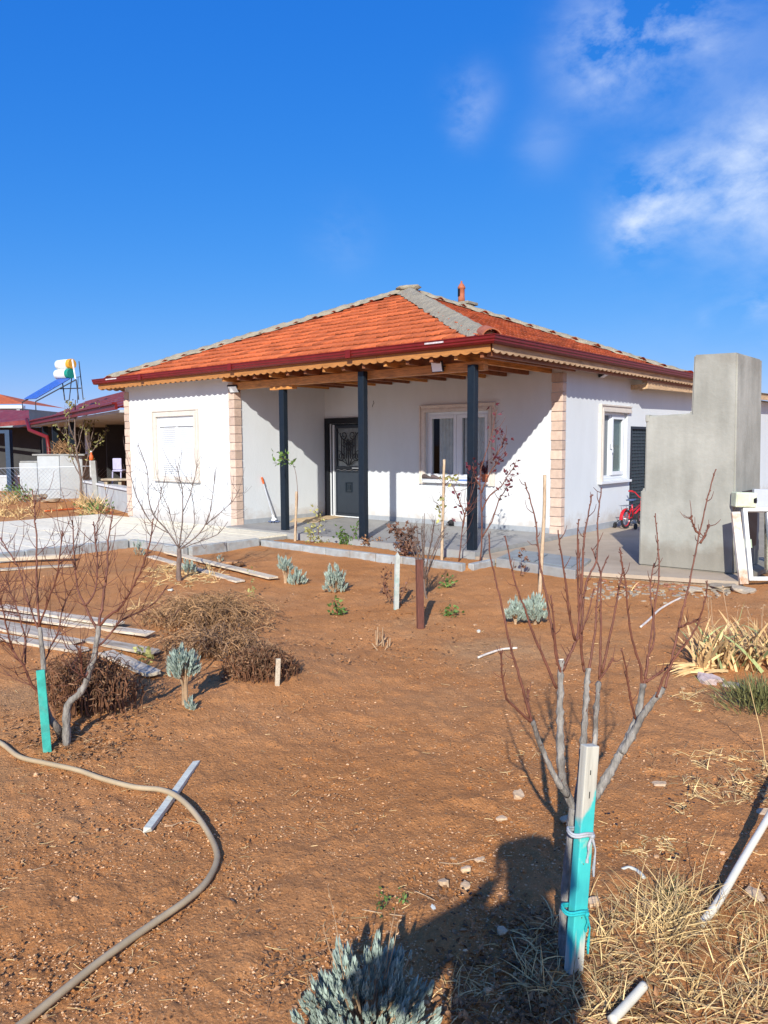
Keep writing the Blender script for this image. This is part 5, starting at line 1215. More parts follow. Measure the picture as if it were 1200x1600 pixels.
# ---------------------------------------------------------------- lavender-like silver shrubs
def silver_shrub(base, w_, h_, n_, leafn, ls, label, name='silvery_shrub', stems=5, zlift=0.0, skew=0.0):
    base = Vector(base); rt_ = empty(name, base, label, 'shrub'); fo = MB(); st = MB()
    for k in range(n_):
        # tuft tips fill a dome
        u = random.random(); th = random.uniform(0, 2 * math.pi); el = math.acos(1 - u * .95); rr = random.uniform(.60, 1.08) * (1 + .22 * mnoise.noise(Vector((math.cos(th) * 1.5, math.sin(th) * 1.5, el * 2 + base.x))))
        d = Vector((math.sin(el) * math.cos(th), math.sin(el) * math.sin(th), math.cos(el)))
        tip = base + Vector((d.x * w_ / 2 * rr + skew * d.z, d.y * w_ / 2 * rr, zlift + (h_ - zlift) * (.10 + .85 * d.z) * rr))
        g_ = (d * .55 + Vector((0, 0, .9)) + jit(.18)).normalized()
        root_ = base + Vector((d.x * w_ * .1, d.y * w_ * .1, zlift * .9 + .02))
        if k % 3 == 0: st.tube([root_, root_.lerp(tip, .6), tip], [.004, .003, .002], 4)
        ax1 = g_.orthogonal().normalized(); ax2 = g_.cross(ax1); L0 = ls * random.uniform(.55, 1.4)
        for j_ in range(leafn):
            a = j_ * 2.4 + random.random(); t = j_ / leafn; rd = ax1 * math.cos(a) + ax2 * math.sin(a)
            b0 = tip - g_ * L0 * (.9 * t); ld_ = (g_ + rd * (.22 + .35 * t)).normalized()
            fo.leaf(b0, ld_, rd, L0 * (.75 + .2 * random.random()), L0 * .32)
    for k in range(stems):
        a = random.uniform(0, 6.28); r_ = w_ * .25; st.tube([base + jit(.01) + Vector((0, 0, -.02)), base + Vector((math.cos(a) * r_ * .3, math.sin(a) * r_ * .3, zlift * .6 + .01)), base + Vector((math.cos(a) * r_, math.sin(a) * r_, zlift + .05))], [.012, .009, .006], 6)
    part(fo, 'foliage', M['lavender'], rt_); part(st, 'stems', M['twig_tan'], rt_); return rt_
b0 = plane_z(574, 1640, -.15); b0.z = Hf(b0.x, b0.y); sd0 = depth(b0)
hero = silver_shrub(b0, .36, .265, 430, 11, .032, 'large silvery green shrub in the foreground at the bottom edge', stems=8)
p = MB()
for (x1, y1) in ((512, 1365), (505, 1430), (545, 1450), (618, 1400), (622, 1420)):
    e = at(x1, y1 + 20, sd0 - .02); q = at(574 + (x1 - 574) * .6, 1530, sd0); q2 = q.lerp(e, .6) + jit(.006); p.tube([q, q2, e], [.0014, .001, .0007], 4); 
    for j_ in range(3): p.leaf(e.lerp(q2, j_ * .3), jit(1) + Vector((0, 0, 1)), jit(1).normalized(), .012, .005)
part(p, 'flower_stalks', M['twig_tan'], hero)
def px_shrub(px, pyb, wpx, hpx, n_, label, ls=.05, zl=0.0, leafn=8, skew=0):
    b = gp(px, pyb); s_ = depth(b) / FOC; return silver_shrub(b, wpx * s_, hpx * s_, n_, leafn, ls, label, zlift=zl * s_, skew=skew)
px_shrub(523, 925, 36, 40, 110, 'round silvery shrub alone in mid garden in front of the kerb', .06)
px_shrub(463, 913, 28, 26, 60, 'low silvery shrub with bare tan stems, lower lobe near the pale board', .055)
px_shrub(446, 912, 24, 42, 50, 'silvery shrub tuft on bare tan legs left of the round one', .055, zl=22)
px_shrub(806, 975, 34, 42, 110, 'left of the twin silvery shrubs near the lone peg of the right tree', .05, zl=8)
px_shrub(836, 975, 42, 46, 130, 'right of the twin silvery shrubs, slightly taller than its neighbour', .05, zl=8)
px_shrub(297, 1108, 16, 18, 26, 'tiny silvery tuft at the foot of the leggy silver shrub', .035)
px_shrub(290, 1100, 48, 88, 150, 'leggy silvery shrub on two bare tan stems left of the dead weeds', .042, zl=46, skew=-.03)
px_shrub(294, 895, 24, 22, 40, 'small silvery shrub behind the trunk of the dark tree', .05)
px_shrub(218, 868, 20, 24, 26, 'sparse silvery shrub at the kerb end of the pale boards', .05)
px_shrub(344, 970 - 92, 12, 14, 10, 'tiny silvery sprig beside the broken brown block', .03)

# ---------------------------------------------------------------- small leafy plants in the bed
def leafy(name, label, stems_px, dist, m_leaf, m_stem, nleaf, lsz, r_=.006, cat='plant', base=None, twigs=0, tl=.08, cluster=None):
    b = base if base is not None else at(stems_px[0][0][0], stems_px[0][0][1], dist); rt_ = empty(name, b, label, cat); st = MB(); lf = MB()
    for pts in stems_px:
        lsz_ = lsz * 1.2; sp = limb(st, trace(pts, dist, 0, random.uniform(-.08, .08)), r_, r_ * .4, 5, 3, .004)
        if twigs: spurs(st, sp, twigs, tl, r_ * .4, 1.0, .7)
        for k in range(int(nleaf * 1.6)):
            t = random.uniform(*(cluster or (.3, 1))); i = min(len(sp) - 1, int(t * len(sp))); c = sp[i] + jit(lsz_ * 1.2); lf.leaf(c, jit(1) + Vector((0, 0, .1)), jit(1).normalized(), lsz_ * random.uniform(.6, 1.3), lsz_ * .62)
    part(st, 'stems', m_stem, rt_, smooth=True)
    if nleaf: part(lf, 'leaves', m_leaf, rt_)
    return rt_
def gd(px, py): return depth(plane_z(px, py, -.10))
leafy('young_rose_bush', 'small green rose bush in the bed between the two left posts', [[(543, 852), (540, 838), (532, 828)], [(545, 852), (553, 838), (560, 815)], [(542, 852), (536, 845), (534, 836)]], gd(545, 852), M['green_leaf'], M['bark_young'], 26, .055)
leafy('young_rose_bush', 'lanky yellow green rose between the first post and the green rose bush', [[(497, 845), (498, 825), (500, 808), (490, 797)], [(497, 845), (489, 835), (485, 822)]], gd(497, 845), M['yellow_leaf'], M['bark_young'], 22, .05)
leafy('young_rose_bush', 'low yellowing rose at the kerb right of the staked sapling', [[(486, 850), (485, 840), (488, 835)], [(486, 850), (495, 842), (505, 845)]], gd(486, 850), M['yellow_leaf'], M['bark_young'], 18, .045)
leafy('young_rose_bush', 'withered pale pink shrub low in the bed right of the middle post', [[(580, 855), (575, 848), (568, 846)], [(582, 855), (590, 845), (600, 848)]], gd(582, 855), M['litter'], M['bark_young'], 22, .05)
leafy('withered_shrub', 'shrub with withered dark brown leaves in the bed left of the leafless bush', [[(632, 868), (630, 850), (622, 830), (615, 826)], [(632, 868), (638, 845), (640, 828)], [(632, 868), (626, 850), (632, 835)], [(633, 868), (640, 858), (642, 842)]], gd(632, 868), M['brown_leaf'], M['bark_young'], 44, .06)
leafy('staked_sapling', 'thin sapling arching left over the first porch post, few green leaves', [[(462, 846), (464, 800), (465, 768), (462, 740), (457, 724), (448, 718), (437, 716)]], gd(462, 846), M['green_leaf'], M['bark_young'], 22, .07, .006, 'sapling', cluster=(.78, 1))
def pole_px(name, label, pb, pt, wd, m, dist, cat='stake'):
    a = at(*pb, dist); b_ = at(*pt, dist); rt_ = empty(name, a, label, cat); mb = MB(); d = (a - b_).normalized(); limb(mb, [a + d * .08, a, a.lerp(b_, .33) + jit(.012), a.lerp(b_, .66) + jit(.012), b_], wd, wd * .75, 7, 4, .002, .3); part(mb, 'stick', m, rt_, smooth=True); return rt_
M['stick_pale'] = mat('pale_round_stick', (.52, .38, .24), .8, .2, 14, .4, stretch=(3, 3, 1), dirt=(.3, .18, .1), dirt_amt=.6)
pole_px('support_stick', 'pale wooden stick supporting the sapling by the first porch post', (461, 846), (463, 768), .026, M['stick_pale'], gd(462, 846))
pole_px('support_stick', 'tall pale stick standing in the bed below the porch window', (690, 876), (694, 718), .024, M['stick_pale'], gd(690, 876))
pole_px('support_stick', 'tall pale stick standing behind the right twin silvery shrub', (843, 925), (851, 742), .024, M['stick_pale'], depth(gp(843, 925)))
leafy('staked_sapling', 'sapling with few yellow and withered leaves tied to the tall stick below the window', [[(692, 876), (692, 820), (694, 780), (697, 745)], [(694, 800), (686, 790), (684, 786)], [(694, 760), (704, 750), (712, 752)]], gd(690, 876), M['yellow_leaf'], M['bark_young'], 10, .06, .006, 'sapling', twigs=6, tl=.25)
leafy('purple_leaved_sapling', 'bare forked sapling between the window stick and the right porch post', [[(717, 878), (721, 840), (726, 805), (738, 770), (745, 740)], [(726, 805), (715, 775), (707, 757)], [(723, 825), (728, 800), (733, 790)]], gd(717, 878), M['purple_leaf'], M['bark_young'], 3, .06, .010, 'sapling', twigs=8, tl=.3)
leafy('purple_leaved_sapling', 'tall sapling with clusters of dark red leaves right of the last porch post', [[(750, 880), (753, 840), (752, 790), (750, 755), (752, 730), (762, 700), (770, 672), (776, 640)], [(752, 800), (765, 775), (783, 760), (792, 745), (805, 728)], [(752, 770), (765, 740), (775, 725), (782, 715)],
      [(753, 840), (768, 815), (780, 780), (790, 765), (800, 745)], [(751, 760), (742, 745), (738, 728)], [(770, 720), (785, 695), (788, 680)]], gd(750, 880), M['purple_leaf'], M['bark_young'], 13, .055, .012, 'sapling', twigs=6, tl=.2, cluster=(.55, 1))
leafy('weed_stalk', 'slim weed stalk with a few dark leaves beside the inspection chamber', [[(813, 900), (815, 875), (812, 858)]], depth(gp(813, 900)), M['brown_leaf'], M['bark_young'], 12, .05, .004)
p_ = [(625, 950), (605, 925), (600, 905), (606, 892)]
leafy('leafless_rose', 'thorny thin rose with few leaves left of the pale stake', [p_, [(606, 935), (600, 915), (612, 890)], [(617, 950), (628, 930), (634, 915)]], depth(gp(615, 950)), M['brown_leaf'], M['bark_young'], 9, .04, .006, twigs=5, tl=.1)
leafy('green_seedling', 'dark green leafy seedling alone on the soil left of the pale stake', [[(527, 962), (526, 950), (524, 940)], [(527, 962), (530, 953)]], depth(gp(527, 962)), M['green_leaf'], M['bark_young'], 20, .04, .004)
leafy('green_weed', 'loose green weed right of the red brown stake', [[(690, 915), (700, 908), (703, 905)], [(690, 917), (696, 918)]], depth(gp(692, 918)), M['green_leaf'], M['green_leaf'], 16, .04, .003)
leafy('green_weed', 'flat green weed on the soil below and right of the red brown stake', [[(695, 962), (705, 956), (712, 958)], [(697, 962), (700, 958)]], depth(gp(700, 962)), M['green_leaf'], M['green_leaf'], 16, .04, .003)
leafy('green_weed', 'tiny green sprout on open soil above the foreground shrub', [[(598, 1424), (598, 1410), (600, 1400)], [(600, 1424), (603, 1412), (604, 1404)], [(597, 1424), (592, 1415)]], depth(gp(598, 1422)), M['green_leaf'], M['green_leaf'], 5, .016, .0015)
leafy('green_weed', 'tiny green shoot with two leaves right of the first tiny sprout', [[(629, 1408), (630, 1398), (633, 1392)]], depth(gp(630, 1407)), M['green_leaf'], M['green_leaf'], 5, .014, .0013)
leafy('low_green_plant', 'low green plant growing by the ends of the weathered boards', [[(225, 1035), (222, 1028), (218, 1020)], [(228, 1036), (236, 1030)]], depth(gp(226, 1037)), M['yellow_leaf'], M['weed'], 16, .04, .003)
leafy('yellowed_seedling', 'thin yellowing seedling left of the first silvery tuft', [[(394, 933), (393, 915), (392, 895)], [(394, 933), (398, 925)]], depth(gp(394, 933)), M['yellow_leaf'], M['weed'], 8, .035, .003)

# ---------------------------------------------------------------- strap-leaved dried plant, green shrub, rocks at right
ir = gp(1150, 1040); ird = depth(ir)
iris = empty('dried_iris_clump', ir, 'big clump of dried yellow strap leaves at the right edge of the garden', 'plant')
p = MB(); p2 = MB()
for k in range(190):
    c = gp(random.uniform(1085, 1235), random.uniform(1015, 1052)); a = random.uniform(0, 6.28)
    d = Vector((math.cos(a) * .7, math.sin(a) * .7, random.uniform(1.0, 2.6))); (p2 if k % 6 == 0 else p).blade(c, d, random.uniform(.20, .42), random.uniform(.018, .034), random.uniform(.5, 1.5), 6)
for k in range(30):
    c = gp(random.uniform(1075, 1140), random.uniform(1040, 1056)); p.blade(c + Vector((0, 0, .02)), -RH * random.uniform(.6, 1) + FH * random.uniform(-.5, .3) + Vector((0, 0, .15)), random.uniform(.15, .28), .022, .4, 5)
part(p, 'dry_leaves', M['iris'], iris); part(p2, 'greenish_leaves', M['iris_green'], iris)
p = MB()
for k in range(12):
    c = gp(random.uniform(1110, 1200), 1035); e = c + Vector((random.uniform(-.15, .15), random.uniform(-.1, .1), random.uniform(.35, .55))); p.tube([c, c.lerp(e, .6) + jit(.02), e], .002, 4)
    for j_ in range(3): p.leaf(e + jit(.02), jit(1), jit(1).normalized(), .02, .012)
part(p, 'seed_stalks', M['twig_tan'], iris)
gs = gp(1185, 1110)
sh_ = empty('needle_shrub', gs, 'fine leaved green shrub at the right edge below the dried strap leaves', 'shrub'); p = MB()
for k in range(900):
    c = gs + Vector((random.gauss(0, .10), random.gauss(0, .10), 0)); d = (c - gs) * 3 + Vector((0, 0, .7)) + jit(.35); c.z += random.uniform(0, .14); p.blade(c, d, random.uniform(.05, .11), .006, .1, 2)
for k in range(16): p.tube([gs, gs + Vector((random.gauss(0, .08), random.gauss(0, .08), .16))], .004, 4)
part(p, 'foliage', M['shrub_green'], sh_)
def rock(px, py, wpx, hpx, m, label, seed, name='rock', cat='rock'):
    b = gp(px, py); s_ = depth(b) / FOC; mb = MB(); mb.rock(b + Vector((0, 0, hpx * s_ * .28)), wpx * s_ / 2, wpx * s_ * .38, hpx * s_ * .55, seed, 2, random.uniform(0, 3)); o = mb.build(name, m, None); tag(o, label, cat); return o
rock(1110, 1068, 38, 24, M['stone_pink'], 'pinkish rock at the foot of the dried strap leaves', 1)
rock(1143, 1074, 34, 12, M['stone_grey'], 'flat grey stone right of the pinkish rock', 2)
rock(811, 1246, 24, 15, M['stone'], 'pale stone left of the front tree, in open soil', 3)
rock(885, 1283, 22, 14, M['stone'], 'tan stone just right of the front tree trunk shadow', 4)
rock(1030, 1227, 24, 9, M['stone'], 'flat pale stone chip right of the front tree', 5)
rock(928, 1415, 22, 20, M['stone'], 'brown stone in dry grass right of the front stake', 6)
rock(1013, 1418, 26, 14, M['stone'], 'tan stone among dry grass, farther right than the brown one', 7)
rock(1178, 1400, 34, 14, M['stone'], 'flat tan stone below the white pipe at the right edge', 8)
rock(728, 1362, 16, 15, M['stone'], 'pale stone at the edge of the photographer shadow', 9)
rock(693, 1382, 18, 14, M['stone'], 'tan stone left of the pale one by the shadow edge', 10)
rock(727, 1386, 20, 11, M['stone'], 'tan stone just below the pale one by the shadow edge', 11)
rock(784, 1281, 18, 9, M['stone'], 'flat stone above the head of the photographer shadow', 12)
rock(784, 1458, 18, 14, M['stone'], 'brown stone lying inside the photographer shadow', 13)
rock(205, 1420 - 1, 14, 9, M['stone'], 'small pale stone between hose and left edge', 14) if False else None
rock(205, 1519, 11, 8, M['stone'], 'small tan stone below the hose near the bottom', 15)
rock(748, 985 - 0 if False else 988, 8, 7, M['whitewood'], 'small white pebble above the cut stubble in mid garden', 16)
rock(308, 1027, 16, 7, M['stone'], 'tan flat stone right of the leggy silver shrub', 17)
rock(266, 923, 9, 5, M['whitewood'], 'whitish stone left of the small dark tree', 18)
rock(1193, 1272, 24, 12, M['stone'], 'tan stone at right edge above the white pipe', 19)
rock(750, 1345, 15, 8, M['stone'], 'small grey tan stone on the upper edge of the shadow', 20)
rock(675, 1420, 14, 8, M['whitewood'], 'small whitish stone left of the shadow among dry stems', 21)
rock(90, 776, 1, 1, M['stone'], '', 1) if False else None
# rubble at the foot of the concrete yard
rub = MB()
for k in range(150):
    c = gp(random.uniform(915, 1140), random.gauss(925, 7)); rub.rock(c + Vector((0, 0, .005)), random.uniform(.01, .04), random.uniform(.01, .035), random.uniform(.012, .03), k, 1, random.random() * 3)
o = rub.build('rubble', M['stone_grey']); tag(o, 'broken stone and mortar rubble along the foot of the concrete yard', 'rubble', kind='stuff')
M['brick_chip'] = mat('brick_chips', (.42, .18, .11), .9, .2, 20, .2, island=.3); rub = MB()
for k in range(40):
    c = gp(random.uniform(930, 1080), random.gauss(918, 5)); rub.rock(c + Vector((0, 0, .006)), random.uniform(.01, .04), random.uniform(.01, .03), .01, k, 1, random.random() * 3)
o = rub.build('brick_chips', M['brick_chip']); tag(o, 'reddish brick chips mixed in the rubble under the yard edge', 'rubble', kind='stuff')
for (px, py, w_, sd_) in ((1125, 920, 50, 31), (1160, 925, 40, 32), (1085, 925, 30, 33)):
    rock(px, py, w_, 13, M['stone_grey'], {31: 'flat grey concrete lump at the corner below the oven', 32: 'flat concrete lump under the leaning rusty bar', 33: 'smaller flat concrete lump left of the oven corner'}[sd_], sd_, 'concrete_lump')

# ---------------------------------------------------------------- boards, sticks, hose, pipes
def board(pa, pb, wd, m, label, name='plank', th=.022, lift=.015, lift2=None, cat='plank', roll=0):
    a = gp(*pa); b_ = gp(*pb); a.z += lift; b_.z += lift if lift2 is None else lift2
    d = (b_ - a); ln = d.length; d.normalize(); x = d.cross(Vector((0, 0, 1))).normalized(); z = x.cross(d)
    mid_ = (a + b_) / 2; mb = MB(); n_ = 8; vs = []
    for i in range(n_ + 1):
        t = i / n_ - .5; e = Vector((0, 0, .008 * mnoise.noise(Vector((t * 3, a.x, 1)))))
        w_ = wd * (1 + .05 * mnoise.noise(Vector((t * 6, a.x, 5))))
        for s_, h_ in ((-1, -1), (1, -1), (1, 1), (-1, 1)): vs.append(Vector((t * ln + (random.uniform(-.012, .012) if i in (0, n_) else 0), s_ * w_ / 2, h_ * th / 2 + e.z)))
    mb.add(vs, [(4 * i + j_, 4 * i + (j_ + 1) % 4, 4 * i + 4 + (j_ + 1) % 4, 4 * i + 4 + j_) for i in range(n_) for j_ in range(4)] + [(3, 2, 1, 0), (4 * n_, 4 * n_ + 1, 4 * n_ + 2, 4 * n_ + 3)])
    o = mb.build(name, m, None, bevel=.002); Mx = Matrix((d, -x, z)).transposed().to_4x4() @ Matrix.Rotation(roll, 4, 'X'); Mx.translation = mid_; o.matrix_basis = Mx; tag(o, label, cat, 'planks lying on the soil'); return o
board((262, 868), (427, 909), .13, M['board_tan'], 'upper long pale plank lying by the small dark tree', lift=.05)
board((236, 872), (376, 911), .12, M['board_grey'], 'lower long plank with whitish edge by the small dark tree', lift=.02)
board((0, 957), (186, 986), .12, M['board_grey'], 'weathered plank farthest from us in the left pile', lift=.06)
board((-10, 967), (235, 1000), .11, M['board_grey'], 'second weathered plank of the left pile, long and straight', lift=.05)
board((-10, 978), (242, 1026), .12, M['board_grey'], 'wide weathered plank crossing the middle of the left pile', lift=.035)
board((165, 1025), (238, 1058), .12, M['board_grey'], 'short bluish grey plank end nearest us in the left pile', lift=.03)
board((-10, 998), (130, 1020), .12, M['board_grey'], 'pale plank at the near left edge of the left pile', lift=.02)
board((-10, 985), (120, 1008), .10, M['board_grey'], 'greyish plank in the lower left of the pile under the twigs', lift=.03)
board((-10, 882), (112, 876), .14, M['board_tan'], 'pale plank next to the path kerb at the left edge', lift=.07, th=.05)
board((-10, 893), (114, 886), .12, M['board_grey'], 'grey plank below the pale one at the left edge', lift=.02)
board((225, 1061), (248, 1057), .06, M['board_tan'], 'short splinter of pale wood at the end of the left pile', lift=.03)
board((231, 1302), (307, 1195), .033, M['whitewood'], 'white painted stake lying under the hose', name='white_stake', th=.022, lift=.012, cat='stake')
b_ = gp(360, 885); mb = MB(); mb.rock(b_ + Vector((0, 0, .05)), .16, .07, .05, 12, 2, .5); mb.rock(b_ + Vector((.12, .05, .04)), .08, .07, .05, 14, 2, .5); o = mb.build('bark_block', M['litter']); tag(o, 'broken brown bark block behind the long pale planks', 'wood block')
def ground_tube(name, pxs, r_, m, label, cat, lift=None, seg=8, n_per=6):
    pts = [gp(*q) for q in pxs]; 
    for i, q in enumerate(pts): q.z = Hf(q.x, q.y) + r_ + .004 + (lift[i] if lift else 0)
    mb = MB(); sp = smooth_path(pts, n_per); mb.tube(sp, r_, seg); o = mb.build(name, m, None, smooth=True); tag(o, label, cat); return o
ground_tube('garden_hose', [(-40, 1150), (0, 1165), (30, 1187), (70, 1197), (120, 1208), (160, 1222), (210, 1235), (250, 1243), (275, 1256), (300, 1275), (323, 1303), (338, 1335), (337, 1358), (320, 1388), (290, 1415), (250, 1443), (200, 1478), (150, 1515), (95, 1560), (40, 1605), (-20, 1650)], .0125, M['hose'], 'beige garden hose curving across the soil at lower left', 'hose', lift=[0] * 6 + [.0, .012, .022, .012] + [0] * 11)
ground_tube('white_pipe', [(1255, 1230), (1200, 1315), (1160, 1370), (1122, 1425), (1095, 1452)], .0135, M['pipe'], 'white plastic pipe running in from the right edge into dry grass', 'pipe', lift=[.16, .09, .05, .02, 0], seg=10)
ground_tube('white_pipe', [(1006, 1556), (985, 1580), (955, 1615)], .013, M['pipe'], 'short end of white pipe showing through dry grass at the bottom edge', 'pipe', lift=[.015, .015, .02], seg=10)
ground_tube('peeled_branch', [(1001, 982), (1015, 970), (1030, 955), (1048, 944), (1064, 936)], .010, M['peeled'], 'long whitish peeled branch on soil near the oven', 'stick')
ground_tube('peeled_stick', [(747, 1030), (765, 1023), (785, 1017), (808, 1015)], .009, M['peeled'], 'whitish peeled stick on the open soil left of the front tree', 'stick')
ground_tube('white_rag', [(972, 1364), (984, 1361), (998, 1368), (1006, 1377)], .008, M['whitewood'], 'curled white scrap lying in grass right of the front stake', 'scrap')
ground_tube('orange_hose', [(70, 800), (120, 796), (150, 795), (170, 800), (184, 812)], .02, M['orange'], 'orange hose lying in the soil beyond the path', 'hose')
for k, (px, py) in enumerate([(225, 1103 + 275), (245, 1345)]): pass
stick_px = [([(618 / 3, 1100 + 590 / 3), (660 / 3, 1100 + 598 / 3), (690 / 3, 1100 + 628 / 3)], 'thin curled root at the lower tip of the white stake'), ([(140 / 3, 1100 + 790 / 3), (200 / 3, 1100 + 775 / 3), (268 / 3, 1100 + 762 / 3)], 'thin bent twig alone on soil left of the hose bend'),
            ([(770 / 3, 1100 + 580 / 3), (810 / 3, 1100 + 575 / 3), (855 / 3, 1100 + 556 / 3)], 'pale twig right of the white stake tip'), ([(870 / 3, 1100 + 562 / 3), (900 / 3, 1100 + 556 / 3), (935 / 3, 1100 + 570 / 3)], 'short curved straw inside the hose bend'),
            ([(560 / 3 + 400 - 190, 1200 + 680 / 3 - 3)] * 0 + [(566, 1424), (600, 1430), (632, 1434)], 'pale dry stem lying left of the photographer shadow'), ([(648, 1395), (665, 1402), (680, 1410)], 'curved dry root near the tiny sprouts'), ([(687, 1350), (715, 1352), (738, 1345), (760, 1350)], 'forked pale twig among the stones by the shadow')]
for pts, lb in stick_px: ground_tube('dry_twig', pts, .0022, M['twig_tan'], lb, 'twig', seg=5, n_per=3)

# ---------------------------------------------------------------- scatter: pebbles, litter, grass
def rand_ground(x0, x1, y0, y1): return gp(random.uniform(x0, x1), random.uniform(y0, y1))
def blocked(c):
    x, y = c.x, c.y
    return (x < -5.1 and y > -14) or (-5.3 < x < -3.6 and y > -4.75) or (y > -3.35 and x > -3.7 and x < .5) or (x > .45 and y > -3.05 and x < 3.5)
peb = MB()
bmq = bmesh.new(); bmesh.ops.create_icosphere(bmq, subdivisions=1, radius=1); icoV = [v.co.copy() for v in bmq.verts]; icoF = [tuple(v.index for v in f.verts) for f in bmq.faces]; bmq.free()
octV = [Vector(v) for v in ((1, 0, 0), (0, 1, 0), (-1, 0, 0), (0, -1, 0), (0, 0, 1))]; octF = [(0, 1, 4), (1, 2, 4), (2, 3, 4), (3, 0, 4)]
n_p = 0
for k in range(15000):
    py = 860 + 740 * (random.random() ** .75); c = gp(random.uniform(-30, 1230), py)
    if blocked(c): continue
    s_ = random.choice([.0015, .0015, .002, .002, .0025, .003, .004]) * (1.0 + .12 * depth(c)) * random.uniform(.7, 1.3)
    if random.random() < .015: s_ *= 2.2
    an = random.random() * 6.28; V_, F_ = (icoV, icoF) if s_ > .009 else (octV, octF)
    sx_, sy_, sz_ = s_ * random.uniform(.7, 1.4), s_ * random.uniform(.6, 1.1), s_ * random.uniform(.4, .8)
    ca, sa = math.cos(an), math.sin(an)
    peb.add([c + Vector((v.x * sx_ * ca - v.y * sy_ * sa, v.x * sx_ * sa + v.y * sy_ * ca, v.z * sz_ + sz_ * .3 + .001)) * random.uniform(.85, 1.15) if False else c + Vector((v.x * sx_ * ca - v.y * sy_ * sa, v.x * sx_ * sa + v.y * sy_ * ca, v.z * sz_ * random.uniform(.7, 1.2) + sz_ * .25 + .001)) for v in V_], F_)
o = peb.build('pebbles', M['pebble']); tag(o, 'small pale pebbles scattered all over the brown soil', 'pebbles', kind='stuff')
def clod_field():
    mb = MB()
    for k in range(3600):
        py = 1000 + 600 * (random.random() ** .8); c = gp(random.uniform(-30, 1230), py)
        if blocked(c): continue
        s_ = random.uniform(.0025, .0065) * (1 + .1 * depth(c)); an = random.random() * 6.28; ca, sa = math.cos(an), math.sin(an); sx_, sy_, sz_ = s_ * random.uniform(.8, 1.3), s_ * random.uniform(.7, 1.1), s_ * random.uniform(.5, .9)
        mb.add([c + Vector((v.x * sx_ * ca - v.y * sy_ * sa, v.x * sx_ * sa + v.y * sy_ * ca, v.z * sz_)) * 1.0 + Vector((0, 0, .001)) + jit(s_ * .15) for v in icoV], icoF)
    return mb
o = clod_field().build('soil_clods', M['soil'], smooth=False); tag(o, 'crumbs and clods of brown soil', 'soil', kind='stuff')
# dry grass at the lower right
def grass(regions, m, name, label, zf=.4):
    mb = MB()
    for (x0, x1, y0, y1, ncl, nb, ln, wd, bend, flat) in regions:
        for k in range(ncl):
            c = rand_ground(x0, x1, y0, y1)
            if blocked(c): continue
            lean = jit(.5); lean.z = 0
            for j_ in range(nb):
                b = c + Vector((random.gauss(0, .018), random.gauss(0, .018), 0)); d = Vector((random.gauss(0, 1), random.gauss(0, 1), random.uniform(.2, 1.5) * (1 - flat) + .05)) * 1.0 + lean
                mb.blade(b, d, ln * random.uniform(.5, 1.3), wd * random.uniform(.7, 1.3), random.uniform(.3, 1.2) * bend, 4)
    o = mb.build(name, m); tag(o, label, 'grass', kind='stuff'); return o
grass([(930, 1230, 1420, 1600, 110, 13, .13, .0034, 1.1, .25), (820, 960, 1440, 1600, 34, 12, .11, .004, 1.1, .3), (1000, 1120, 1395, 1470, 34, 12, .15, .0038, .6, 0), (930, 1060, 1390, 1450, 26, 10, .09, .0035, 1.2, .5),
       (1060, 1210, 1170, 1270, 60, 11, .10, .0045, 1.4, .6), (960, 1050, 1310, 1345, 16, 12, .08, .004, 1.5, .9), (1040, 1140, 1080, 1110, 22, 9, .12, .005, 1.5, .7), (700, 840, 1500, 1600, 14, 9, .09, .003, 1.2, .5),
       (230, 345, 885, 915, 70, 12, .12, .010, 1.2, .4), (210, 300, 940, 960, 8, 8, .14, .009, 1.2, .5), (950, 1060, 905, 925, 22, 8, .12, .008, 1.2, .6), (790, 860, 1155, 1200, 3, 6, .05, .003, 1, .6)], M['straw'], 'dry_grass', 'dry straw coloured grass clumps over the soil')
grass([(850, 1230, 1400, 1600, 110, 9, .09, .0042, 1.5, .6), (1010, 1210, 1140, 1260, 46, 10, .09, .004, 1.5, .7), (560, 860, 1400, 1600, 46, 7, .07, .0028, 1.5, .7), (400, 500, 1500, 1590, 18, 8, .07, .0028, 1.5, .7),
       (60, 190, 1140, 1190, 26, 10, .08, .005, 1.5, .8), (560, 780, 990, 1040, 26, 6, .09, .005, 1.6, .8), (440, 720, 925, 1010, 90, 6, .09, .006, 1.6, .9), (0, 260, 1100, 1180, 60, 7, .07, .004, 1.6, .9), (200, 480, 990, 1090, 50, 7, .10, .006, 1.6, .8), (880, 1200, 1000, 1120, 44, 5, .07, .004, 1.6, .8)], M['weed'], 'dead_weeds', 'brown withered weeds lying over the soil')
grass([(1030, 1075, 1375, 1420, 10, 14, .04, .0025, .6, 0), (1160, 1215, 1440, 1500, 12, 14, .04, .0025, .6, 0)], M['green_leaf'], 'green_grass', 'small fresh green grass patches in the dry grass at right')
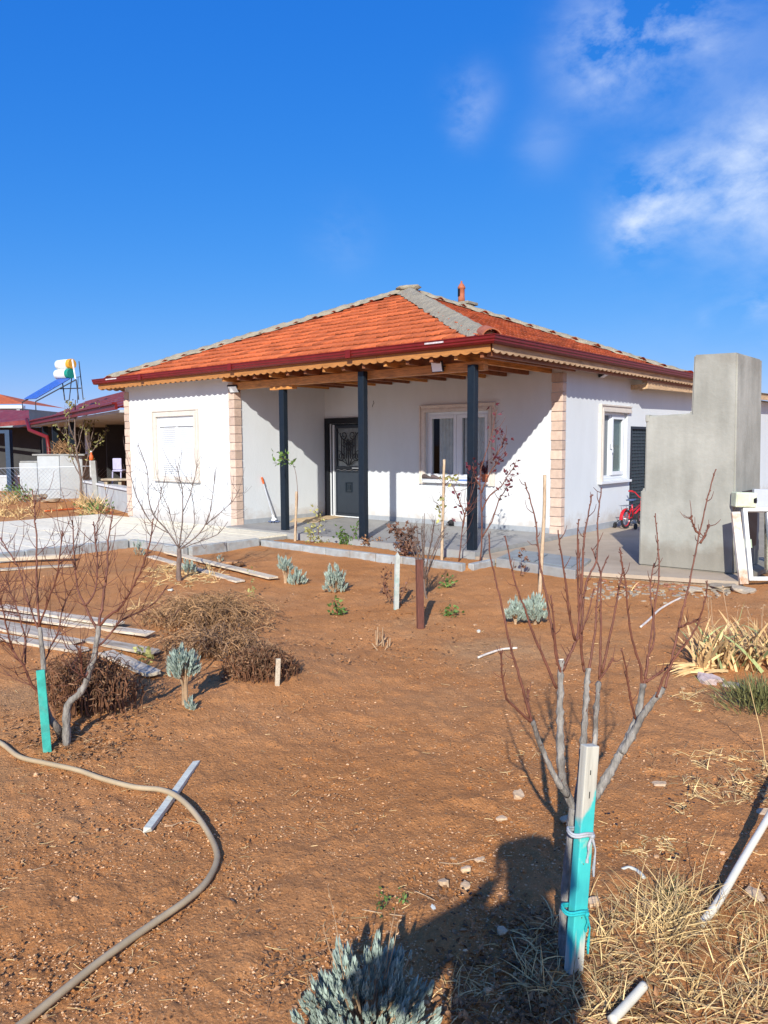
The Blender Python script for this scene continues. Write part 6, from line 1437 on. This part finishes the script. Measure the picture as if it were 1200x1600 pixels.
# leaf litter
lit = MB()
for (x0, x1, y0, y1, nn_) in [(800, 1230, 1430, 1600, 2600), (1000, 1230, 1380, 1440, 200), (680, 860, 1390, 1600, 500), (20, 220, 1120, 1190, 320), (430, 720, 925, 1040, 420), (1020, 1200, 1150, 1270, 150), (180, 300, 1100, 1180, 60), (400, 640, 1180, 1560, 60), (870, 1150, 920, 1000, 60), (400, 520, 1480, 1590, 60), (0, 120, 1100, 1160, 60)]:
    for k in range(nn_):
        c = rand_ground(x0, x1, y0, y1); c.z += .006
        if blocked(c): continue
        s_ = random.uniform(.008, .022) * (1 + .08 * depth(c)); lit.leaf(c, Vector((random.gauss(0, 1), random.gauss(0, 1), random.gauss(0, .25))), (Vector((0, 0, 1)) + jit(.7)).normalized(), s_ * 1.3, s_ * .7)
o = lit.build('leaf_litter', M['litter']); tag(o, 'dead brown leaves scattered on the soil and in the grass', 'leaves', kind='stuff')
# fine straws lying about on the soil
stw = MB()
for k in range(520):
    py = 900 + 700 * random.random() ** .8; c = gp(random.uniform(-20, 1220), py, .004)
    if blocked(c): continue
    a = random.random() * 6.28; l_ = random.uniform(.015, .05) * (1 + .08 * depth(c)); d = Vector((math.cos(a), math.sin(a), 0)); stw.tube([c, c + d * l_ * .5 + jit(l_ * .08), c + d * l_ + jit(l_ * .1)], .0008 * (1 + .15 * depth(c)), 3, False)
o = stw.build('straw_bits', M['straw']); tag(o, 'short bits of straw scattered on the soil', 'straw', kind='stuff')

# dead weed mounds
def mound(name, label, x0, x1, y0, y1, nst, hh, m, m2, cat='weeds', arch=1.0, curl=.4, lw=.004):
    rt_ = MB(); lf = MB()
    for k in range(nst):
        u = random.gauss(0, .40); v_ = random.gauss(0, .40)
        if abs(u) > 1 or abs(v_) > 1: continue
        b = gp((x0 + x1) / 2 + u * (x1 - x0) / 2, (y0 + y1) / 2 + v_ * (y1 - y0) / 2); h_ = hh * (1 - .5 * (u * u + v_ * v_)) * random.uniform(.25, 1.25); a = random.random() * 6.28; d = Vector((math.cos(a), math.sin(a), 0)); l_ = h_ * arch * random.uniform(.4, 1.3)
        pts = [b, b + d * l_ * .3 + Vector((0, 0, h_ * .7)), b + d * l_ * .8 + Vector((0, 0, h_ * .95)), b + d * l_ * 1.25 + Vector((0, 0, h_ * (1 - curl)))]
        sp = smooth_path([q + jit(.012) for q in pts], 2); rt_.tube(sp, [lw * (1 - .5 * i / len(sp)) for i in range(len(sp))], 3, False)
        for j_ in range(2 if arch < 1 else 3): q = sp[random.randrange(2, len(sp))] + jit(.02); lf.leaf(q, jit(1) + Vector((0, 0, .3 if arch < 1 else -.6)), jit(1).normalized(), random.uniform(.015, .05), .010)
    e = empty(name, gp((x0 + x1) / 2, y1), label, cat); part(rt_, 'stems', m, e)['kind'] = 'stuff'; part(lf, 'withered_leaves', m2, e)['kind'] = 'stuff'; return e
M['weed_mid'] = mat('mid_dead_weed', (.34, .19, .085), .85, .3, 9, 0, island=.45)
mound('dead_weed_mound', 'large tan mound of dead weeds left of the lone wooden peg', 215, 430, 945, 1000, 750, .20, M['weed_mid'], M['weed'], arch=1.5)
M['weed_red'] = mat('reddish_dead_stems', (.17, .075, .035), .85, .3, 9, 0, island=.5)
mound('dead_weed_mound', 'dark brown upright dead weed patch directly behind the wooden peg', 345, 470, 1035, 1072, 1100, .15, M['weed_red'], M['weed_dark'], arch=.25, curl=.0)
mound('dead_weed_mound', 'dark dead weeds around the foot of the left fruit trees', 50, 225, 1065, 1125, 900, .24, M['weed_red'], M['weed_dark'], arch=.35, curl=.1)
mound('dead_weed_mound', 'sparse dead weeds spread between mound and wooden peg', 250, 420, 1000, 1035, 450, .16, M['weed'], M['weed_dark'], arch=1.4)
# cut stubble in a hollow
st = MB(); e = empty('cut_stubble', gp(595, 1012), 'few cut stalks standing in a hollow of mid garden soil', 'stubble')
for k in range(12):
    st = MB(); c = gp(random.uniform(588, 610), random.uniform(1006, 1018)); st.tube([c, c + Vector((random.gauss(0, .02), random.gauss(0, .02), random.uniform(.05, .17)))], .005, 5); part(st, 'stalk', M['twig_tan'], e)
# stray weed stems in right foreground
e = empty('tall_dry_stem', gp(1200, 1200), 'single tall dry grass stalk at the right edge above the white pipe', 'plant')
p = MB(); c = gp(1196, 1195); limb(p, [c] + trace([(1190, 1150), (1178, 1100), (1170, 1065)], depth(c)), .003, .0015, 5); part(p, 'stalk', M['straw'], e)
e = empty('tall_dry_stem', gp(1092, 1400), 'single thin dry grass stalk leaning over open soil right of the stake', 'plant')
p = MB(); c = gp(1090, 1400); limb(p, [c] + trace([(1100, 1350), (1110, 1320), (1119, 1297)], depth(c)), .0016, .001, 5); part(p, 'stalk', M['straw'], e)
# charcoal bits
p = MB()
for (px, py, n_) in ((1065, 1170 + 90, 8), (963, 1277, 6), (1055, 1340, 5), (1180, 1215, 8), (734, 1392, 5), (1060, 1240, 10), (730, 1366, 3)):
    for k in range(n_):
        c = gp(random.gauss(px, 14), random.gauss(py, 7)); p.rock(c + Vector((0, 0, .004)), random.uniform(.004, .010), random.uniform(.004, .008), .005, k, 1)
o = p.build('charcoal_bits', M['black']); tag(o, 'small black bits of charcoal on the soil at right', 'charcoal', kind='stuff')

# ================================================================ NEIGHBOUR
NR = Vector((-10.40, -1.32, 0)); NL = Vector((-24.1, 3.05, 0)); ne = (NR - NL).normalized(); nb_ = Vector((-ne.y, ne.x, 0))
def NP(u, v_, z): return NL + ne * u + nb_ * v_ + Vector((0, 0, z))
NLn = (NR - NL).length
nh = empty('neighbour_house', NP(NLn / 2, 0, -.15), 'neighbouring low house with maroon metal roof and open shaded porch beyond the path', 'house')
zE = 2.42
p = MB()
rows = 8
def roofpt(u, v_): return NP(u, v_, zE + .06 + v_ * .38)
def ul(v_): return -.4 - 2.1 * (v_ + .35)
for i in range(rows):
    v0 = -.35 + i * .5; v1 = v0 + .5
    p.add([roofpt(ul(v0), v0) + Vector((0, 0, .04)), roofpt(NLn, v0) + Vector((0, 0, .04)), roofpt(NLn, v1), roofpt(ul(v1), v1), roofpt(ul(v0), v0), roofpt(NLn, v0)], [(0, 1, 2, 3), (4, 5, 1, 0)])
p.add([roofpt(-.4, -.36), roofpt(NLn, -.36), roofpt(NLn, 3.66) - Vector((0, 0, .05)), roofpt(ul(3.65), 3.66) - Vector((0, 0, .05))], [(3, 2, 1, 0)])
# the roof turns the corner and runs on to the left
p.add([roofpt(-.4, -.36), at(45, 641, 33), at(-70, 639, 36), at(-70, 666, 31)], [(0, 1, 2, 3)])
p.add([at(44, 656, 29.6), at(-70, 666.5, 30.9), at(-70, 672, 30.9), at(44, 663, 29.6)], [(0, 1, 2, 3)])
# left hip face of the roof
p.add([roofpt(-.4, -.35), roofpt(ul(3.65), 3.65), NP(-14, 3.6, zE + .3), NP(-14, -.3, zE)], [(0, 1, 2, 3)])
part(p, 'roof', M['maroon_roof'], nh)
p = MB(); vA, vB = NP(-.4, -.38, zE - .03), NP(NLn, -.38, zE - .03); p.beam(vA, vB, .06, .13); p.beam(NP(-6, -.33, zE - .07), NP(-.45, -.38, zE - .03), .06, .16); part(p, 'fascia', M['maroon'], nh)
p = MB(); p.beam(NP(-.4, -.42, zE + .05), NP(NLn, -.42, zE + .05), .12, .045); part(p, 'gutter', M['maroon'], nh)
p = MB(); p.box(0, 0, 0, 1, 1, 1)
def nbox(u0, u1, v0, v1, z0, z1):
    mb = MB(); vs = [NP(u, v_, z) for z in (z0, z1) for u, v_ in ((u0, v0), (u1, v0), (u1, v1), (u0, v1))]
    mb.add(vs, [(0, 3, 2, 1), (4, 5, 6, 7), (0, 1, 5, 4), (1, 2, 6, 5), (2, 3, 7, 6), (3, 0, 4, 7)]); return mb
part(nbox(-6, NLn, 3.2, 3.4, -.2, zE + .1), 'back_wall', M['plaster_old'], nh); part(nbox(-.7, -.5, .1, 3.19, -.2, zE - .1), 'end_wall', M['room'], nh); part(nbox(3.9, 4.05, 1.6, 3.05, -.2, zE - .17), 'partition', M['room'], nh)  # end wall and partition coloured near black in place of porch shade
part(nbox(-.5, NLn, -.3, 3.4, zE - .16, zE - .10), 'porch_ceiling', M['plaster_old'], nh)
part(nbox(8.6, NLn, -.1, .1, -.2, .40), 'low_wall', M['plaster_old'], nh)
part(nbox(8.6, NLn, -.15, .15, .402, .46), 'wall_coping', M['pvc'], nh)
for u in (1.0, 3.2, 6.5):
    part(nbox(u, u + .18, -.1, .08, -.2, zE - .17), 'porch_post', M['anthracite'], nh)
part(nbox(-1, 3.2, 3.10, 3.19, -.1, 2.2), 'porch_shade_panel', M['room'], nh); part(nbox(3.9, 8.2, 3.10, 3.19, -.1, 2.2), 'porch_shade_panel', M['room'], nh)  # near black panels on the back wall, shade of the porch put into colour
part(nbox(3.3, 3.7, 1.0, 1.1, -.1, 2.1), 'door_jamb', M['pvc'], nh)
p = MB(); p.add([NP(NLn - .01, -.33, zE - .05), NP(NLn - .01, 3.6, zE - .05), NP(NLn - .01, 3.6, zE + 1.40), NP(NLn - .01, -.33, zE - .03)], [(0, 1, 2, 3)]); part(p, 'gable_end', M['maroon'], nh)
part(nbox(7.6, NLn, 3.17, 3.195, 1.38, 1.48), 'shelf_rail', M['chrome'], nh); part(nbox(7.2, NLn, 3.17, 3.195, .55, .63), 'shelf_rail', M['black'], nh)
# downpipe in front of the low render block
nd = 23.6
p = MB(); dp = [at(42, 655, 25.5), at(46, 672, 25), at(74, 683, 24.3), at(76, 700, 24.2), at(80, 765, 24.2), at(90, 776, 24.0)]; p.tube(dp, [.062] * 6, 8); part(p, 'downpipe', M['maroon'], nh, smooth=True)
# rendered block with steps
blk = empty('rendered_wall_block', gp(90, 776), 'low stepped white rendered block behind wire mesh in the neighbouring yard', 'wall')
def cam_box(x0, x1, yt, yb, d0, th, m, name, root, slant=0, **k):
    P0, P1 = at(x0, yb, d0), at(x1, yb, d0 + slant); T0, T1 = at(x0, yt, d0), at(x1, yt, d0 + slant); T0.x, T0.y = P0.x, P0.y; T1.x, T1.y = P1.x, P1.y
    bk_ = FH * th; mb = MB(); mb.add([P0, P1, T1, T0, P0 + bk_, P1 + bk_, T1 + bk_, T0 + bk_], [(0, 1, 2, 3), (7, 6, 5, 4), (0, 4, 5, 1), (1, 5, 6, 2), (2, 6, 7, 3), (3, 7, 4, 0)]); return part(mb, name, m, root, **k)
M['render_white'] = mat('pale_render', (.46, .49, .50), .9, .05, 4, .3, dirt=(.45, .43, .4), dirt_amt=.4)
cam_box(32, 60, 723, 778, 24.0, .5, M['render_white'], 'step_block', blk, bevel=.02); cam_box(60.5, 95, 712, 780, 23.9, .6, M['render_white'], 'block', blk, bevel=.02); cam_box(95.5, 131, 712, 781, 23.8, .6, M['render_white'], 'block', blk, slant=.3, bevel=.02)
cam_box(50, 132, 709.5, 711.8, 23.75, .7, M['concrete'], 'coping', blk)
cam_box(31, 61, 720.5, 722.8, 23.9, .6, M['concrete'], 'coping', blk)
cam_box(-60, 66, 668, 765, 32.5, .2, M['room'], 'shaded_porch_back', nh); cam_box(-60, 30, 745, 778, 28.8, .3, M['plaster_old'], 'porch_parapet', nh); cam_box(-60, 31, 743, 744.8, 28.7, .4, M['pvc'], 'parapet_coping', nh)  # porch back gets its shade from a near black colour
M['steel_blue'] = mat('dark_blue_steel', (.03, .06, .11), .4, .1, 10, .05)
cam_box(12, 19, 672, 778, 28.4, .25, M['steel_blue'], 'porch_post', nh); cam_box(-60, 12, 672, 677, 28.4, .25, M['steel_blue'], 'porch_lintel', nh)
# mesh fence and post
fp = gp(152, 788); fpd = depth(fp)
fence = empty('wire_mesh_fence', fp, 'thin diamond wire mesh fence across the neighbouring yard', 'fence')
p = MB(); fd_ = 22.5
x = -20
while x < 150:
    for s_ in (-1, 1):
        a = at(x, 790, fd_); b_ = at(x + s_ * 58, 732, fd_); p.tube([a, b_], .0026, 3, False)
    x += 6.5
part(p, 'wire_mesh', M['chrome'], fence)
p = MB(); p.tube([at(-20, 732, fd_), at(150, 728, fd_)], .006, 4); part(p, 'top_wire', M['chrome'], fence)
pst = empty('concrete_fence_post', fp, 'leaning pale concrete post with an orange bottle on top', 'post')
p = MB(); p.beam(fp - Vector((0, 0, .1)), at(146, 720, fpd), .14, .13, upv=-FH); part(p, 'post', M['concrete'], pst, bevel=.01)
ob = empty('orange_bottle', at(143, 719, fpd), 'orange bottle standing on the leaning concrete post', 'bottle')
p = MB(); c = at(143, 719.5, fpd); s_ = fpd / FOC; p.lathe([(3.0 * s_, 0), (3.4 * s_, 3 * s_), (3.2 * s_, 7 * s_), (1.4 * s_, 10 * s_), (1.2 * s_, 13 * s_)], c, seg=12); part(p, 'bottle_body', M['orange'], ob, smooth=True)
p = MB(); p.lathe([(1.4 * s_, 13 * s_), (1.4 * s_, 15 * s_)], c, seg=10); part(p, 'cap', M['pvc'], ob)
# solar water heater on the neighbour's roof
sd_ = 27.5
sol = empty('solar_water_heater', at(70, 635, sd_), 'solar water heater with two white tanks on the maroon roof', 'water heater')
tax = (RH * .86 - FH * .5).normalized()
for (px, py, m_, nm) in ((106, 569, 'yellow', 'orange'), (104, 584, 'green', 'green')):
    c = at(px, py, sd_); p = MB(); p.lathe([(.165, -.52), (.175, -.50), (.175, .08)], c, tax, 20); tk = part(p, 'tank', M['white_tank'], sol, smooth=True); tk['label'] = 'white tank with %s end' % nm
    p = MB(); p.lathe([(.178, .081), (.18, .24), (.172, .25), (.02, .252)], c, tax, 20); o = p.build('tank_end', M[m_], tk); o.data.transform(Matrix.Translation(-sol.location))
p = MB()
for k in range(11):
    o_ = tax * (k / 10 - .5) * .62; a = at(100, 592, sd_) + o_; b_ = at(47, 623, sd_) + o_; p.tube([a, b_], .028, 6)
part(p, 'collector_tubes', M['blue_tube'], sol)
p = MB()
for s_ in (-.38, .38):
    a = at(108, 594, sd_) + tax * s_; b_ = at(45, 628, sd_) + tax * s_; p.tube([a, b_, b_ + Vector((0, 0, -.3))], .022, 6); f_ = at(112, 625, sd_) + tax * s_; p.tube([a, f_], .022, 6); p.tube([at(119, 565, sd_) + tax * s_ * .4, at(119, 625, sd_) + tax * s_], .018, 6)
p.tube([at(102, 607, sd_) - tax * .3, at(118, 607, sd_) + tax * .3], .018, 6)
part(p, 'stand', M['lead'], sol)
p = MB(); p.tube([at(113, 562, sd_ - .5), at(118, 592, sd_ - .5)], .03, 6); part(p, 'white_pipe', M['pvc'], sol)
an_ = empty('roof_antenna', at(122, 625, sd_), 'thin antenna rod right of the solar water heater', 'antenna'); p = MB(); p.tube([at(121, 630, sd_), at(122, 589, sd_)], .012, 5); p.tube([at(119, 589.5, sd_), at(126, 588.5, sd_)], .012, 5); part(p, 'rod', M['lead'], an_)
M['far_wall'] = mat('greenish_far_wall', (.26, .32, .32), .8, .1, 1, 0)
# far orange roof at the extreme left
fh = empty('far_house', at(5, 640, 45), 'distant house with orange tiled roof at the left edge', 'house')
p = MB(); D0 = 45; a, b_, c, d = at(-60, 632, D0), at(38, 631, D0), at(0, 616, D0 + 2), at(-50, 612, D0 + 2); p.add([a, b_, c, d, b_ + FH * 6], [(0, 1, 2, 3), (1, 4, 2)]); part(p, 'roof', M['tile_rest'], fh)
cam_box(-60, 36, 633.5, 638, D0 - .2, .3, M['pvc'], 'fascia', fh); cam_box(-60, 34, 638.2, 700, D0 + .2, 6, M['far_wall'], 'wall', fh); cam_box(26, 31, 640, 646, D0 - .3, .3, M['pvc'], 'window', fh)
# young leafy tree in the neighbour yard
yb = gp(127, 783); yd = depth(yb)
yt = empty('young_tree', yb, 'young tree with sparse yellow green leaves beyond the path, in front of the rendered block', 'tree')
p = MB(); limb(p, [yb] + trace([(127, 765), (126, 745), (121, 715), (118, 690), (117, 660), (118, 625)], yd), .05, .014, 7, 3, .006); part(p, 'trunk', M['bark_greyed'], yt, smooth=True)
lfm = MB()
for pts in ([(126, 745), (115, 725), (108, 700), (103, 670), (106, 640)], [(127, 750), (135, 725), (140, 700), (146, 670), (149, 640), (151, 630)], [(124, 730), (116, 712), (108, 690), (96, 675), (88, 663)], [(137, 715), (148, 700), (158, 685), (168, 670)], [(120, 705), (126, 680), (132, 655), (130, 628)], [(118, 690), (108, 660), (112, 630), (110, 632)], [(140, 702), (135, 685), (138, 660)]):
    p = MB(); sp = limb(p, trace(pts, yd, 0, random.uniform(-.3, .3)), .020, .007, 5, 3, .01); spurs(p, sp, 6, .35, .006, 1, .6); part(p, 'branch', M['bark_greyed'], yt, smooth=True)
    for k in range(34):
        q = sp[random.randrange(4, len(sp))] + jit(.09); lfm.leaf(q, jit(1) + Vector((0, 0, -.2)), jit(1).normalized(), random.uniform(.08, .13), .055)
M['leaf_olive'] = mat('olive_yellow_leaf', (.24, .22, .07), .7, .3, 14, .1, island=.4)
part(lfm, 'leaves', M['leaf_olive'], yt)
# rocks and weeds in neighbour yard
rock(60, 781, 26, 16, M['stone_grey'], 'grey boulder at the foot of the rendered block, left one', 41); rock(80, 784, 30, 9, M['stone_grey'], 'flat grey slab beside the boulder in the neighbouring yard', 42)
rock(165, 772, 1, 1, M['stone_grey'], '', 1) if False else None
yg = MB()
for (x0, x1, y0, y1, ncl, ln) in ((-10, 50, 778, 790, 26, .40), (-10, 55, 800, 812, 20, .25), (125, 158, 785, 808, 34, .5), (0, 190, 785, 812, 24, .14)):
    for k in range(ncl):
        c = plane_z(random.uniform(x0, x1), random.uniform(y0, y1), -.15)
        for j_ in range(10): yg.blade(c + jit(.06) * 1.0, Vector((random.gauss(0, .6), random.gauss(0, .6), 1)), ln * random.uniform(.4, 1.2), .02, random.uniform(.2, 1.4), 3)
o = yg.build('yard_weeds', M['straw']); tag(o, 'dry weeds and grass in the neighbouring yard beyond the path', 'grass', kind='stuff')
yg = MB()
for (x0, x1, y0, y1, ncl, ln) in ((15, 48, 775, 785, 30, .4), (140, 165, 795, 808, 18, .25)):
    for k in range(ncl):
        c = plane_z(random.uniform(x0, x1), random.uniform(y0, y1), -.15)
        for j_ in range(9): yg.leaf(c + Vector((random.gauss(0, .15), random.gauss(0, .15), random.uniform(0, ln))), jit(1) + Vector((0, 0, .5)), jit(1).normalized(), .10, .05)
o = yg.build('yard_greenery', M['green_leaf']); tag(o, 'green weeds at the foot of the rendered block in the neighbouring yard', 'weeds', kind='stuff')
# brush pile on the block and things inside the porch
p = MB()
for k in range(240):
    c = at(random.gauss(100, 9), random.uniform(699, 709), 24.3 + random.uniform(-.2, .3)); p.tube([c, c + jit(.28) + Vector((0, 0, .03))], .008, 3, False)
o = p.build('brushwood_pile', M['weed']); tag(o, 'pile of brown brushwood lying on the rendered block', 'brushwood', kind='stuff')
pc = empty('plastic_chair', at(180, 735, 21.0), 'pale lilac plastic chair half seen in the shaded porch', 'chair')
cam_box(176, 190, 716, 734, 21.2, .05, M['lilac'], 'backrest', pc, bevel=.02); cam_box(175, 191, 734.5, 737, 20.8, .4, M['lilac'], 'seat', pc, bevel=.02)
for x in (176, 189):
    p = MB(); p.tube([at(x, 737, 20.85), at(x, 756, 20.85)], .02, 6); part(p, 'leg', M['lilac'], pc)
tb = empty('stone_bench', gp(170, 760), 'grey stone slab bench under the low white wall coping', 'bench')
cam_box(157, 200, 748, 751.5, 20.3, .4, M['stone_grey'], 'bench_slab', tb, bevel=.02); cam_box(163, 168, 752, 765, 20.4, .3, M['stone_grey'], 'bench_leg', tb); cam_box(185, 190, 752, 765, 20.4, .3, M['stone_grey'], 'bench_leg', tb)

# ================================================================ PHOTOGRAPHER AND PHONE (their shadow falls on the soil)
hc = CAMP - FH * .23 + RH * .01 + Vector((0, 0, .07)); gz = Hf(hc.x, hc.y)
ph = bpy.data.meshes.new('phone'); mb = MB(); c = CAMP - FH * .035
Mx = Matrix((RH, FH, Vector((0, 0, 1)))).transposed().to_4x4(); Mx.translation = c
mb.box(-.038, -.008, -.10, .038, -.0, .055, Mx); o = mb.build('phone', M['lead'], None, bevel=.004); tag(o, 'phone held upright by the photographer, behind the camera', 'phone')
body = bpy.data.meshes.new('person'); V_ = []; E_ = []; Rr = []
def jv(p_, r_, parent=None):
    V_.append(p_); Rr.append(r_)
    if parent is not None: E_.append((parent, len(V_) - 1))
    return len(V_) - 1
def W(x, y, z): return hc + RH * (x - .05 * min(1, max(0, -z * 4))) + FH * y + Vector((0, 0, z))
pel = jv(W(0, -.06, -.70), (.13, .11)); ch = jv(W(0, -.05, -.45), (.17, .13), pel); sh0 = jv(W(-.02, -.05, -.26), (.16, .12), ch); nk = jv(W(0, -.03, -.13), (.065, .065), sh0); hd = jv(W(0, 0, -.02), (.085, .095), nk); ht = jv(W(0, -.01, .10), (.075, .085), hd)
for s_ in (-1, 1):
    a = jv(W(s_ * .16 - .03, -.05, -.24), (.08, .08), sh0); b = jv(W(-.40 if s_ < 0 else .17, .08, -.38 if s_ < 0 else -.46), (.06, .06), a); c_ = jv(W(s_ * .12, .12, -.22), (.038, .038), b); d_ = jv(W(s_ * .065, .165, -.15), (.032, .018), c_)
    k1 = jv(W(s_ * .10, -.06, -.80), (.095, .095), pel); k2 = jv(W(s_ * .13, -.02, -1.22), (.065, .065), k1); k3 = jv(W(s_ * .14, -.06, gz - hc.z + .08), (.045, .045), k2); k4 = jv(W(s_ * .16, .12, gz - hc.z + .035), (.045, .03), k3)
body.from_pydata([tuple(v) for v in V_], E_, []); bo = bpy.data.objects.new('person', body); col.objects.link(bo)
bo.modifiers.new('skin', 'SKIN'); sv = body.skin_vertices[0].data
for i, r_ in enumerate(Rr): sv[i].radius = r_; sv[i].use_root = (i == 0)
bo.modifiers.new('sub', 'SUBSURF').levels = 2; body.materials.append(M['jacket'])
tag(bo, 'person in dark jacket taking the photograph, seen only by the shadow cast on the soil', 'person')
# fingers curled round the phone
for s_ in (-1, 1):
    for k, (dz_, ln) in enumerate(((.045, .070), (.022, .078), (.0, .074), (-.022, .060))):
        mb = MB(); q = W(s_ * .065, .165, -.13) + Vector((0, 0, dz_ + .03)); mb.tube([q, q + RH * -s_ * .015 + FH * .030 + Vector((0, 0, .012)), q - RH * s_ * .022 + FH * .028], [.0085, .008, .006], 7)
        o = mb.build('finger', M['skin'], bo, smooth=True)
    mb = MB(); q = W(s_ * .06, .15, -.16); mb.tube([q, q + Vector((0, 0, .03)) - RH * s_ * .012 - FH * .005, q + Vector((0, 0, .055)) - RH * s_ * .022], [.011, .010, .008], 7); o = mb.build('thumb', M['skin'], bo, smooth=True)
mb = MB(); mb.rock(W(0, -.03, .03), .13, .11, .125, 3, 2); o = mb.build('hair', M['lead'], bo, smooth=True)

print('objects', len(bpy.data.objects))
